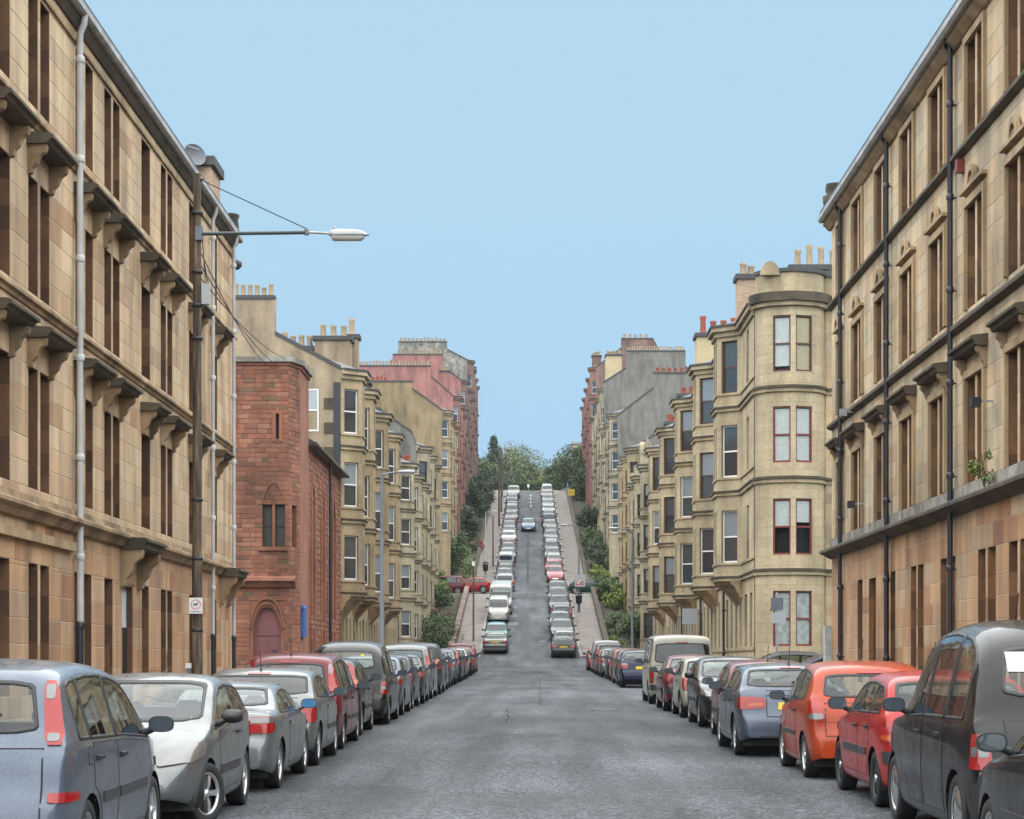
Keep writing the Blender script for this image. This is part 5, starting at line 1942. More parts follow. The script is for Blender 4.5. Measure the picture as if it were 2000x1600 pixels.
CARS = {}
JR = random.Random(99)
def make_car(key, sp):
    sh = Shell(sp)
    L, W, H = sh.L, sh.W, sh.H
    parts = []                         # (name, mesh, (x, y, z), paint?, [sub-parts])
    def add(name, me, pos=(0, 0, 0), painted=False, subs=(), rz=0.0):
        parts.append((name, me, pos, painted, list(subs), rz))
    add('body', sh.body, painted=True)
    rw, tw = sp.get('rw', 0.30), 0.19
    # dark floor and wheel housings
    mb = MB()
    mb.box(-W * 0.86, W * 0.86, 0.25, L - 0.3, 0.17, 0.34, 'rubber_gap')
    ra = sp.get('ra', 0.345)
    for yw in sp['wheels']:
        for sg in (-1, 1):
            rows = []
            for k in range(13):
                a = pi * (k - 1) / 10
                rows.append([(sg * W * 0.58, yw + (ra + 0.01) * cos(a), rw + (ra + 0.01) * sin(a)), (sg * W * 0.965, yw + (ra + 0.006) * cos(a), rw + (ra + 0.006) * sin(a))])
            mb.grid(rows, 'rubber_gap', True)
            mb.face([r[0] for r in rows], 'rubber_gap')
    add('underbody', mb.mesh('underbody'))
    ty, rim = wheel_meshes(rw, tw, sp.get('rim', 'five'))
    for yw in sp['wheels']:
        for sg in (-1, 1):
            x = sg * (W * 0.985 - tw / 2 - 0.015)
            add('wheel', ty, (x, yw, rw), subs=[('rim', rim)], rz=0.0 if sg > 0 else pi)
    # glass in its seals
    for pl in sh.side_polys:
        me = patch(sh, pl, 'side', 0.004, sp.get('sideglass', 'glass_side'), 0.07, 0.0, 'side_window')
        se = ring(sh, pl, 'side', 0.012, 0.016, 0.006, 'trim_black', 'window_seal')
        add('side_window', me, subs=[('window_seal', se)])
        add('side_window', mirrored(me), subs=[('window_seal', mirrored(se))])
    for (pl, mode, mat, nm) in ((sh.rear_poly, 'rear', sp.get('rg', 'glass_rear'), 'rear_window'), (sh.front_poly, 'front', 'glass_front', 'windscreen')):
        me = patch(sh, pl, mode, 0.004, mat, 0.08, 0.0, nm)
        se = ring(sh, pl, mode, 0.012, 0.018, 0.006, 'trim_black', 'window_seal')
        add(nm, me, subs=[('window_seal', se)])
    # cabin
    ys, ye = sp['rearglass'][1], sp['frontglass'][1]
    zs = interp(sh.belt, L * 0.5)
    def seat(y, x0, x1, zt, heads):
        mb = MB()
        mb.prism([(x0, y, 0.36), (x0, y + 0.5, 0.36), (x0, y + 0.5, 0.50), (x0, y + 0.1, 0.48), (x0, y - 0.12, zt), (x0, y - 0.22, zt), (x0, y - 0.1, 0.4)], (x1 - x0, 0, 0), 'cabin_cloth')
        for hx in heads:
            mb.prism([(hx - 0.12, y - 0.2, zt + 0.03), (hx + 0.12, y - 0.2, zt + 0.03), (hx + 0.13, y - 0.2, zt + 0.13), (hx + 0.08, y - 0.2, zt + 0.2), (hx - 0.08, y - 0.2, zt + 0.2), (hx - 0.13, y - 0.2, zt + 0.13)], (0, 0.09, 0), 'cabin_cloth')
            mb.box(hx - 0.03, hx + 0.03, y - 0.17, y - 0.15, zt - 0.02, zt + 0.035, 'cabin_plastic')
        return mb.mesh('seat')
    yf_ = sp['frontglass'][0] - 0.25
    for sg in (-1, 1):
        add('seat', seat(yf_, sg * 0.36 - 0.24, sg * 0.36 + 0.24, zs + 0.02, (sg * 0.36,)))
    if yf_ - 0.85 > ys + 0.1:
        add('rear_seat', seat(yf_ - 0.85, -W * 0.74, W * 0.74, zs - 0.02, (-0.38, 0.38)))
    mb = MB()
    mb.box(-W * 0.8, W * 0.8, ye - 0.35, ye - 0.02, 0.6, min(zs, sh.ztop(ye)) - 0.05, 'cabin_plastic')
    mb.box(-W * 0.8, W * 0.8, ys - 0.05, ye - 0.3, 0.341, 0.36, 'cabin_plastic')
    add('dashboard', mb.mesh('dashboard'))
    mb = MB()
    cy0, cz0 = ye - 0.5, zs - 0.03
    mb.tube([(0.36 + 0.18 * cos(2 * pi * q / 16), cy0 + 0.06 * sin(2 * pi * q / 16), cz0 + 0.17 * sin(2 * pi * q / 16)) for q in range(17)], 0.014, 'cabin_plastic', 6, cap=False)
    mb.tube([(0.36, cy0, cz0), (0.36, cy0 + 0.25, cz0 - 0.1)], 0.03, 'cabin_plastic', 6)
    add('steering_wheel', mb.mesh('steering_wheel'))
    # doors with shut lines, handles, side mouldings
    for (a, b) in sp['doors']:
        zl = 0.30
        near = [w_ for w_ in sp['wheels']]
        pl = []
        n = 10
        lo = []
        for k in range(n + 1):
            y = a + (b - a) * k / n
            z = zl
            for w_ in near:
                dd = abs(y - w_)
                if dd < ra + 0.06:
                    z = max(z, rw + sqrt(max(0, (ra + 0.06) ** 2 - dd * dd)))
            lo.append((y, z))
        hi = [(y, interp(sh.belt, y) - 0.01) for y, _ in lo]
        pl = lo + hi[::-1]
        cx, cz = (a + b) / 2, 0.62
        gp = [(p[0] + (0.009 if p[0] > cx else -0.009), p[1] + (0.008 if p[1] > cz else -0.009)) for p in pl]
        gap = patch(sh, gp, 'side', 0.0018, 'rubber_gap', 0.12, 0.006, 'door_gap')
        dm = patch(sh, pl, 'side', 0.0042, None, 0.08, 0.008, 'door')
        hy, hz = a + 0.14, interp(sh.belt, a + 0.14) - 0.12
        h, nn, d = cast(sh.bvh, 'side', hy, hz)
        mb = MB()
        x = h.x
        hm = sp.get('handle', 'trim_black')
        mb.box(x + 0.002, x + 0.035, hy - 0.09, hy + 0.09, hz - 0.012, hz + 0.016, hm if hm else 'trim_black')
        mb.box(x - 0.01, x + 0.02, hy - 0.10, hy - 0.075, hz - 0.02, hz + 0.022, 'trim_black')
        hd = mb.mesh('door_handle')
        subs = [('door_gap', gap), ('door_handle', hd)]
        if sp.get('mould'):
            z0, z1 = sp['mould']
            lo_y = [p[0] for p in lo if p[1] < z0]
            if lo_y:
                ml = patch(sh, [(min(lo_y) + 0.015, z0), (max(lo_y) - 0.015, z0), (max(lo_y) - 0.015, z1), (min(lo_y) + 0.015, z1)], 'side', 0.018, 'moulding', 0.15, 0.012, 'side_moulding')
                subs.append(('side_moulding', ml))
        add('door', dm, painted=True, subs=subs)
        add('door', mirrored(dm), painted=True, subs=[(n_, mirrored(m_)) for n_, m_ in subs])
    # lamps: outlines seen from behind or in front, x as share of half width
    def lamp(poly, mode, mat, name, extra=()):
        ym = sp.get('tailwrap', 0.34) if mode == 'rear' else 0.75
        pl = fit(sh, roundpoly([(x * W, z) for x, z in poly], 1), mode, ym)
        me = patch(sh, pl, mode, 0.016, mat, 0.03, 0.012, name)
        sub = []
        for (q, m2) in extra:
            e = patch(sh, fit(sh, roundpoly([(x * W, z) for x, z in q], 1), mode, ym - 0.02), mode, 0.020, m2, 0.03, 0.010, 'lens')
            sub.append(('lens', e))
        add(name, me, subs=sub)
        add(name, mirrored(me), subs=[(a_, mirrored(b_)) for a_, b_ in sub])
    lamp(sp['tail'][0], 'rear', sp.get('taillens', 'lens_red'), 'tail_light', sp['tail'][1:])
    lamp(sp['head'], 'front', 'lens_clear', 'headlight')
    if 'reflector' in sp:
        lamp(sp['reflector'], 'rear', 'lens_red', 'rear_reflector')
    # bumpers, tailgate line, plates, grille
    if sp.get('bumper'):
        z0, z1 = sp['bumper']
        bmat = sp.get('bumpermat', 'moulding')
        bp_ = [(W * 0.97 * k, z0) for k in (-1, -0.98, -0.9, -0.5, 0, 0.5, 0.9, 0.98, 1)]
        bp_ = fit(sh, bp_ + [(x, z1) for x, _ in bp_[::-1]], 'rear', 0.30)
        me = patch(sh, bp_, 'rear', 0.02, bmat, 0.05, 0.012, 'rear_bumper')
        add('rear_bumper', me)
        me = patch(sh, fit(sh, [(-W * 0.9, z0 - 0.04), (W * 0.9, z0 - 0.04), (W * 0.9, z1 - 0.04), (-W * 0.9, z1 - 0.04)], 'front', 0.4), 'front', 0.02, bmat, 0.05, 0.012, 'front_bumper')
        add('front_bumper', me)
    if sp.get('gate'):
        (gx, gz0, gz1) = sp['gate']
        t = 0.012
        pl_o = [(-gx * W, gz0), (gx * W, gz0), (gx * W, gz1), (-gx * W, gz1)]
        gap = patch(sh, [(-gx * W - t, gz0 - t), (gx * W + t, gz0 - t), (gx * W + t, gz1 + t), (-gx * W - t, gz1 + t)], 'rear', 0.0025, 'rubber_gap', 0.08, 0.006, 'tailgate_gap')
        me = patch(sh, pl_o, 'rear', 0.006, None, 0.08, 0.008, 'tailgate')
        add('tailgate', me, painted=True, subs=[('tailgate_gap', gap)])
    # high brake light, maker's roundel without any device, fuel flap
    yg = sp['rearglass'][1]
    if sp['H'] > 1.38 and key not in ('taxi', 'boxvan', 'oldhatch'):
        zt_ = sh.ztop(yg) + 0.028
        h_, n_, d_ = cast(sh.bvh, 'rear', 0.0, zt_)
        if h_.y < yg + 0.3:
            add('brake_light', patch(sh, [(-0.16, zt_ - 0.012), (0.16, zt_ - 0.012), (0.16, zt_ + 0.012), (-0.16, zt_ + 0.012)], 'rear', 0.012, 'lens_red', 0.08, 0.01, 'brake_light'))
    if sp.get('gate') and key not in ('taxi', 'van'):
        bz = sp['gate'][2] - 0.075
        add('badge', patch(sh, [(0.045 * cos(2 * pi * q / 14), bz + 0.045 * sin(2 * pi * q / 14)) for q in range(14)], 'rear', 0.014, 'chrome', 0.05, 0.01, 'badge'))
    if sp.get('doors'):
        fy, fz = sp['wheels'][0] + 0.02, interp(sh.belt, sp['wheels'][0]) - 0.10
        if fz - 0.07 > rw + ra:
            fl = patch(sh, roundpoly([(fy - 0.075, fz - 0.06), (fy + 0.075, fz - 0.06), (fy + 0.075, fz + 0.06), (fy - 0.075, fz + 0.06)], 2), 'side', 0.0045, None, 0.05, 0.006, 'fuel_flap')
            fg = patch(sh, roundpoly([(fy - 0.083, fz - 0.068), (fy + 0.083, fz - 0.068), (fy + 0.083, fz + 0.068), (fy - 0.083, fz + 0.068)], 2), 'side', 0.002, 'rubber_gap', 0.05, 0.005, 'flap_gap')
            add('fuel_flap', fl, painted=True, subs=[('flap_gap', fg)])
    pz = sp.get('platez', 0.72)
    me = patch(sh, [(-0.26, pz), (0.26, pz), (0.26, pz + 0.11), (-0.26, pz + 0.11)], 'rear', 0.022, 'plate_yellow', 0.2, 0.02, 'number_plate')
    add('number_plate', me)
    me = patch(sh, [(-0.26, 0.40), (0.26, 0.40), (0.26, 0.51), (-0.26, 0.51)], 'front', 0.03, 'plate_white', 0.2, 0.02, 'number_plate')
    add('number_plate', me)
    gx0, gz0, gz1 = sp.get('grille', (0.42, 0.58, 0.68))
    me = patch(sh, roundpoly([(-gx0 * W, gz0), (gx0 * W, gz0), (gx0 * W, gz1), (-gx0 * W, gz1)], 1), 'front', 0.010, 'trim_black', 0.06, 0.01, 'grille')
    add('grille', me)
    me = patch(sh, [(-0.5 * W, 0.30), (0.5 * W, 0.30), (0.45 * W, 0.38), (-0.45 * W, 0.38)], 'front', 0.008, 'trim_black', 0.08, 0.01, 'air_intake')
    add('air_intake', me)
    me = patch(sh, [(-0.62 * W, 0.235), (0.62 * W, 0.235), (0.62 * W, 0.33), (-0.62 * W, 0.33)], 'rear', 0.008, 'trim_black', 0.08, 0.01, 'rear_valance')
    add('rear_valance', me)
    # door mirrors: shell and glass that looks back
    my = sp['mirror']
    mz = interp(sh.belt, my) + 0.06
    h, nn, d = cast(sh.bvh, 'side', my, mz)
    mb = MB()
    x0 = h.x + 0.045
    rows = []
    for (dy, k) in ((0.0, 1.0), (0.03, 1.0), (0.07, 0.86), (0.10, 0.55), (0.115, 0.15)):
        rows.append([(x0 + 0.095 + 0.105 * k * (abs(cos(a)) ** 0.7) * (1 if cos(a) > 0 else -1), my + dy, mz + 0.07 + 0.068 * k * (abs(sin(a)) ** 0.7) * (1 if sin(a) > 0 else -1)) for a in [2 * pi * q / 20 for q in range(20)]])
    mb.grid(rows, 'trim_black', True, True)
    mb.face(rows[-1], 'trim_black', True)
    mb.tube([(h.x - 0.02, my + 0.05, mz - 0.01), (x0 + 0.03, my + 0.05, mz + 0.035)], 0.03, 'trim_black', 8)
    sh_m = mb.mesh('door_mirror')
    if sp.get('mirrorpaint'):
        sh_m.materials.clear()
        sh_m.materials.append(None)
    mb = MB()
    mb.face([(x0 + 0.095 + 0.094 * (abs(cos(a)) ** 0.7) * (1 if cos(a) > 0 else -1), my - 0.004, mz + 0.07 + 0.058 * (abs(sin(a)) ** 0.7) * (1 if sin(a) > 0 else -1)) for a in [2 * pi * q / 20 for q in range(20)]], sp.get('mglass', 'mirror_glass'))
    mb.face([(p[0], my - 0.002, p[2]) for p in rows[0]], 'trim_black')
    mg = mb.mesh('mirror_glass')
    add('door_mirror', sh_m, painted=bool(sp.get('mirrorpaint')), subs=[('mirror_glass', mg)])
    add('door_mirror', mirrored(sh_m), painted=bool(sp.get('mirrorpaint')), subs=[('mirror_glass', mirrored(mg))])
    if sp.get('aerial'):
        ya = sp['aerial']
        mb = MB()
        mb.tube([(0, ya, sh.ztop(ya) - 0.01), (0, ya + 0.02, sh.ztop(ya) + 0.03)], 0.018, 'trim_black', 6)
        mb.tube([(0, ya + 0.02, sh.ztop(ya) + 0.02), (0, ya - 0.12, sh.ztop(ya) + 0.30)], 0.005, 'trim_black', 5)
        add('aerial', mb.mesh('aerial'))
    if sp.get('wiper', True):
        y0, y1 = sp['rearglass']
        pts = []
        za = min(sh.ztop(y0), sh.ztop(y1)) + 0.03
        for k in range(6):
            x = -0.02 + 0.34 * k / 5
            h, nn, d = cast(sh.bvh, 'rear', x, za + 0.02 + 0.07 * k / 5)
            pts.append(h + (nn - d).normalized() * 0.02)
        mb = MB()
        mb.tube(pts, 0.009, 'trim_black', 5)
        add('rear_wiper', mb.mesh('rear_wiper'))
    for ex in sp.get('extra', ()):
        ex(sh, add)
    CARS[key] = (sh, parts)

DETAIL = {'badge', 'fuel_flap', 'brake_light', 'door', 'tailgate', 'rear_wiper', 'aerial', 'steering_wheel', 'air_intake', 'rear_valance', 'grille', 'rear_reflector', 'front_bumper'}
def car(key, colr, label, cx, y_rear, facing=1, group='cars parked along the kerb', lod=0, rz=0.0, cat='car', name='parked_car', pitch=None, z=None, turn=0.0, tall=1.0):
    """facing 1: nose away from the camera, -1: nose towards it. y_rear is the end nearest the camera."""
    sh, parts = CARS[key]
    root = thing(name, label, cat, group=group)
    yc = y_rear + sh.L / 2
    if pitch is None:
        pitch = atan2(gz(yc + 1.3) - gz(yc - 1.3), 2.6)
    zc = (gz(yc + 1.3) + gz(yc - 1.3)) / 2 if z is None else z
    if lod:
        rz += JR.uniform(-0.016, 0.016)
        cx += JR.uniform(-0.07, 0.07)
    root.location = (cx, yc, zc)
    M = Matrix.Rotation(pitch, 3, 'X') @ Matrix.Rotation(rz + (0 if facing > 0 else pi), 3, 'Z')
    root.rotation_euler = M.to_euler()
    root.scale = (1, 1, tall)
    pm = PAINT[colr]
    for (nm, me, pos, painted, subs, prz) in parts:
        if lod and nm in DETAIL:
            continue
        o = bpy.data.objects.new(nm, me)
        C.objects.link(o)
        o.parent = root
        o.location = (pos[0], pos[1] - sh.L / 2, pos[2])
        o.rotation_euler = (0, 0, prz)
        if nm == 'wheel' and turn and pos[1] > sh.L / 2:
            o.rotation_euler = (0, 0, prz + turn)
        if painted:
            o.material_slots[0].link = 'OBJECT'
            o.material_slots[0].material = pm
        if lod > 1 and nm != 'wheel':
            continue
        for (sn, sm) in subs:
            q = bpy.data.objects.new(sn, sm)
            C.objects.link(q)
            q.parent = o
    return root

# --- body types -----------------------------------------------------------
TAIL_MID = [[(0.62, 0.74), (0.97, 0.74), (0.96, 0.93), (0.66, 0.93)], ([(0.66, 0.86), (0.95, 0.86), (0.95, 0.92), (0.67, 0.92)], 'lens_clear')]
HEAD = [(0.50, 0.60), (0.93, 0.66), (0.95, 0.78), (0.60, 0.70)]
make_car('mpv', dict(tailwrap=0.43, L=4.04, W=1.70, H=1.62, top=[(0, 0.44), (0.01, 0.60), (0.05, 0.66), (0.08, 0.72), (0.10, 0.95), (0.17, 1.07), (0.33, 1.48), (0.42, 1.55), (0.7, 1.60), (1.35, 1.63), (2.2, 1.58), (2.6, 1.47), (3.28, 1.02), (3.8, 0.88), (3.98, 0.70), (4.04, 0.5)],
         belt=(1.03, 0.985, 0.86), wheels=(0.74, 3.32), side=[(0.50, 0.78), (0.82, 1.66), (1.72, 3.16)], rearglass=(0.185, 0.335), frontglass=(2.62, 3.26), doors=[(0.86, 1.66), (1.70, 2.86)], mould=(0.55, 0.63),
         tail=[[(0.755, 1.02), (0.915, 1.02), (0.80, 1.46), (0.70, 1.47)], ([(0.73, 1.34), (0.80, 1.34), (0.785, 1.44), (0.72, 1.44)], 'lens_clear'), ([(0.775, 1.045), (0.87, 1.045), (0.865, 1.10), (0.77, 1.10)], 'lens_clear')], reflector=[(0.80, 0.62), (0.985, 0.62), (0.985, 0.69), (0.80, 0.69)],
         head=HEAD, mirror=3.0, gate=(0.74, 0.50, 0.99), platez=0.78, rim='seven', rginset=0.17, sideglass='glass_side', tum=0.24, aerial=None, round=1.0))
make_car('zafira', dict(tailwrap=0.43, L=4.32, W=1.74, H=1.68, top=[(0, 0.44), (0.01, 0.60), (0.05, 0.66), (0.08, 0.70), (0.10, 0.98), (0.17, 1.08), (0.38, 1.54), (0.5, 1.62), (0.8, 1.66), (1.6, 1.69), (2.4, 1.63), (2.8, 1.52), (3.5, 1.04), (4.1, 0.88), (4.26, 0.70), (4.32, 0.5)],
         belt=(1.02, 0.985, 0.86), wheels=(0.78, 3.48), side=[(0.52, 0.86), (0.92, 1.85), (1.91, 3.36)], rearglass=(0.185, 0.37), frontglass=(2.82, 3.48), doors=[(0.95, 1.85), (1.89, 3.0)], mould=(0.5, 0.58),
         tail=[[(0.755, 1.02), (0.915, 1.02), (0.80, 1.5), (0.70, 1.51)], ([(0.735, 1.32), (0.81, 1.32), (0.785, 1.48), (0.715, 1.48)], 'lens_clear')], head=HEAD, mirror=3.12, gate=(0.74, 0.48, 0.99), platez=0.74, rim='multi', rginset=0.17, tum=0.24, aerial=0.62))
make_car('super', dict(L=3.83, W=1.66, H=1.43, top=[(0, 0.42), (0.01, 0.56), (0.05, 0.62), (0.10, 0.66), (0.14, 0.90), (0.24, 0.99), (0.60, 1.34), (0.82, 1.40), (1.5, 1.44), (2.0, 1.39), (2.88, 0.97), (3.45, 0.80), (3.72, 0.62), (3.83, 0.46)],
         belt=(1.0, 0.93, 0.78), wheels=(0.62, 3.06), side=[(0.55, 1.28), (1.33, 2.74)], rearglass=(0.28, 0.62), frontglass=(2.04, 2.86), doors=[(1.30, 2.55)], mould=(0.46, 0.55),
         tail=[[(0.66, 0.70), (0.98, 0.70), (0.97, 0.92), (0.72, 0.92)], ([(0.74, 0.82), (0.95, 0.82), (0.94, 0.90), (0.75, 0.90)], 'lens_clear')], head=[(0.46, 0.585), (0.93, 0.64), (0.955, 0.82), (0.66, 0.72)], mirror=2.46, gate=(0.62, 0.62, 0.95), platez=0.44, rim='five', grille=(0.45, 0.34, 0.42), aerial=0.9))
make_car('coupe', dict(L=4.49, W=1.76, H=1.37, top=[(0, 0.42), (0.01, 0.58), (0.04, 0.66), (0.07, 0.70), (0.09, 0.93), (0.16, 1.01), (0.62, 1.035), (0.72, 1.05), (1.30, 1.30), (1.65, 1.36), (2.2, 1.375), (2.6, 1.32), (3.28, 0.97), (4.05, 0.82), (4.38, 0.66), (4.49, 0.48)],
         belt=(0.95, 0.93, 0.80), wheels=(0.87, 3.60), rw=0.315, ra=0.355, side=[(0.98, 1.62), (1.66, 3.12)], rearglass=(0.76, 1.28), frontglass=(2.64, 3.26), doors=[(1.58, 2.95)], mould=None, handle='chrome',
         tail=[[(0.60, 0.74), (0.985, 0.74), (0.97, 0.94), (0.62, 0.94)], ([(0.62, 0.865), (0.965, 0.865), (0.96, 0.93), (0.63, 0.93)], 'lens_clear')], head=HEAD, mirror=2.95, mglass='mirror_blue', mirrorpaint=True, gate=(0.58, 0.68, 0.97), platez=0.76, rim='five', wiper=False, tum=0.42, grille=(0.25, 0.56, 0.68)))
make_car('saloon', dict(L=4.42, W=1.74, H=1.42, top=[(0, 0.42), (0.01, 0.58), (0.04, 0.66), (0.07, 0.70), (0.09, 0.95), (0.16, 1.03), (0.52, 1.05), (0.60, 1.06), (1.08, 1.34), (1.35, 1.40), (2.1, 1.43), (2.5, 1.38), (3.22, 0.98), (4.0, 0.82), (4.32, 0.66), (4.42, 0.48)],
         belt=(0.96, 0.93, 0.80), wheels=(0.85, 3.50), side=[(0.78, 1.68), (1.74, 3.05)], rearglass=(0.64, 1.07), frontglass=(2.54, 3.20), doors=[(1.02, 1.70), (1.74, 2.86)], mould=(0.5, 0.57),
         tail=[[(0.56, 0.76), (0.985, 0.76), (0.97, 0.94), (0.56, 0.94)]], head=HEAD, mirror=2.86, gate=(0.54, 0.70, 0.99), platez=0.78, rim='multi', bumper=(0.46, 0.62), wiper=False, tum=0.4))
make_car('hatch', dict(L=4.20, W=1.74, H=1.45, top=[(0, 0.42), (0.01, 0.58), (0.05, 0.64), (0.09, 0.68), (0.12, 0.92), (0.22, 1.03), (0.55, 1.34), (0.78, 1.41), (1.5, 1.45), (2.1, 1.40), (2.9, 0.99), (3.7, 0.83), (4.08, 0.64), (4.20, 0.46)],
         belt=(1.02, 0.96, 0.80), wheels=(0.72, 3.24), rw=0.31, ra=0.35, side=[(0.52, 1.02), (1.06, 1.70), (1.75, 2.78)], rearglass=(0.26, 0.57), frontglass=(2.14, 2.88), doors=[(0.98, 1.70), (1.74, 2.66)], mould=(0.52, 0.59),
         tail=TAIL_MID, head=HEAD, mirror=2.56, gate=(0.66, 0.62, 0.99), platez=0.70, rim='seven', aerial=0.8))
make_car('leon', dict(L=4.20, W=1.74, H=1.44, top=[(0, 0.42), (0.01, 0.58), (0.05, 0.64), (0.09, 0.70), (0.13, 0.94), (0.24, 1.04), (0.62, 1.33), (0.9, 1.41), (1.5, 1.445), (2.1, 1.39), (2.95, 0.98), (3.7, 0.82), (4.08, 0.62), (4.20, 0.46)],
         belt=(1.01, 0.95, 0.79), wheels=(0.70, 3.22), rw=0.315, ra=0.355, side=[(0.64, 1.66), (1.71, 2.80)], rearglass=(0.28, 0.64), frontglass=(2.14, 2.92), doors=[(1.60, 2.72)], mould=(0.5, 0.58),
         tail=[[(0.70, 0.66), (0.985, 0.66), (0.97, 0.90), (0.74, 0.90)]], head=HEAD, mirror=2.62, mirrorpaint=True, gate=(0.66, 0.62, 1.0), platez=0.42, rim='multi', rg='glass_tint', rginset=0.07, aerial=0.85, handle='chrome'))
make_car('tallhatch', dict(tailwrap=0.43, L=4.0, W=1.68, H=1.46, top=[(0, 0.42), (0.01, 0.58), (0.05, 0.64), (0.09, 0.68), (0.11, 0.94), (0.19, 1.03), (0.42, 1.37), (0.6, 1.43), (1.3, 1.47), (2.0, 1.42), (2.75, 1.0), (3.55, 0.84), (3.88, 0.66), (4.0, 0.46)],
         belt=(1.0, 0.96, 0.81), wheels=(0.64, 3.12), side=[(0.52, 0.92), (0.97, 1.62), (1.67, 2.66)], rearglass=(0.22, 0.42), frontglass=(2.04, 2.74), doors=[(0.9, 1.62), (1.66, 2.52)], mould=(0.48, 0.56),
         tail=[[(0.74, 0.78), (0.93, 0.78), (0.79, 1.36), (0.69, 1.37)], ([(0.78, 0.96), (0.92, 0.96), (0.90, 1.03), (0.775, 1.03)], 'lens_orange')], head=HEAD, mirror=2.42, gate=(0.70, 0.60, 0.99), platez=0.70, rim='seven', bumper=(0.42, 0.60), rginset=0.15))
make_car('oldhatch', dict(L=4.0, W=1.69, H=1.38, top=[(0, 0.42), (0.01, 0.60), (0.05, 0.645), (0.09, 0.69), (0.12, 0.88), (0.22, 0.97), (0.52, 1.29), (0.72, 1.35), (1.4, 1.385), (2.0, 1.34), (2.75, 0.94), (3.5, 0.80), (3.88, 0.62), (4.0, 0.46)],
         belt=(0.93, 0.90, 0.76), wheels=(0.72, 3.20), rw=0.285, ra=0.33, side=[(0.50, 0.98), (1.03, 1.64), (1.69, 2.66)], rearglass=(0.245, 0.51), frontglass=(2.04, 2.72), doors=[(0.96, 1.62), (1.66, 2.62)], mould=(0.50, 0.58),
         tail=[[(0.60, 0.675), (0.985, 0.675), (0.97, 0.87), (0.66, 0.87)], ([(0.62, 0.69), (0.97, 0.69), (0.97, 0.745), (0.64, 0.745)], 'lens_orange')], taillens='lens_red', head=HEAD, mirror=2.50, gate=(0.60, 0.64, 0.92), platez=0.70, rim='steel', bumper=(0.46, 0.585), bumpermat='moulding', aerial=1.7))
make_car('city', dict(L=3.73, W=1.69, H=1.62, top=[(0, 0.42), (0.01, 0.58), (0.05, 0.64), (0.08, 0.70), (0.10, 0.96), (0.20, 1.08), (0.46, 1.46), (0.62, 1.55), (1.25, 1.62), (1.9, 1.57), (2.85, 1.02), (3.4, 0.86), (3.62, 0.68), (3.73, 0.48)],
         belt=(1.10, 1.0, 0.84), wheels=(0.66, 2.98), rw=0.305, ra=0.345, side=[(0.62, 1.24), (1.29, 2.72)], rearglass=(0.23, 0.44), frontglass=(1.96, 2.84), doors=[(1.26, 2.52)], mould=(0.56, 0.62),
         tail=[[(0.72, 0.80), (0.985, 0.80), (0.95, 1.10), (0.80, 1.12)], ([(0.76, 0.82), (0.96, 0.82), (0.95, 0.90), (0.77, 0.90)], 'lens_clear')], head=HEAD, mirror=2.40, gate=(0.72, 0.60, 1.03), platez=0.80, rim='five', rginset=0.15, tum=0.26, aerial=1.1))
make_car('sporthatch', dict(L=4.29, W=1.77, H=1.43, top=[(0, 0.42), (0.01, 0.58), (0.05, 0.63), (0.10, 0.69), (0.14, 0.94), (0.26, 1.04), (0.66, 1.33), (0.9, 1.395), (1.6, 1.43), (2.2, 1.38), (3.0, 0.98), (3.8, 0.82), (4.16, 0.64), (4.29, 0.46)],
         belt=(0.99, 0.94, 0.79), wheels=(0.78, 3.36), rw=0.32, ra=0.36, side=[(0.62, 1.12), (1.17, 1.84), (1.89, 2.92)], rearglass=(0.31, 0.67), frontglass=(2.24, 2.98), doors=[(1.06, 1.82), (1.86, 2.78)],
         tail=[[(0.50, 0.74), (0.98, 0.72), (0.985, 0.92), (0.52, 0.90)], ([(0.55, 0.78), (0.80, 0.77), (0.80, 0.82), (0.55, 0.83)], 'lens_orange')], head=HEAD, mirror=2.66, gate=(0.48, 0.62, 1.0), platez=0.72, rim='five', aerial=0.9, tum=0.36))
make_car('mini', dict(L=3.63, W=1.69, H=1.41, top=[(0, 0.40), (0.01, 0.54), (0.04, 0.60), (0.07, 0.66), (0.10, 0.88), (0.20, 0.98), (0.36, 1.32), (0.5, 1.39), (1.1, 1.42), (1.9, 1.40), (2.2, 1.33), (2.62, 0.97), (3.2, 0.86), (3.52, 0.70), (3.63, 0.46)],
         belt=(0.97, 0.95, 0.84), wheels=(0.56, 3.03), rw=0.31, ra=0.355, side=[(0.34, 1.14), (1.18, 2.54)], rearglass=(0.215, 0.365), frontglass=(2.22, 2.62), doors=[(1.16, 2.4)],
         tail=[[(0.74, 0.64), (0.93, 0.64), (0.93, 0.93), (0.74, 0.93)], ([(0.79, 0.74), (0.89, 0.74), (0.89, 0.84), (0.79, 0.84)], 'lens_orange')], head=[(0.55, 0.66), (0.85, 0.68), (0.86, 0.86), (0.60, 0.84)], mirror=2.34, gate=(0.6, 0.6, 0.95), platez=0.66, rim='five', tum=0.24, rginset=0.08, handle='chrome'))
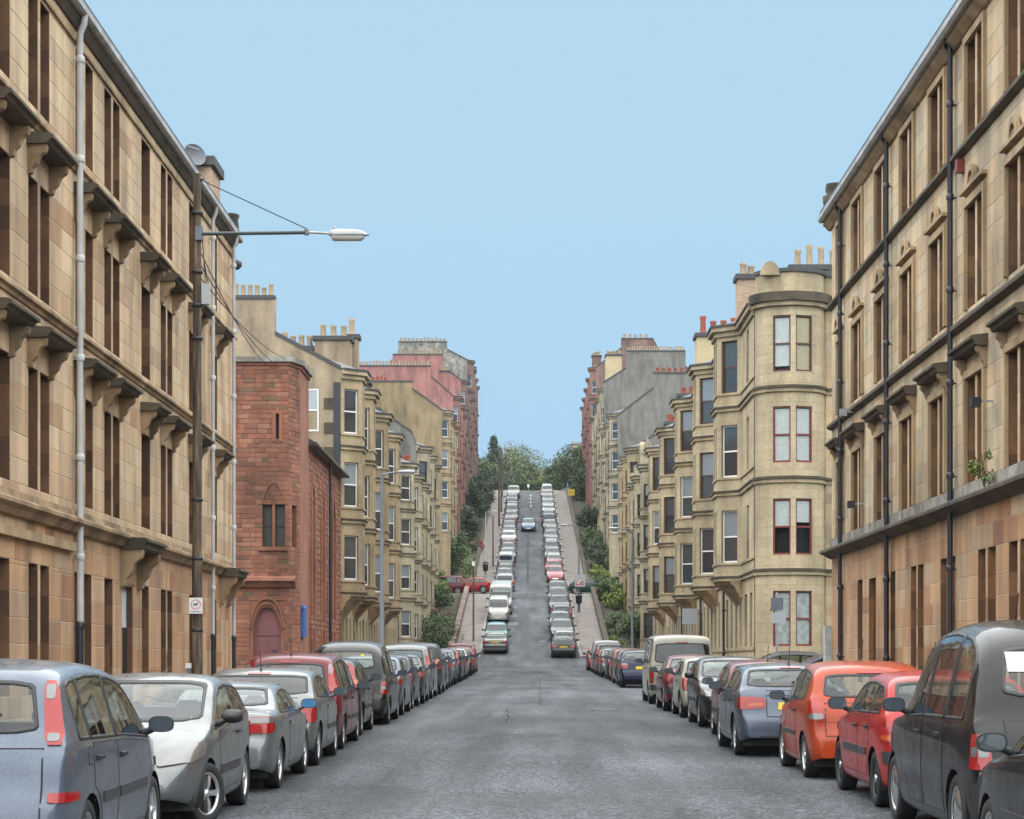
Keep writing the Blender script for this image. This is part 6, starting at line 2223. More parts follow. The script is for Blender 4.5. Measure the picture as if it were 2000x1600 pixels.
make_car('taxi', dict(rc1=0.2, rc2=0.3, L=4.58, W=1.79, H=1.87, top=[(0, 0.42), (0.01, 0.60), (0.06, 0.68), (0.12, 0.74), (0.17, 1.0), (0.30, 1.14), (0.42, 1.48), (0.64, 1.76), (0.98, 1.90), (1.6, 1.95), (2.3, 1.92), (2.68, 1.80), (3.2, 1.13), (4.1, 0.98), (4.42, 0.78), (4.58, 0.52)],
         belt=(1.09, 1.06, 0.95), wheels=(0.82, 3.72), rw=0.325, ra=0.365, side=[(0.62, 1.24), (1.31, 2.14), (2.20, 3.12)], rearglass=(0.36, 0.60), frontglass=(2.68, 3.18), doors=[(1.28, 2.14), (2.18, 3.02)],
         tail=[[(0.80, 0.72), (0.985, 0.72), (0.985, 1.0), (0.82, 1.0)], ([(0.83, 0.82), (0.975, 0.82), (0.975, 0.90), (0.83, 0.90)], 'lens_clear')], head=[(0.52, 0.66), (0.88, 0.70), (0.90, 0.88), (0.56, 0.86)], mirror=2.95, gate=(0.66, 0.66, 1.10), platez=0.86, rim='disc', bumper=(0.38, 0.60), bumpermat='trim_black', tum=0.20, rginset=0.2, round=1.3, aerial=2.4, wiper=False))
make_car('van', dict(L=4.70, W=1.84, H=1.94, top=[(0, 0.44), (0.01, 0.56), (0.03, 0.62), (0.05, 1.0), (0.07, 1.12), (0.16, 1.78), (0.26, 1.90), (0.6, 1.94), (2.6, 1.95), (3.2, 1.90), (3.5, 1.78), (4.1, 1.14), (4.5, 0.98), (4.66, 0.74), (4.70, 0.5)],
         belt=(1.13, 1.12, 1.02), wheels=(0.92, 3.82), rw=0.33, ra=0.37, side=[(0.35, 1.5), (1.6, 2.7), (2.78, 3.9)], rearglass=(0.075, 0.155), frontglass=(3.54, 4.06), doors=[(2.76, 3.62), (1.56, 2.70)], sideglass='glass_tint',
         tail=[[(0.86, 0.60), (0.985, 0.60), (0.985, 0.98), (0.86, 0.98)], ([(0.88, 0.66), (0.97, 0.66), (0.97, 0.72), (0.88, 0.72)], 'lens_clear')], head=[(0.5, 0.70), (0.86, 0.70), (0.86, 0.84), (0.5, 0.84)], mirror=3.78, gate=(0.82, 0.60, 1.08), platez=0.84, rim='steel', bumper=(0.40, 0.56), rg='glass_tint', rginset=0.07, tum=0.12, round=0.5))
make_car('smallvan', dict(L=4.0, W=1.68, H=1.82, top=[(0, 0.44), (0.01, 0.56), (0.03, 0.62), (0.05, 1.0), (0.07, 1.10), (0.15, 1.68), (0.24, 1.78), (0.6, 1.82), (1.9, 1.83), (2.4, 1.76), (3.15, 1.10), (3.75, 0.92), (3.94, 0.72), (4.0, 0.5)],
         belt=(1.1, 1.06, 0.9), wheels=(0.62, 3.22), side=[(1.72, 3.02)], rearglass=(0.075, 0.145), frontglass=(2.46, 3.12), doors=[(1.70, 2.7)],
         tail=[[(0.86, 0.72), (0.985, 0.72), (0.985, 1.02), (0.86, 1.02)]], head=[(0.5, 0.64), (0.93, 0.68), (0.95, 0.84), (0.6, 0.80)], mirror=2.64, gate=(0.80, 0.56, 1.05), platez=0.66, rim='steel', bumper=(0.30, 0.58), tum=0.13, round=0.6, rg='glass_tint', rginset=0.1))
make_car('suv', dict(L=4.45, W=1.82, H=1.72, top=[(0, 0.48), (0.01, 0.66), (0.05, 0.74), (0.08, 0.78), (0.10, 1.06), (0.18, 1.14), (0.36, 1.58), (0.5, 1.66), (0.9, 1.71), (1.8, 1.73), (2.4, 1.67), (3.1, 1.14), (4.0, 1.0), (4.34, 0.80), (4.45, 0.54)],
         belt=(1.12, 1.07, 0.98), bot=0.27, wheels=(0.8, 3.52), rw=0.345, ra=0.39, side=[(0.36, 0.95), (1.0, 1.86), (1.92, 3.0)], rearglass=(0.20, 0.36), frontglass=(2.44, 3.08), doors=[(1.0, 1.86), (1.9, 2.9)], mould=(0.6, 0.68),
         tail=[[(0.76, 0.86), (0.97, 0.86), (0.95, 1.16), (0.78, 1.16)], ([(0.79, 1.02), (0.95, 1.02), (0.94, 1.14), (0.79, 1.14)], 'lens_orange')], head=[(0.52, 0.74), (0.93, 0.76), (0.93, 0.9), (0.56, 0.88)], mirror=2.84, gate=(0.72, 0.68, 1.08), platez=0.82, rim='five', bumper=(0.46, 0.68), tum=0.2, rg='glass_tint', rginset=0.12))
make_car('boxvan', dict(L=5.2, W=1.92, H=2.30, top=[(0, 0.46), (0.01, 0.6), (0.03, 0.7), (0.04, 1.2), (0.06, 2.20), (0.14, 2.28), (0.5, 2.30), (3.3, 2.31), (3.7, 2.22), (4.4, 1.26), (4.95, 1.02), (5.14, 0.76), (5.2, 0.5)],
         belt=(1.25, 1.22, 1.06), wheels=(1.0, 4.2), rw=0.34, ra=0.38, side=[(3.2, 4.2)], rearglass=(0.042, 0.056), frontglass=(3.76, 4.36), doors=[(3.16, 4.0)],
         tail=[[(0.88, 0.7), (0.985, 0.7), (0.985, 1.1), (0.88, 1.1)]], head=[(0.5, 0.72), (0.9, 0.74), (0.9, 0.9), (0.5, 0.88)], mirror=4.02, platez=0.66, rim='steel', bumper=(0.42, 0.62), tum=0.06, round=0.4, wiper=False))

# --- cars in the near rows ------------------------------------------------
LX = lambda key, inner: -inner - CARS[key][0].W
RX = lambda key, inner: inner + CARS[key][0].W
GL, GR = 'cars parked on the left of the lower street', 'cars parked on the right of the lower street'
def lcar(key, c, lab, y, f=1, inner=2.95, **k):
    return car(key, c, lab, LX(key, inner), y, f, GL, **k)
def rcar(key, c, lab, y, f=1, inner=3.45, **k):
    return car(key, c, lab, RX(key, inner), y, f, GR, **k)
lcar('mpv', 'silver_blue', 'blue-grey people carrier nearest on the left, tall red and clear tail lights', 14.25, 1, 3.2)
lcar('super', 'silver', 'silver hatchback facing us behind the blue-grey people carrier, its front wheel turned out', 18.75, -1, 3.02, turn=radians(-24))
lcar('coupe', 'silver', 'silver two-door coupe with boot lid and blue-tinted door mirror', 23.6, 1, 2.95, tall=0.93)
lcar('leon', 'silver', 'silver two-door hatchback with dark tinted rear glass, parked ahead of the coupe', 28.25, 1, 2.95, tall=0.96)
lcar('zafira', 'crimson', 'dark red people carrier on the left, roof higher than the silver hatchback before it', 32.6, 1, 3.0, tall=0.93)
lcar('tallhatch', 'black', 'black hatchback with tall red tail lights just before the left-hand taxi', 37.55, 1, 3.1)
tx_left = lcar('taxi', 'black', 'black taxi in the left row with a small yellow sticker in its rear window', 42.6, 1, 2.95, tall=0.91, name='taxi', cat='taxi')
lcar('hatch', 'silver_blue', 'pale blue hatchback parked directly ahead of the left-hand taxi', 47.9, 1, 2.92, lod=1)
lcar('super', 'navy', 'small dark blue hatchback between the pale blue hatchback and the dark green saloon', 52.5, 1, 2.95, lod=1)
lcar('saloon', 'dark_green', 'dark green saloon with red tail lights and black bumper, left row', 56.7, 1, 2.9, lod=1)
lcar('zafira', 'silver', 'silver people carrier behind which the black off-roader stands, left row', 61.6, 1, 2.95, lod=1)
lcar('suv', 'black', 'black off-roader with orange and red lamps in the left row', 66.6, 1, 2.95, lod=1)
lcar('hatch', 'blue', 'bright blue hatchback in the left row after the black off-roader', 71.6, 1, 2.95, lod=1)
for k, (ty, c, lab, f) in enumerate((('saloon', 'graphite', 'graphite saloon two cars beyond the black off-roader, left row', 1),
                                     ('hatch', 'silver_blue', 'grey-blue hatchback sixth from the far end of the lower left row', 1), ('tallhatch', 'navy', 'navy hatchback with upright red lamps, lower left row', 1), ('oldhatch', 'graphite', 'dark grey old hatchback before the white one, lower left row', 1),
                                     ('hatch', 'white', 'white hatchback with red tail lights near the end of the lower left row', 1), ('oldhatch', 'black', 'black hatchback wedged among red cars at the end of the lower left row', 1), ('super', 'red', 'small bright red hatchback second from the end of the lower left row', 1), ('zafira', 'crimson', 'crimson people carrier last in the lower left row', 1))):
    lcar(ty, c, lab, 76.8 + k * 5.35, f, 2.95, lod=1)

rcar('hatch', 'black', 'black car cut off by the lower right corner of the picture', 11.55, 1, 3.28)
tx = rcar('taxi', 'black', 'large black taxi at the right edge with paper in its rear window', 16.25, 1, 3.52, name='taxi', cat='taxi')
rcar('oldhatch', 'red', 'bright red five-door hatchback with black bumper strip before the right-hand taxi', 20.98, 1, 3.62, tall=1.05)
rcar('city', 'orange', 'orange-red tall city car with big rounded rear window', 25.75, 1, 3.5, tall=0.935)
rcar('sporthatch', 'grey_steel', 'steel-grey sport hatchback with wide red tail lights', 30.8, 1, 3.12)
rcar('super', 'crimson', 'dark red small hatchback ahead of the steel-grey sport hatchback', 35.55, 1, 3.4)
rcar('hatch', 'graphite', 'dark grey hatchback facing us, headlights showing, right row', 41.0, -1, 3.42)
rcar('mini', 'cream', 'cream small car with upright tail lights in front of the dark red saloon', 46.55, 1, 3.42)
rcar('saloon', 'crimson', 'dark red saloon between the cream small car and the white van', 50.7, 1, 3.32)
rcar('van', 'cream', 'cream van with dark tinted rear window, tallest in the right row', 56.6, 1, 3.3, name='parked_van', cat='van')
rcar('hatch', 'navy', 'dark blue hatchback first beyond the cream van, orange-red lamps', 77.0, 1, 3.45, lod=1)
for k, (ty, c, lab, f) in enumerate((('hatch', 'graphite', 'dark grey hatchback next to the dark blue one, lower right row', 1), ('tallhatch', 'orange', 'orange-red hatchback in the lower right row beyond the van', 1), ('super', 'black', 'small black hatchback sixth from the far end, lower right row', 1),
                                     ('hatch', 'silver', 'silver hatchback halfway between the van and the hill, right row', 1), ('oldhatch', 'red', 'red hatchback beside the silver one, lower right row', 1), ('zafira', 'graphite', 'grey people carrier third from the end of the lower right row', 1), ('smallvan', 'white', 'white high-roofed small van second from the end of the lower right row', 1), ('super', 'red', 'small red hatchback last in the lower right row at the foot of the hill', 1))):
    rcar(ty, c, lab, 82.6 + k * 5.5, f, 3.45, lod=1)

# --- cars climbing the hill -----------------------------------------------
HL, HR = 'cars parked on the left of the hill', 'cars parked on the right of the hill'
ORD = ['first', 'second', 'third', 'fourth', 'fifth', 'sixth', 'seventh', 'eighth', 'ninth', 'tenth', 'eleventh', 'twelfth', 'thirteenth', 'fourteenth', 'fifteenth', 'sixteenth', 'seventeenth', 'eighteenth', 'nineteenth', 'twentieth']
KIND = dict(mpv='people carrier', zafira='people carrier', super='small hatchback', coupe='coupe', saloon='saloon', hatch='hatchback', leon='hatchback', tallhatch='hatchback', oldhatch='hatchback', city='city car', sporthatch='hatchback', mini='small car', taxi='taxi', van='van', smallvan='small van', suv='off-roader', boxvan='van')
CN = dict(slate='slate grey', silver='silver', silver_blue='blue-grey', grey_steel='steel grey', graphite='dark grey', black='black', dark_green='dark green', forest='green', red='red', crimson='dark red', maroon='maroon', orange='orange', white='white', cream='cream', blue='blue', navy='navy', teal='turquoise', sky='light blue', champagne='champagne', rose='pinkish red', mint='pale green')
left_hill = [(142.2, 'saloon', 'champagne', 1), (147.6, 'oldhatch', 'teal', -1), (159.6, 'smallvan', 'white', -1), (164.0, 'boxvan', 'white', -1), (171.0, 'hatch', 'graphite', -1), (187.3, 'suv', 'silver', 1), (193.2, 'hatch', 'slate', -1), (198.0, 'saloon', 'graphite', 1),
             (204.6, 'smallvan', 'white', 1), (211.0, 'leon', 'slate', -1), (216.5, 'saloon', 'maroon', -1), (221.6, 'hatch', 'crimson', 1), (228.6, 'hatch', 'white', -1), (234.6, 'hatch', 'graphite', -1), (240.6, 'super', 'graphite', -1), (246.6, 'hatch', 'crimson', 1), (253.0, 'saloon', 'slate', -1), (260.5, 'zafira', 'slate', -1), (268.0, 'hatch', 'black', 1), (280.0, 'super', 'navy', -1), (288.5, 'suv', 'champagne', -1)]
right_hill = [(139.2, 'sporthatch', 'graphite', 1), (144.2, 'super', 'silver', 1), (149.2, 'hatch', 'dark_green', -1), (153.8, 'saloon', 'grey_steel', -1), (158.8, 'tallhatch', 'dark_green', 1), (164.0, 'saloon', 'navy', -1), (169.0, 'hatch', 'dark_green', -1), (173.4, 'hatch', 'slate', -1),
              (195.2, 'hatch', 'rose', -1), (200.4, 'saloon', 'red', -1), (206.2, 'super', 'silver', -1), (211.6, 'hatch', 'graphite', -1), (217.6, 'zafira', 'slate', -1), (223.6, 'hatch', 'graphite', -1), (229.6, 'saloon', 'slate', -1), (235.6, 'super', 'black', -1), (241.6, 'hatch', 'dark_green', -1), (247.8, 'suv', 'black', 1), (254.6, 'saloon', 'slate', -1), (262.0, 'hatch', 'silver', -1), (270.0, 'hatch', 'graphite', -1), (278.0, 'saloon', 'slate', -1), (285.6, 'hatch', 'crimson', -1), (292.0, 'zafira', 'silver', -1)]
def ordinal(i):
    return ORD[i] if i < 20 else 'twenty-' + ORD[i - 20]
for (rowl, sx, g, side) in ((left_hill, -1, HL, 'left'), (right_hill, 1, HR, 'right')):
    n = len(rowl)
    for i, (y, ty, c, f) in enumerate(rowl):
        j = n - 1 - i
        where = f'{ordinal(i)} car from the foot' if i <= n // 2 else (f'{ordinal(j)} car from the crest' if j else 'the car nearest the crest')
        lab = f'{CN[c]} {KIND[ty]} facing {"uphill" if f > 0 else "downhill"}, {where}, {side} hill row'
        vn = 'van' in KIND[ty]
        w_ = CARS[ty][0].W
        car(ty, c, lab, sx * (HK - 0.15 - w_), y, f, g, lod=1 if y < 200 else 2, cat='van' if vn else 'car', name='parked_van' if vn else 'parked_car')
car('hatch', 'sky', 'blue car driving down the middle of the hill', -0.2, 243.0, -1, None, lod=1, name='moving_car')

# --- cars on the cross streets ---------------------------------------------
GX = 'cars parked in the cross streets'
def side_car(key, c, lab, x, y, turn, lod=1):
    sh = CARS[key][0]
    car(key, c, lab, x, y - sh.L / 2, 1, GX, lod=lod, rz=turn, pitch=0.0, z=gz(y) - 0.002)
side_car('hatch', 'graphite', 'dark grey hatchback side-on in the right cross street, behind the navy one', 7.9, 67.5, radians(90))
side_car('sporthatch', 'navy', 'navy hatchback side-on in the right cross street beside the pale pilaster', 8.9, 62.8, radians(90))
side_car('super', 'mint', 'pale green small car side-on in the left cross street before the church', -10.8, 65.0, radians(-90))
side_car('sporthatch', 'red', 'bright red hatchback side-on at the left cross street half way up', -5.6, 184.6, radians(90))
side_car('zafira', 'crimson', 'dark red people carrier side-on beside the bright red one, left cross street', -7.7, 180.6, radians(90))
side_car('super', 'white', 'white hatchback mostly hidden at the far left of the upper cross street', -9.6, 186.4, radians(90))
side_car('super', 'forest', 'green hatchback side-on at the right cross street half way up', 5.35, 182.0, radians(-90))

# small papers stuck in the taxis' rear windows
def sticker(root, key, poly, mat, name):
    sh = CARS[key][0]
    me = patch(sh, poly, 'rear', 0.012, mat, 0.05, 0.004, name)
    o = bpy.data.objects.new(name, me)
    C.objects.link(o)
    o.parent = root
    o.location = (0, -sh.L / 2, 0)
sticker(tx, 'taxi', [(-0.52, 1.50), (-0.26, 1.50), (-0.26, 1.66), (-0.52, 1.66)], 'paper', 'paper_notice')
sticker(tx_left, 'taxi', [(0.28, 1.58), (0.36, 1.58), (0.36, 1.62), (0.28, 1.62)], 'plate_yellow', 'sticker')

# ------------------------------------------------------------------ plants
def foliage(name, parent, c, r, n, leaf, mat, seed, lumps=9, hang=0.0, cone=False):
    """Crown of many small leaf faces gathered in uneven clumps, with gaps between."""
    rng = random.Random(seed)
    cl = []
    for _ in range(lumps):
        if cone:
            t = rng.random()
            a = rng.uniform(0, 2 * pi)
            q = (1 - t) * rng.uniform(0.2, 1.0)
            cl.append((cos(a) * q, sin(a) * q, -1 + 2 * t, 0.18 + 0.34 * (1 - t)))
        else:
            while True:
                p = [rng.uniform(-1, 1) for _ in range(3)]
                d = sum(x * x for x in p)
                if 0.12 < d < 0.85:
                    break
            cl.append((*p, rng.uniform(0.28, 0.52)))
    v, f = [], []
    for i in range(n):
        q = cl[i % len(cl)]
        while True:
            p = Vector([rng.uniform(-1, 1) for _ in range(3)])
            if 0.15 < p.length < 1:
                break
        p = p.normalized() * (0.45 + 0.62 * rng.random())
        x = c[0] + (q[0] + p.x * q[3]) * r[0]
        y = c[1] + (q[1] + p.y * q[3]) * r[1]
        z = c[2] + (q[2] + p.z * q[3]) * r[2]
        nrm = Vector((p.x, p.y, p.z + 0.5)) + Vector([rng.uniform(-0.8, 0.8) for _ in range(3)])
        nrm.normalize()
        a = nrm.orthogonal().normalized()
        a.rotate(Matrix.Rotation(rng.uniform(0, 6.28), 3, nrm))
        b = nrm.cross(a)
        s = leaf * rng.uniform(0.6, 1.3)
        o = Vector((x, y, z))
        k = len(v)
        v += [tuple(o - a * s), tuple(o - b * s * 0.45 + a * s * 0.1), tuple(o + a * s + nrm * s * 0.2), tuple(o + b * s * 0.45 + a * s * 0.1)]
        f.append((k, k + 1, k + 2, k + 3))
    me = bpy.data.meshes.new(name)
    me.from_pydata(v, [], f)
    me.materials.append(MATS[mat])
    me.update()
    return link(name, me, parent)

def bush(label, x, y, r, mat, n=900, leaf=0.16, seed=1, name='bush', cat='bush', base=None, group=None, lumps=10):
    z = (gz(y) + 0.15) if base is None else base
    root = thing(name, label, cat, (x, y, z), group)
    foliage('leaves', root, (x, y, z + r[2] * 0.92), r, n, leaf, mat, seed, lumps)
    mb = MB()
    rng = random.Random(seed)
    for k in range(5):
        a = rng.uniform(0, 6.28)
        mb.tube([(x + 0.1 * cos(a), y + 0.1 * sin(a), z - 0.1), (x + r[0] * 0.3 * cos(a), y + r[1] * 0.3 * sin(a), z + r[2] * 0.6), (x + r[0] * 0.55 * cos(a), y + r[1] * 0.55 * sin(a), z + r[2] * 1.2)], 0.035, 'bark', 5, 0.012)
    mb.build('stem', root)
    return root

def tree(label, x, y, h, r, mat, n, leaf, seed, cone=False, name='tree', base=None, lumps=22, trunk=0.2):
    z = gz(y) if base is None else base
    root = thing(name, label, 'tree', (x, y, z), 'trees on the hill')
    ch = h * (0.46 if not cone else 0.47)
    foliage('crown', root, (x, y, z + h - ch), (r, r, ch), n, leaf, mat, seed, lumps, cone=cone)
    rng = random.Random(seed + 5)
    mb = MB()
    mb.tube([(x, y, z - 0.3), (x + 0.05, y, z + h * 0.35), (x - 0.05, y, z + h * (0.9 if cone else 0.62))], trunk, 'bark', 8, trunk * 0.25)
    for k in range(9):
        a = rng.uniform(0, 6.28)
        z0 = z + h * rng.uniform(0.25, 0.6)
        mb.tube([(x, y, z0), (x + r * 0.35 * cos(a), y + r * 0.35 * sin(a), z0 + h * 0.12), (x + r * 0.75 * cos(a), y + r * 0.75 * sin(a), z0 + h * 0.2)], trunk * 0.4, 'bark', 6, 0.02)
    mb.build('trunk', root)
    return root

def hedge(label, x0, x1, y0, y1, h, mat, n, seed, leaf=0.13):
    xc, yc = (x0 + x1) / 2, (y0 + y1) / 2
    root = thing('hedge', label, 'hedge', (xc, yc, gz(yc)))
    rng = random.Random(seed)
    v, f = [], []
    for i in range(n):
        fc = rng.random()
        x, y, t = rng.uniform(x0, x1), rng.uniform(y0, y1), rng.random()
        if fc < 0.3:
            t = 1 + rng.uniform(-0.06, 0.05)
        elif fc < 0.65:
            y = y0 + rng.uniform(-0.08, 0.15)
        else:
            x = (x0 if rng.random() < 0.5 else x1) + rng.uniform(-0.12, 0.12)
        z = gz(y) + 0.1 + t * h
        nrm = Vector([rng.uniform(-1, 1) for _ in range(3)]).normalized()
        a = nrm.orthogonal().normalized()
        b = nrm.cross(a)
        s = leaf * rng.uniform(0.6, 1.3)
        o = Vector((x, y, z))
        k = len(v)
        v += [tuple(o - a * s), tuple(o - b * s * 0.5), tuple(o + a * s), tuple(o + b * s * 0.5)]
        f.append((k, k + 1, k + 2, k + 3))
    me = bpy.data.meshes.new('leaves')
    me.from_pydata(v, [], f)
    me.materials.append(MATS[mat])
    link('leaves', me, root)
    mb = MB()
    Y = ys_between(y0 + 0.12, y1 - 0.12, 3)
    rows = [[(x0 + 0.14, y, gz(y)), (x0 + 0.14, y, gz(y) + h), (x1 - 0.14, y, gz(y) + h), (x1 - 0.14, y, gz(y))] for y in Y]
    mb.grid(rows, 'bark', False)
    mb.face(rows[0], 'bark')
    mb.face(rows[-1], 'bark')
    mb.build('branches', root)
    return root

def garden_wall(label, s, y0, y1, h, mat, x=HP, t=0.28):
    root = thing('garden_wall', label, 'wall', (s * x, y0, gz(y0)))
    Y = ys_between(y0, y1, 3)
    for (nm, a, b, z0, z1, m) in (('wall', 0.0, t, -0.4, h, mat), ('coping', -0.05, t + 0.05, h + 0.002, h + 0.09, 'sooty_stone' if mat != 'plum_wall' else 'plum_trim')):
        mb = MB()
        rows = [[(s * (x + a), y, gz(y) + z0), (s * (x + a), y, gz(y) + z1), (s * (x + b), y, gz(y) + z1), (s * (x + b), y, gz(y) + z0)] for y in Y]
        mb.grid(rows, m, False)
        mb.face(rows[0], m)
        mb.face(rows[-1], m)
        mb.build(nm, root)
    return root

garden_wall('low brown garden wall beside the lower left hill pavement', -1, 140.5, 177.5, 0.75, 'plum_wall')
garden_wall('low grey garden wall beside the upper left hill pavement', -1, 188.5, 304, 0.5, 'sooty_stone')
garden_wall('low dark garden wall beside the lower right hill pavement', 1, 140.5, 177.5, 0.7, 'sooty_stone')
garden_wall('low garden wall beside the upper right hill pavement', 1, 188.5, 304, 0.5, 'sooty_stone')

# left gardens, from the foot of the hill up
bush('large olive-green bush in the corner garden at the foot of the left pavement', -6.7, 144.0, (1.75, 2.2, 1.25), 'leaf_mid', 3600, 0.10, 11, lumps=22)
bush('small bright green bush against the pale tenement, left foot of the hill', -8.35, 138.2, (0.55, 0.6, 0.55), 'leaf_bright', 700, 0.09, 12)
bush('rust-brown shrub above the olive bush in the lower left gardens', -7.1, 156.0, (1.3, 3.0, 0.8), 'leaf_autumn', 1600, 0.11, 13, lumps=14)
bush('mixed yellow-green shrub just below the left cross street', -7.3, 168.0, (1.25, 3.0, 1.1), 'leaf_mid', 2200, 0.11, 14, lumps=16)
bush('lime shrub at the top of the lower left gardens', -7.5, 174.0, (1.0, 2.0, 0.8), 'leaf_bright', 1000, 0.11, 15)
bush('lime-leaved young shrub behind the red cars', -8.1, 190.5, (0.95, 1.2, 1.1), 'leaf_bright', 900, 0.12, 16)
tree('round dark green tree in the garden above the left cross street', -7.6, 199.0, 4.9, 1.75, 'leaf_mid', 5200, 0.13, 17, lumps=26)
bush('loose pale green bush spilling over the wall above the red cars', -5.75, 193.5, (0.85, 1.3, 1.35), 'leaf_pale', 1700, 0.11, 18, lumps=14)
bush('light green bush leaning over the pavement, left gardens', -6.0, 205.0, (0.9, 1.6, 1.3), 'leaf_pale', 1500, 0.12, 19, lumps=12)
bush('dark rounded shrub before the red-leaved one, upper left gardens', -7.1, 215.0, (1.5, 3.5, 1.5), 'leaf_dark', 3000, 0.15, 20, lumps=20)
bush('red-leaved shrub beside the left hill pavement', -5.75, 222.0, (0.8, 1.6, 0.7), 'flower_red', 1100, 0.11, 21)
bush('broad dark shrub above the red-leaved one', -7.2, 231.0, (1.6, 5.0, 1.9), 'leaf_dark', 3800, 0.16, 22, lumps=24)
tree('dark garden tree nearest the pink tenement, left', -7.0, 246.0, 5.4, 2.0, 'leaf_dark', 5400, 0.17, 23, lumps=22)
tree('dark garden tree under the plum tenement, left', -6.9, 262.0, 5.2, 2.0, 'leaf_dark', 5200, 0.18, 24, lumps=22)
tree('dark garden tree close to the left crest', -6.9, 280.0, 5.0, 2.0, 'leaf_dark', 5200, 0.18, 25, lumps=22)
tree('feathery dark conifer left of the road at the crest', -5.6, 318.0, 8.6, 2.9, 'leaf_dark', 5600, 0.2, 26, cone=True, lumps=50, trunk=0.18)
tree('wide dark tree beside the conifer at the crest', -7.6, 312.0, 5.8, 2.6, 'leaf_mid', 5000, 0.2, 27)
tree('large pale green tree over the road end at the crest', -1.9, 350.0, 11.2, 3.9, 'leaf_pale', 15000, 0.2, 28, lumps=60, trunk=0.3)
tree('low pale tree right of the large pale one at the crest', 1.8, 348.0, 7.0, 2.8, 'leaf_pale', 6000, 0.2, 29)
hedge('clipped dark hedge across the road end at the crest', -7.0, 4.0, 319.2, 320.6, 1.7, 'leaf_mid', 5200, 30)
# right gardens
bush('yellow-green bush at the right foot of the hill', 5.95, 141.8, (0.65, 0.7, 0.6), 'leaf_bright', 900, 0.08, 40)
bush('dark glossy bush beside the right-hand lamp post, foot of the hill', 7.3, 143.5, (1.1, 1.9, 1.45), 'leaf_mid', 2800, 0.10, 41, lumps=18)
bush('straggling green bush on the lower right garden slope', 6.7, 151.0, (1.1, 2.6, 1.0), 'leaf_mid', 2000, 0.11, 42, lumps=16)
bush('leafy light green shrub below the square hedge, right', 7.0, 166.5, (1.2, 2.6, 1.2), 'leaf_bright', 1900, 0.12, 43, lumps=16)
hedge('square clipped hedge below the right cross street', 5.75, 8.2, 171.5, 177.2, 1.45, 'leaf_mid', 3600, 44)
bush('lime shrub just above the right cross street', 6.5, 193.0, (1.1, 1.8, 1.0), 'leaf_bright', 1500, 0.12, 45, lumps=14)
bush('dense dark bush above the lime shrub, right gardens', 7.0, 204.0, (1.5, 4.0, 1.6), 'leaf_dark', 3000, 0.14, 46, lumps=20)
bush('mid green bush halfway up the right gardens', 6.9, 217.0, (1.4, 4.0, 1.7), 'leaf_mid', 2600, 0.15, 47, lumps=18)
tree('round clipped dark tree against the red tenement', 7.3, 232.0, 4.2, 1.5, 'leaf_dark', 3400, 0.14, 48, lumps=26)
bush('low dark shrub behind the right pavement, upper hill', 6.8, 247.0, (1.4, 5.0, 1.4), 'leaf_dark', 2400, 0.16, 49, lumps=16)
tree('tall dark tree beside the yellow sign', 7.2, 284.0, 5.8, 2.0, 'leaf_mid', 7000, 0.19, 50, lumps=34)
tree('tall dark green tree against the end of the red tenement at the crest', 6.9, 306.0, 7.2, 2.7, 'leaf_mid', 7000, 0.2, 51, lumps=40)
tree('bright green tree right of the road at the crest', 4.4, 322.0, 5.8, 2.5, 'leaf_mid', 6500, 0.18, 52, lumps=26)
tree('small bright green tree behind the topmost right-hand cars', 2.9, 330.0, 4.4, 1.7, 'leaf_bright', 1800, 0.2, 53)

# ------------------------------------------------------------------ street furniture
def lamp_post(label, x, y, h, arm, name='street_lamp', r=0.085, mat='steel_grey', drop=0.1, head=0.62):
    z = gz(y) + 0.12
    root = thing(name, label, 'street lamp', (x, y, z), 'street lamps')
    mb = MB()
    mb.lathe([(r * 1.5, 0), (r * 1.5, 1.2), (r, 1.3), (r * 0.7, h)], (x, y, z - 0.05), mat, 10)
    mb.build('post', root)
    mb = MB()
    mb.tube([(x, y, z + h - 0.25), (x + arm * 0.12, y, z + h - 0.05), (x + arm * 0.5, y, z + h), (x + arm, y, z + h + 0.02)], 0.035, mat, 8)
    mb.build('arm', root)
    sg = 1 if arm > 0 else -1
    mb = MB()
    rows = []
    for t, k in ((0, 0.35), (0.06, 0.8), (0.3, 1.0), (0.7, 1.0), (0.95, 0.75), (1.0, 0.3)):
        xx = x + arm + sg * head * t
        rows.append([(xx, y + 0.13 * k * cos(2 * pi * q / 12), z + h + 0.03 + (0.085 if sin(2 * pi * q / 12) > 0 else 0.02) * k * sin(2 * pi * q / 12)) for q in range(12)])
    mb.grid(rows, 'galvanised', True, True)
    mb.face(rows[0], 'galvanised')
    mb.face(rows[-1], 'galvanised')
    hd = mb.build('lamp_head', root)
    mb = MB()
    rows = []
    for t, k in ((0.15, 0.4), (0.25, 0.9), (0.8, 0.9), (0.95, 0.4)):
        xx = x + arm + sg * head * t
        rows.append([(xx, y + 0.10 * k * cos(pi + pi * q / 8), z + h + 0.014 + 0.075 * k * sin(pi + pi * q / 8)) for q in range(9)])
    mb.grid(rows, 'lamp_glass', True)
    mb.build('lamp_bowl', hd)
    return root

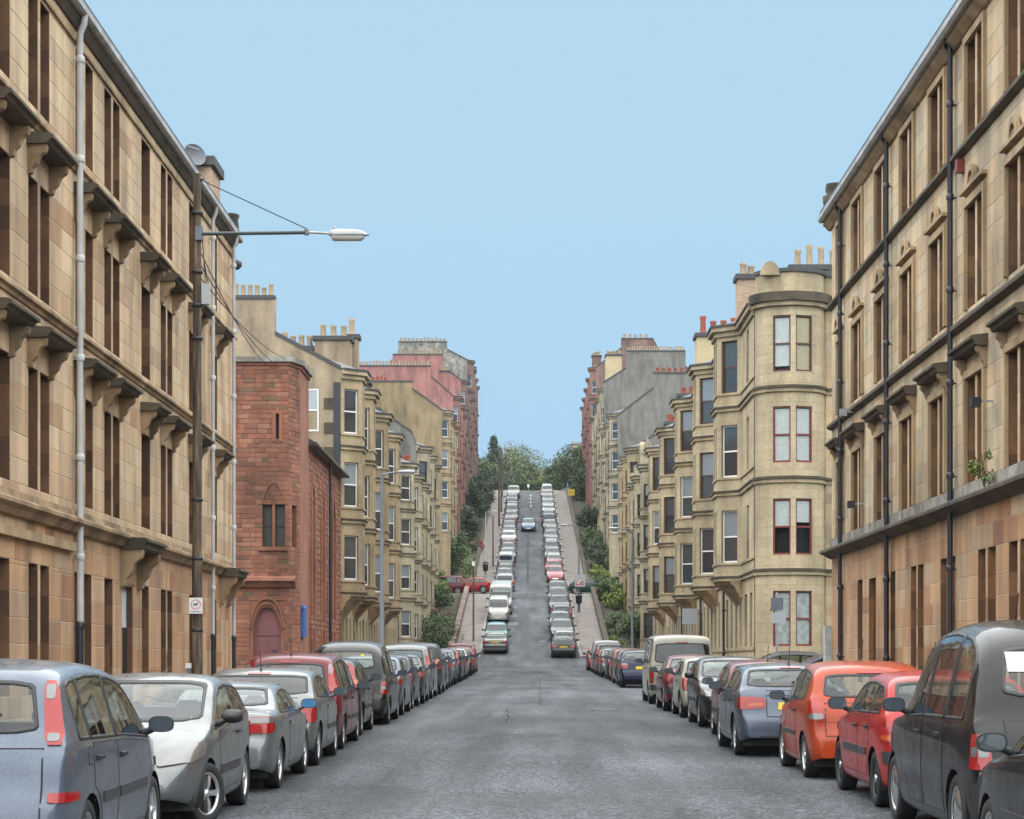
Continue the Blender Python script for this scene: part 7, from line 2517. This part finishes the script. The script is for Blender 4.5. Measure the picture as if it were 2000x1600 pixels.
lamp_post('tall grey street lamp standing before the cream tenement on the left', -5.2, 72.0, 7.55, 0.55)
lamp_post('grey street lamp at the right foot of the hill beside the dark bush', 5.85, 117.0, 8.05, -0.75)
lamp_post('slim grey street lamp above the left cross street with litter bin', -4.3, 198.5, 6.4, 0.5, r=0.07, mat='galvanised')
lamp_post('street lamp carrying the triangular sign on the lower right hill pavement', 3.95, 165.5, 7.0, -0.9, r=0.07)
lamp_post('street lamp against the pale tree at the left crest', -3.9, 290.0, 6.8, 0.6, r=0.06)
lamp_post('street lamp near the small dark car at the upper left hedge', -5.0, 262.0, 3.0, 0.3, r=0.05, mat='galvanised', head=0.4)

def wood_pole(label, x, y, h, r=0.09, top=True):
    z = gz(y) + 0.1
    root = thing('telegraph_pole', label, 'pole', (x, y, z), 'wooden poles')
    mb = MB()
    mb.tube([(x, y, z), (x, y, z + h * 0.5), (x, y, z + h)], r, 'pole_wood', 10, r * 0.72)
    mb.build('pole', root)
    if top:
        mb = MB()
        mb.box(x - 0.1, x + 0.1, y - 0.1, y + 0.02, z + h - 0.12, z + h + 0.2, 'sign_white')
        mb.build('junction_box', root)
    return root
wood_pole('slender dark post with a pale box on top, lower left hill pavement', -4.12, 149.5, 5.6, 0.075)
wood_pole('dark wooden post in the middle of the upper left pavement', -3.75, 208.0, 5.2, 0.09, False)
wood_pole('tall dark wooden pole in the upper left pavement near the crest', -3.75, 249.0, 9.6, 0.12, False)
wood_pole('dark wooden pole second from the crest, upper left pavement', -3.75, 268.0, 8.4, 0.12, False)

# big timber pole with bracket lamp
def big_pole():
    x, y = -6.5, 40.0
    z = gz(y) + 0.1
    h = 9.55 + E - z
    root = thing('telegraph_pole', 'weathered timber pole on the left pavement carrying a long bracket lamp', 'pole', (x, y, z))
    mb = MB()
    mb.tube([(x, y, z), (x, y, z + h * 0.4), (x, y, z + h)], 0.115, 'pole_wood', 14, 0.072)
    mb.build('pole', root)
    mb = MB()
    for zz in (8.75, 7.6, 6.95, 6.3, 3.15, 2.0, 0.6):
        mb.lathe([(0.10, 0), (0.115, 0.01), (0.115, 0.06), (0.10, 0.07)], (x, y, zz + E), 'cable', 12)
    mb.build('strap', root)
    mb = MB()
    za = 8.38 + E
    mb.tube([(x, y, za), (x + 1.6, y, za + 0.02), (x + 2.18, y, za + 0.03)], 0.036, 'arm_dark', 10)
    mb.tube([(x + 2.18, y, za + 0.03), (x + 2.6, y, za + 0.01)], 0.024, 'galvanised', 8)
    mb.lathe([(0.05, 0), (0.05, 0.1)], (x + 2.14, y, za - 0.02), 'steel_grey', 8)
    mb.box(x - 0.02, x + 0.1, y - 0.12, y + 0.12, za - 0.14, za + 0.14, 'steel_grey')
    mb.build('arm', root)
    mb = MB()
    mb.tube([(x + 0.06, y, 9.44 + E), (x + 2.14, y, za + 0.1)], 0.011, 'cable', 6)
    mb.tube([(x, y, 9.44 + E), (x + 0.12, y, 9.44 + E)], 0.03, 'cable', 6)
    mb.build('stay_wire', root)
    # lantern: ribbed canopy over a clear bowl
    mb = MB()
    x0 = x + 2.58
    rows = []
    for t, wv, hv in ((0, 0.05, 0.05), (0.03, 0.09, 0.10), (0.12, 0.12, 0.13), (0.55, 0.13, 0.12), (0.68, 0.11, 0.08), (0.74, 0.05, 0.03)):
        rows.append([(x0 + t, y + wv * cos(pi * q / 10), za - 0.03 + hv * sin(pi * q / 10)) for q in range(11)])
    mb.grid(rows, 'galvanised', True)
    mb.face(rows[0], 'galvanised')
    mb.box(x0 + 0.70, x0 + 0.78, y - 0.02, y + 0.02, za - 0.04, za - 0.01, 'steel_grey')
    mb.lathe([(0.02, 0), (0.025, 0.05), (0.01, 0.06)], (x0 + 0.1, y, za + 0.09), 'galvanised', 8)
    hd = mb.build('lamp_head', root)
    mb = MB()
    rows = []
    for t, wv, hv in ((0.04, 0.06, 0.06), (0.07, 0.10, 0.11), (0.62, 0.10, 0.11), (0.69, 0.06, 0.05)):
        rows.append([(x0 + t, y + wv * cos(pi + pi * q / 10), za - 0.032 + hv * max(-0.9, sin(pi + pi * q / 10) * 1.2)) for q in range(11)])
    mb.grid(rows, 'lamp_glass', True)
    mb.face(rows[0], 'lamp_glass')
    mb.face(rows[-1], 'lamp_glass')
    mb.build('lamp_bowl', hd)
    mb = MB()
    mb.box(x + 0.1, x + 0.24, y - 0.08, y + 0.06, 7.0 + E, 7.4 + E, 'sign_grey')
    mb.build('junction_box', root)
    mb = MB()
    for k in range(3):
        mb.tube([(x + 0.1, y, 8.3 + E), (x + 0.13, y, 7.9 + E), (x + 0.16 + 0.03 * k, y, 7.4 + E)], 0.008, 'cable', 5)
    mb.build('service_cable', root)
    for k, (x1, y1, z1) in enumerate(((-11.2, 92, 13.0), (-10.7, 92, 13.2), (-10.1, 92, 13.6))):
        mb = MB()
        a, b = Vector((x + 0.08, y, 8.0 - 0.25 * k + E)), Vector((x1, y1 - 0.05, z1 + E))
        pts = []
        for q in range(13):
            t = q / 12
            p = a.lerp(b, t)
            p.z -= 2.2 * t * (1 - t)
            pts.append(p)
        mb.tube(pts, 0.012, 'cable', 5)
        tag(mb.build('overhead_wire'), ['lowest overhead wire running from the timber pole to the buff gable', 'middle overhead wire running from the timber pole to the buff gable', 'uppermost overhead wire running from the timber pole to the buff gable'][k], 'wire', 'overhead wires from the timber pole')
    # no-dog-fouling plate
    s = thing('sign', 'white plate with a dog in a red ring on the timber pole', 'sign', (x, y - 0.14, 1.0 + E))
    mb = MB()
    yy = y - 0.16
    mb.box(x - 0.13, x + 0.13, yy, yy + 0.012, 0.96 + E, 1.27 + E, 'sign_white')
    mb.build('plate', s)
    mb = MB()
    cx, cz = x, 1.135 + E
    ring = lambda rr: [(cx + rr * cos(2 * pi * q / 28), yy - 0.002, cz + rr * sin(2 * pi * q / 28)) for q in range(28)]
    mb.grid([ring(0.098), ring(0.084)], 'sign_red', False, True)
    mb.build('ring', s)
    mb = MB()
    dog = [(-0.05, -0.035), (-0.04, -0.035), (-0.032, -0.008), (0.012, -0.008), (0.016, -0.04), (0.026, -0.04), (0.026, 0.0), (0.04, 0.022), (0.055, 0.022), (0.052, 0.036), (0.036, 0.05), (0.03, 0.04), (0.018, 0.018), (-0.03, 0.016), (-0.048, 0.028), (-0.053, 0.024), (-0.042, 0.006)]
    mb.face([(cx + a, yy - 0.003, cz + b) for a, b in dog], 'sign_black')
    mb.build('dog_symbol', s)
    mb = MB()
    mb.box(x - 0.10, x + 0.10, yy - 0.002, yy + 0.002, 0.99 + E, 1.002 + E, 'sign_black')
    mb.build('caption_line', s)
    s2 = thing('sign', 'small white and grey plate low on the post beside the timber pole', 'sign', (x - 0.16, y + 0.1, -0.1 + E))
    mb = MB()
    mb.box(x - 0.22, x - 0.08, y - 0.02, y, -0.10 + E, 0.0 + E, 'sign_white')
    mb.box(x - 0.22, x - 0.08, y - 0.02, y, -0.2 + E, -0.103 + E, 'steel_grey')
    mb.build('plate', s2)
    mb = MB()
    mb.tube([(x - 0.15, y + 0.03, gz(y) + 0.1), (x - 0.15, y + 0.03, 0.02 + E)], 0.03, 'pole_wood', 8)
    mb.build('post', s2)
big_pole()

# signs
def plate_sign(label, x, y, h, plates, mat_post='galvanised', name='road_sign'):
    z = gz(y) + 0.1
    root = thing(name, label, 'sign', (x, y, z))
    mb = MB()
    mb.tube([(x, y, z), (x, y, z + h)], 0.038, mat_post, 8)
    mb.build('post', root)
    for (dx, dz, w_, h_, m) in plates:
        mb = MB()
        mb.box(x + dx - w_ / 2, x + dx + w_ / 2, y - 0.05, y - 0.035, z + dz, z + dz + h_, m)
        mb.build('plate', root)
    return root
plate_sign('two grey sign backs on a post before the bow-cornered tenement', 8.32, 69.0, 3.3, [(-0.0, 2.70, 0.42, 0.42, 'steel_grey'), (0.05, 2.26, 0.5, 0.36, 'sign_grey'), (-0.2, 2.68, 0.05, 0.05, 'sign_black')])
plate_sign('blank pale board on a post before the right-hand tenement', 7.9, 101.5, 3.3, [(0, 2.5, 0.72, 0.78, 'sign_grey')], name='notice_board')
plate_sign('yellow sign on a post beside the upper right pavement', 5.55, 275.0, 2.5, [(0, 1.55, 0.95, 0.4, 'sign_yellow'), (0, 2.0, 0.95, 0.4, 'sign_yellow')])
plate_sign('small white sign in front of the hedge at the crest', -0.25, 318.6, 1.5, [(0, 1.0, 0.36, 0.5, 'sign_white')])
def warning():
    x, y = 4.05, 165.2
    z = gz(y) + 0.12
    root = thing('road_sign', 'red-bordered triangular warning sign on the right hill lamp post', 'sign', (x, y, z + 2.6))
    zc = z + 2.45
    mb = MB()
    mb.box(x - 0.42, x + 0.42, y - 0.13, y - 0.12, zc - 0.38, zc + 0.62, 'sign_grey')
    mb.build('backing_plate', root)
    tri = lambda k, yy: [(x + a * k, yy, zc + 0.02 + b * k) for a, b in ((-0.36, -0.25), (0.36, -0.25), (0, 0.4))]
    mb = MB()
    o, i = tri(1.0, y - 0.136), tri(0.70, y - 0.136)
    mb.grid([o, i], 'sign_red', False, True)
    mb.build('red_border', root)
    mb = MB()
    mb.face(tri(0.70, y - 0.134), 'sign_white')
    mb.build('white_field', root)
    mb = MB()
    mb.face([(x - 0.15, y - 0.139, zc - 0.12), (x + 0.17, y - 0.139, zc - 0.12), (x + 0.17, y - 0.139, zc + 0.04)], 'sign_black')
    mb.box(x - 0.08, x + 0.06, y - 0.142, y - 0.138, zc + 0.0, zc + 0.07, 'sign_black')
    mb.build('hill_symbol', root)
warning()
def litter_bin(label, x, y):
    z = gz(y) + 0.12
    root = thing('litter_bin', label, 'bin', (x, y, z), 'litter bins on lamp posts')
    mb = MB()
    mb.lathe([(0.16, 0.75), (0.24, 0.8), (0.27, 1.35), (0.28, 1.38), (0.2, 1.42)], (x, y, z - 0.05), 'sign_black', 12)
    mb.build('bucket', root)
    mb = MB()
    mb.lathe([(0.29, 1.5), (0.27, 1.6), (0.12, 1.68)], (x, y, z - 0.05), 'sign_black', 12)
    for a in range(4):
        mb.tube([(x + 0.25 * cos(a * pi / 2), y + 0.25 * sin(a * pi / 2), z + 1.3), (x + 0.25 * cos(a * pi / 2), y + 0.25 * sin(a * pi / 2), z + 1.48)], 0.015, 'sign_black', 5)
    mb.build('hood', root)
litter_bin('black litter bin fixed under the triangular warning sign', 3.95, 165.25)
litter_bin('black litter bin at the lamp post above the left cross street', -4.3, 198.2)

# satellite dishes
def dish(label, p, r, N):
    root = thing('satellite_dish', label, 'satellite dish', p, 'satellite dishes')
    mb = MB()
    n = Vector(N).normalized()
    a = n.orthogonal().normalized()
    b = n.cross(a)
    rows = []
    for k, d in ((0.02, -0.16), (0.4, -0.12), (0.75, -0.05), (1.0, 0.03)):
        rows.append([Vector(p) + (a * cos(2 * pi * q / 20) + b * sin(2 * pi * q / 20)) * r * k + n * d * r / 0.4 for q in range(20)])
    mb.grid(rows, 'dish_grey', True, True)
    mb.build('reflector', root)
    mb = MB()
    q0 = Vector(p) - n * r * 0.4
    mb.tube([q0, q0 + Vector((0, 0, -r * 0.6)), q0 + Vector((0, 0.2, -r * 1.5))], 0.025, 'galvanised', 6)
    mb.tube([Vector(p) - b * r * 0.9, Vector(p) + n * r * 0.9], 0.012, 'galvanised', 5)
    mb.build('bracket', root)
dish('grey satellite dish on the chimney of the near left tenement', (-FX - 0.55, 55.3, 13.72 + E), 0.32, (0.55, -0.8, 0.3))
dish('dark satellite dish on the buff chimney above the left gable', (-9.35, 97.8, 14.0 + E), 0.42, (0.5, -0.8, 0.25))

# self-sown sprig on the right-hand cornice
def sprig():
    x, y, z = FX - 0.22, 37.3, 3.2 + E
    root = thing('plant', 'yellow-green sprig growing from the ledge of the right-hand tenement', 'plant', (x, y, z))
    foliage('leaves', root, (x - 0.05, y, z + 0.36), (0.2, 0.42, 0.34), 230, 0.045, 'leaf_bright', 77, 7)
    mb = MB()
    rng = random.Random(5)
    for k in range(6):
        mb.tube([(x, y + rng.uniform(-0.05, 0.05), z - 0.02), (x - rng.uniform(0, 0.1), y + rng.uniform(-0.2, 0.2), z + 0.3), (x - rng.uniform(0, 0.2), y + rng.uniform(-0.4, 0.4), z + 0.6)], 0.006, 'bark', 4)
    mb.build('stem', root)
sprig()

# ------------------------------------------------------------------ damp air that pales the far end of the street
mh = bpy.data.materials.new('haze_air')
mh.use_nodes = True
nt = mh.node_tree
for n in list(nt.nodes):
    if n.type == 'BSDF_PRINCIPLED':
        nt.nodes.remove(n)
pv = nt.nodes.new('ShaderNodeVolumePrincipled')
pv.inputs['Color'].default_value = (0.80, 0.88, 0.96, 1)
pv.inputs['Density'].default_value = 0.00011
nt.links.new(pv.outputs[0], nt.nodes['Material Output'].inputs['Volume'])
MATS['haze_air'] = mh
mb = MB()
mb.box(-390, 390, -160, 890, -3.2, 48.5, 'haze_air')
stuff(mb.build('haze'))
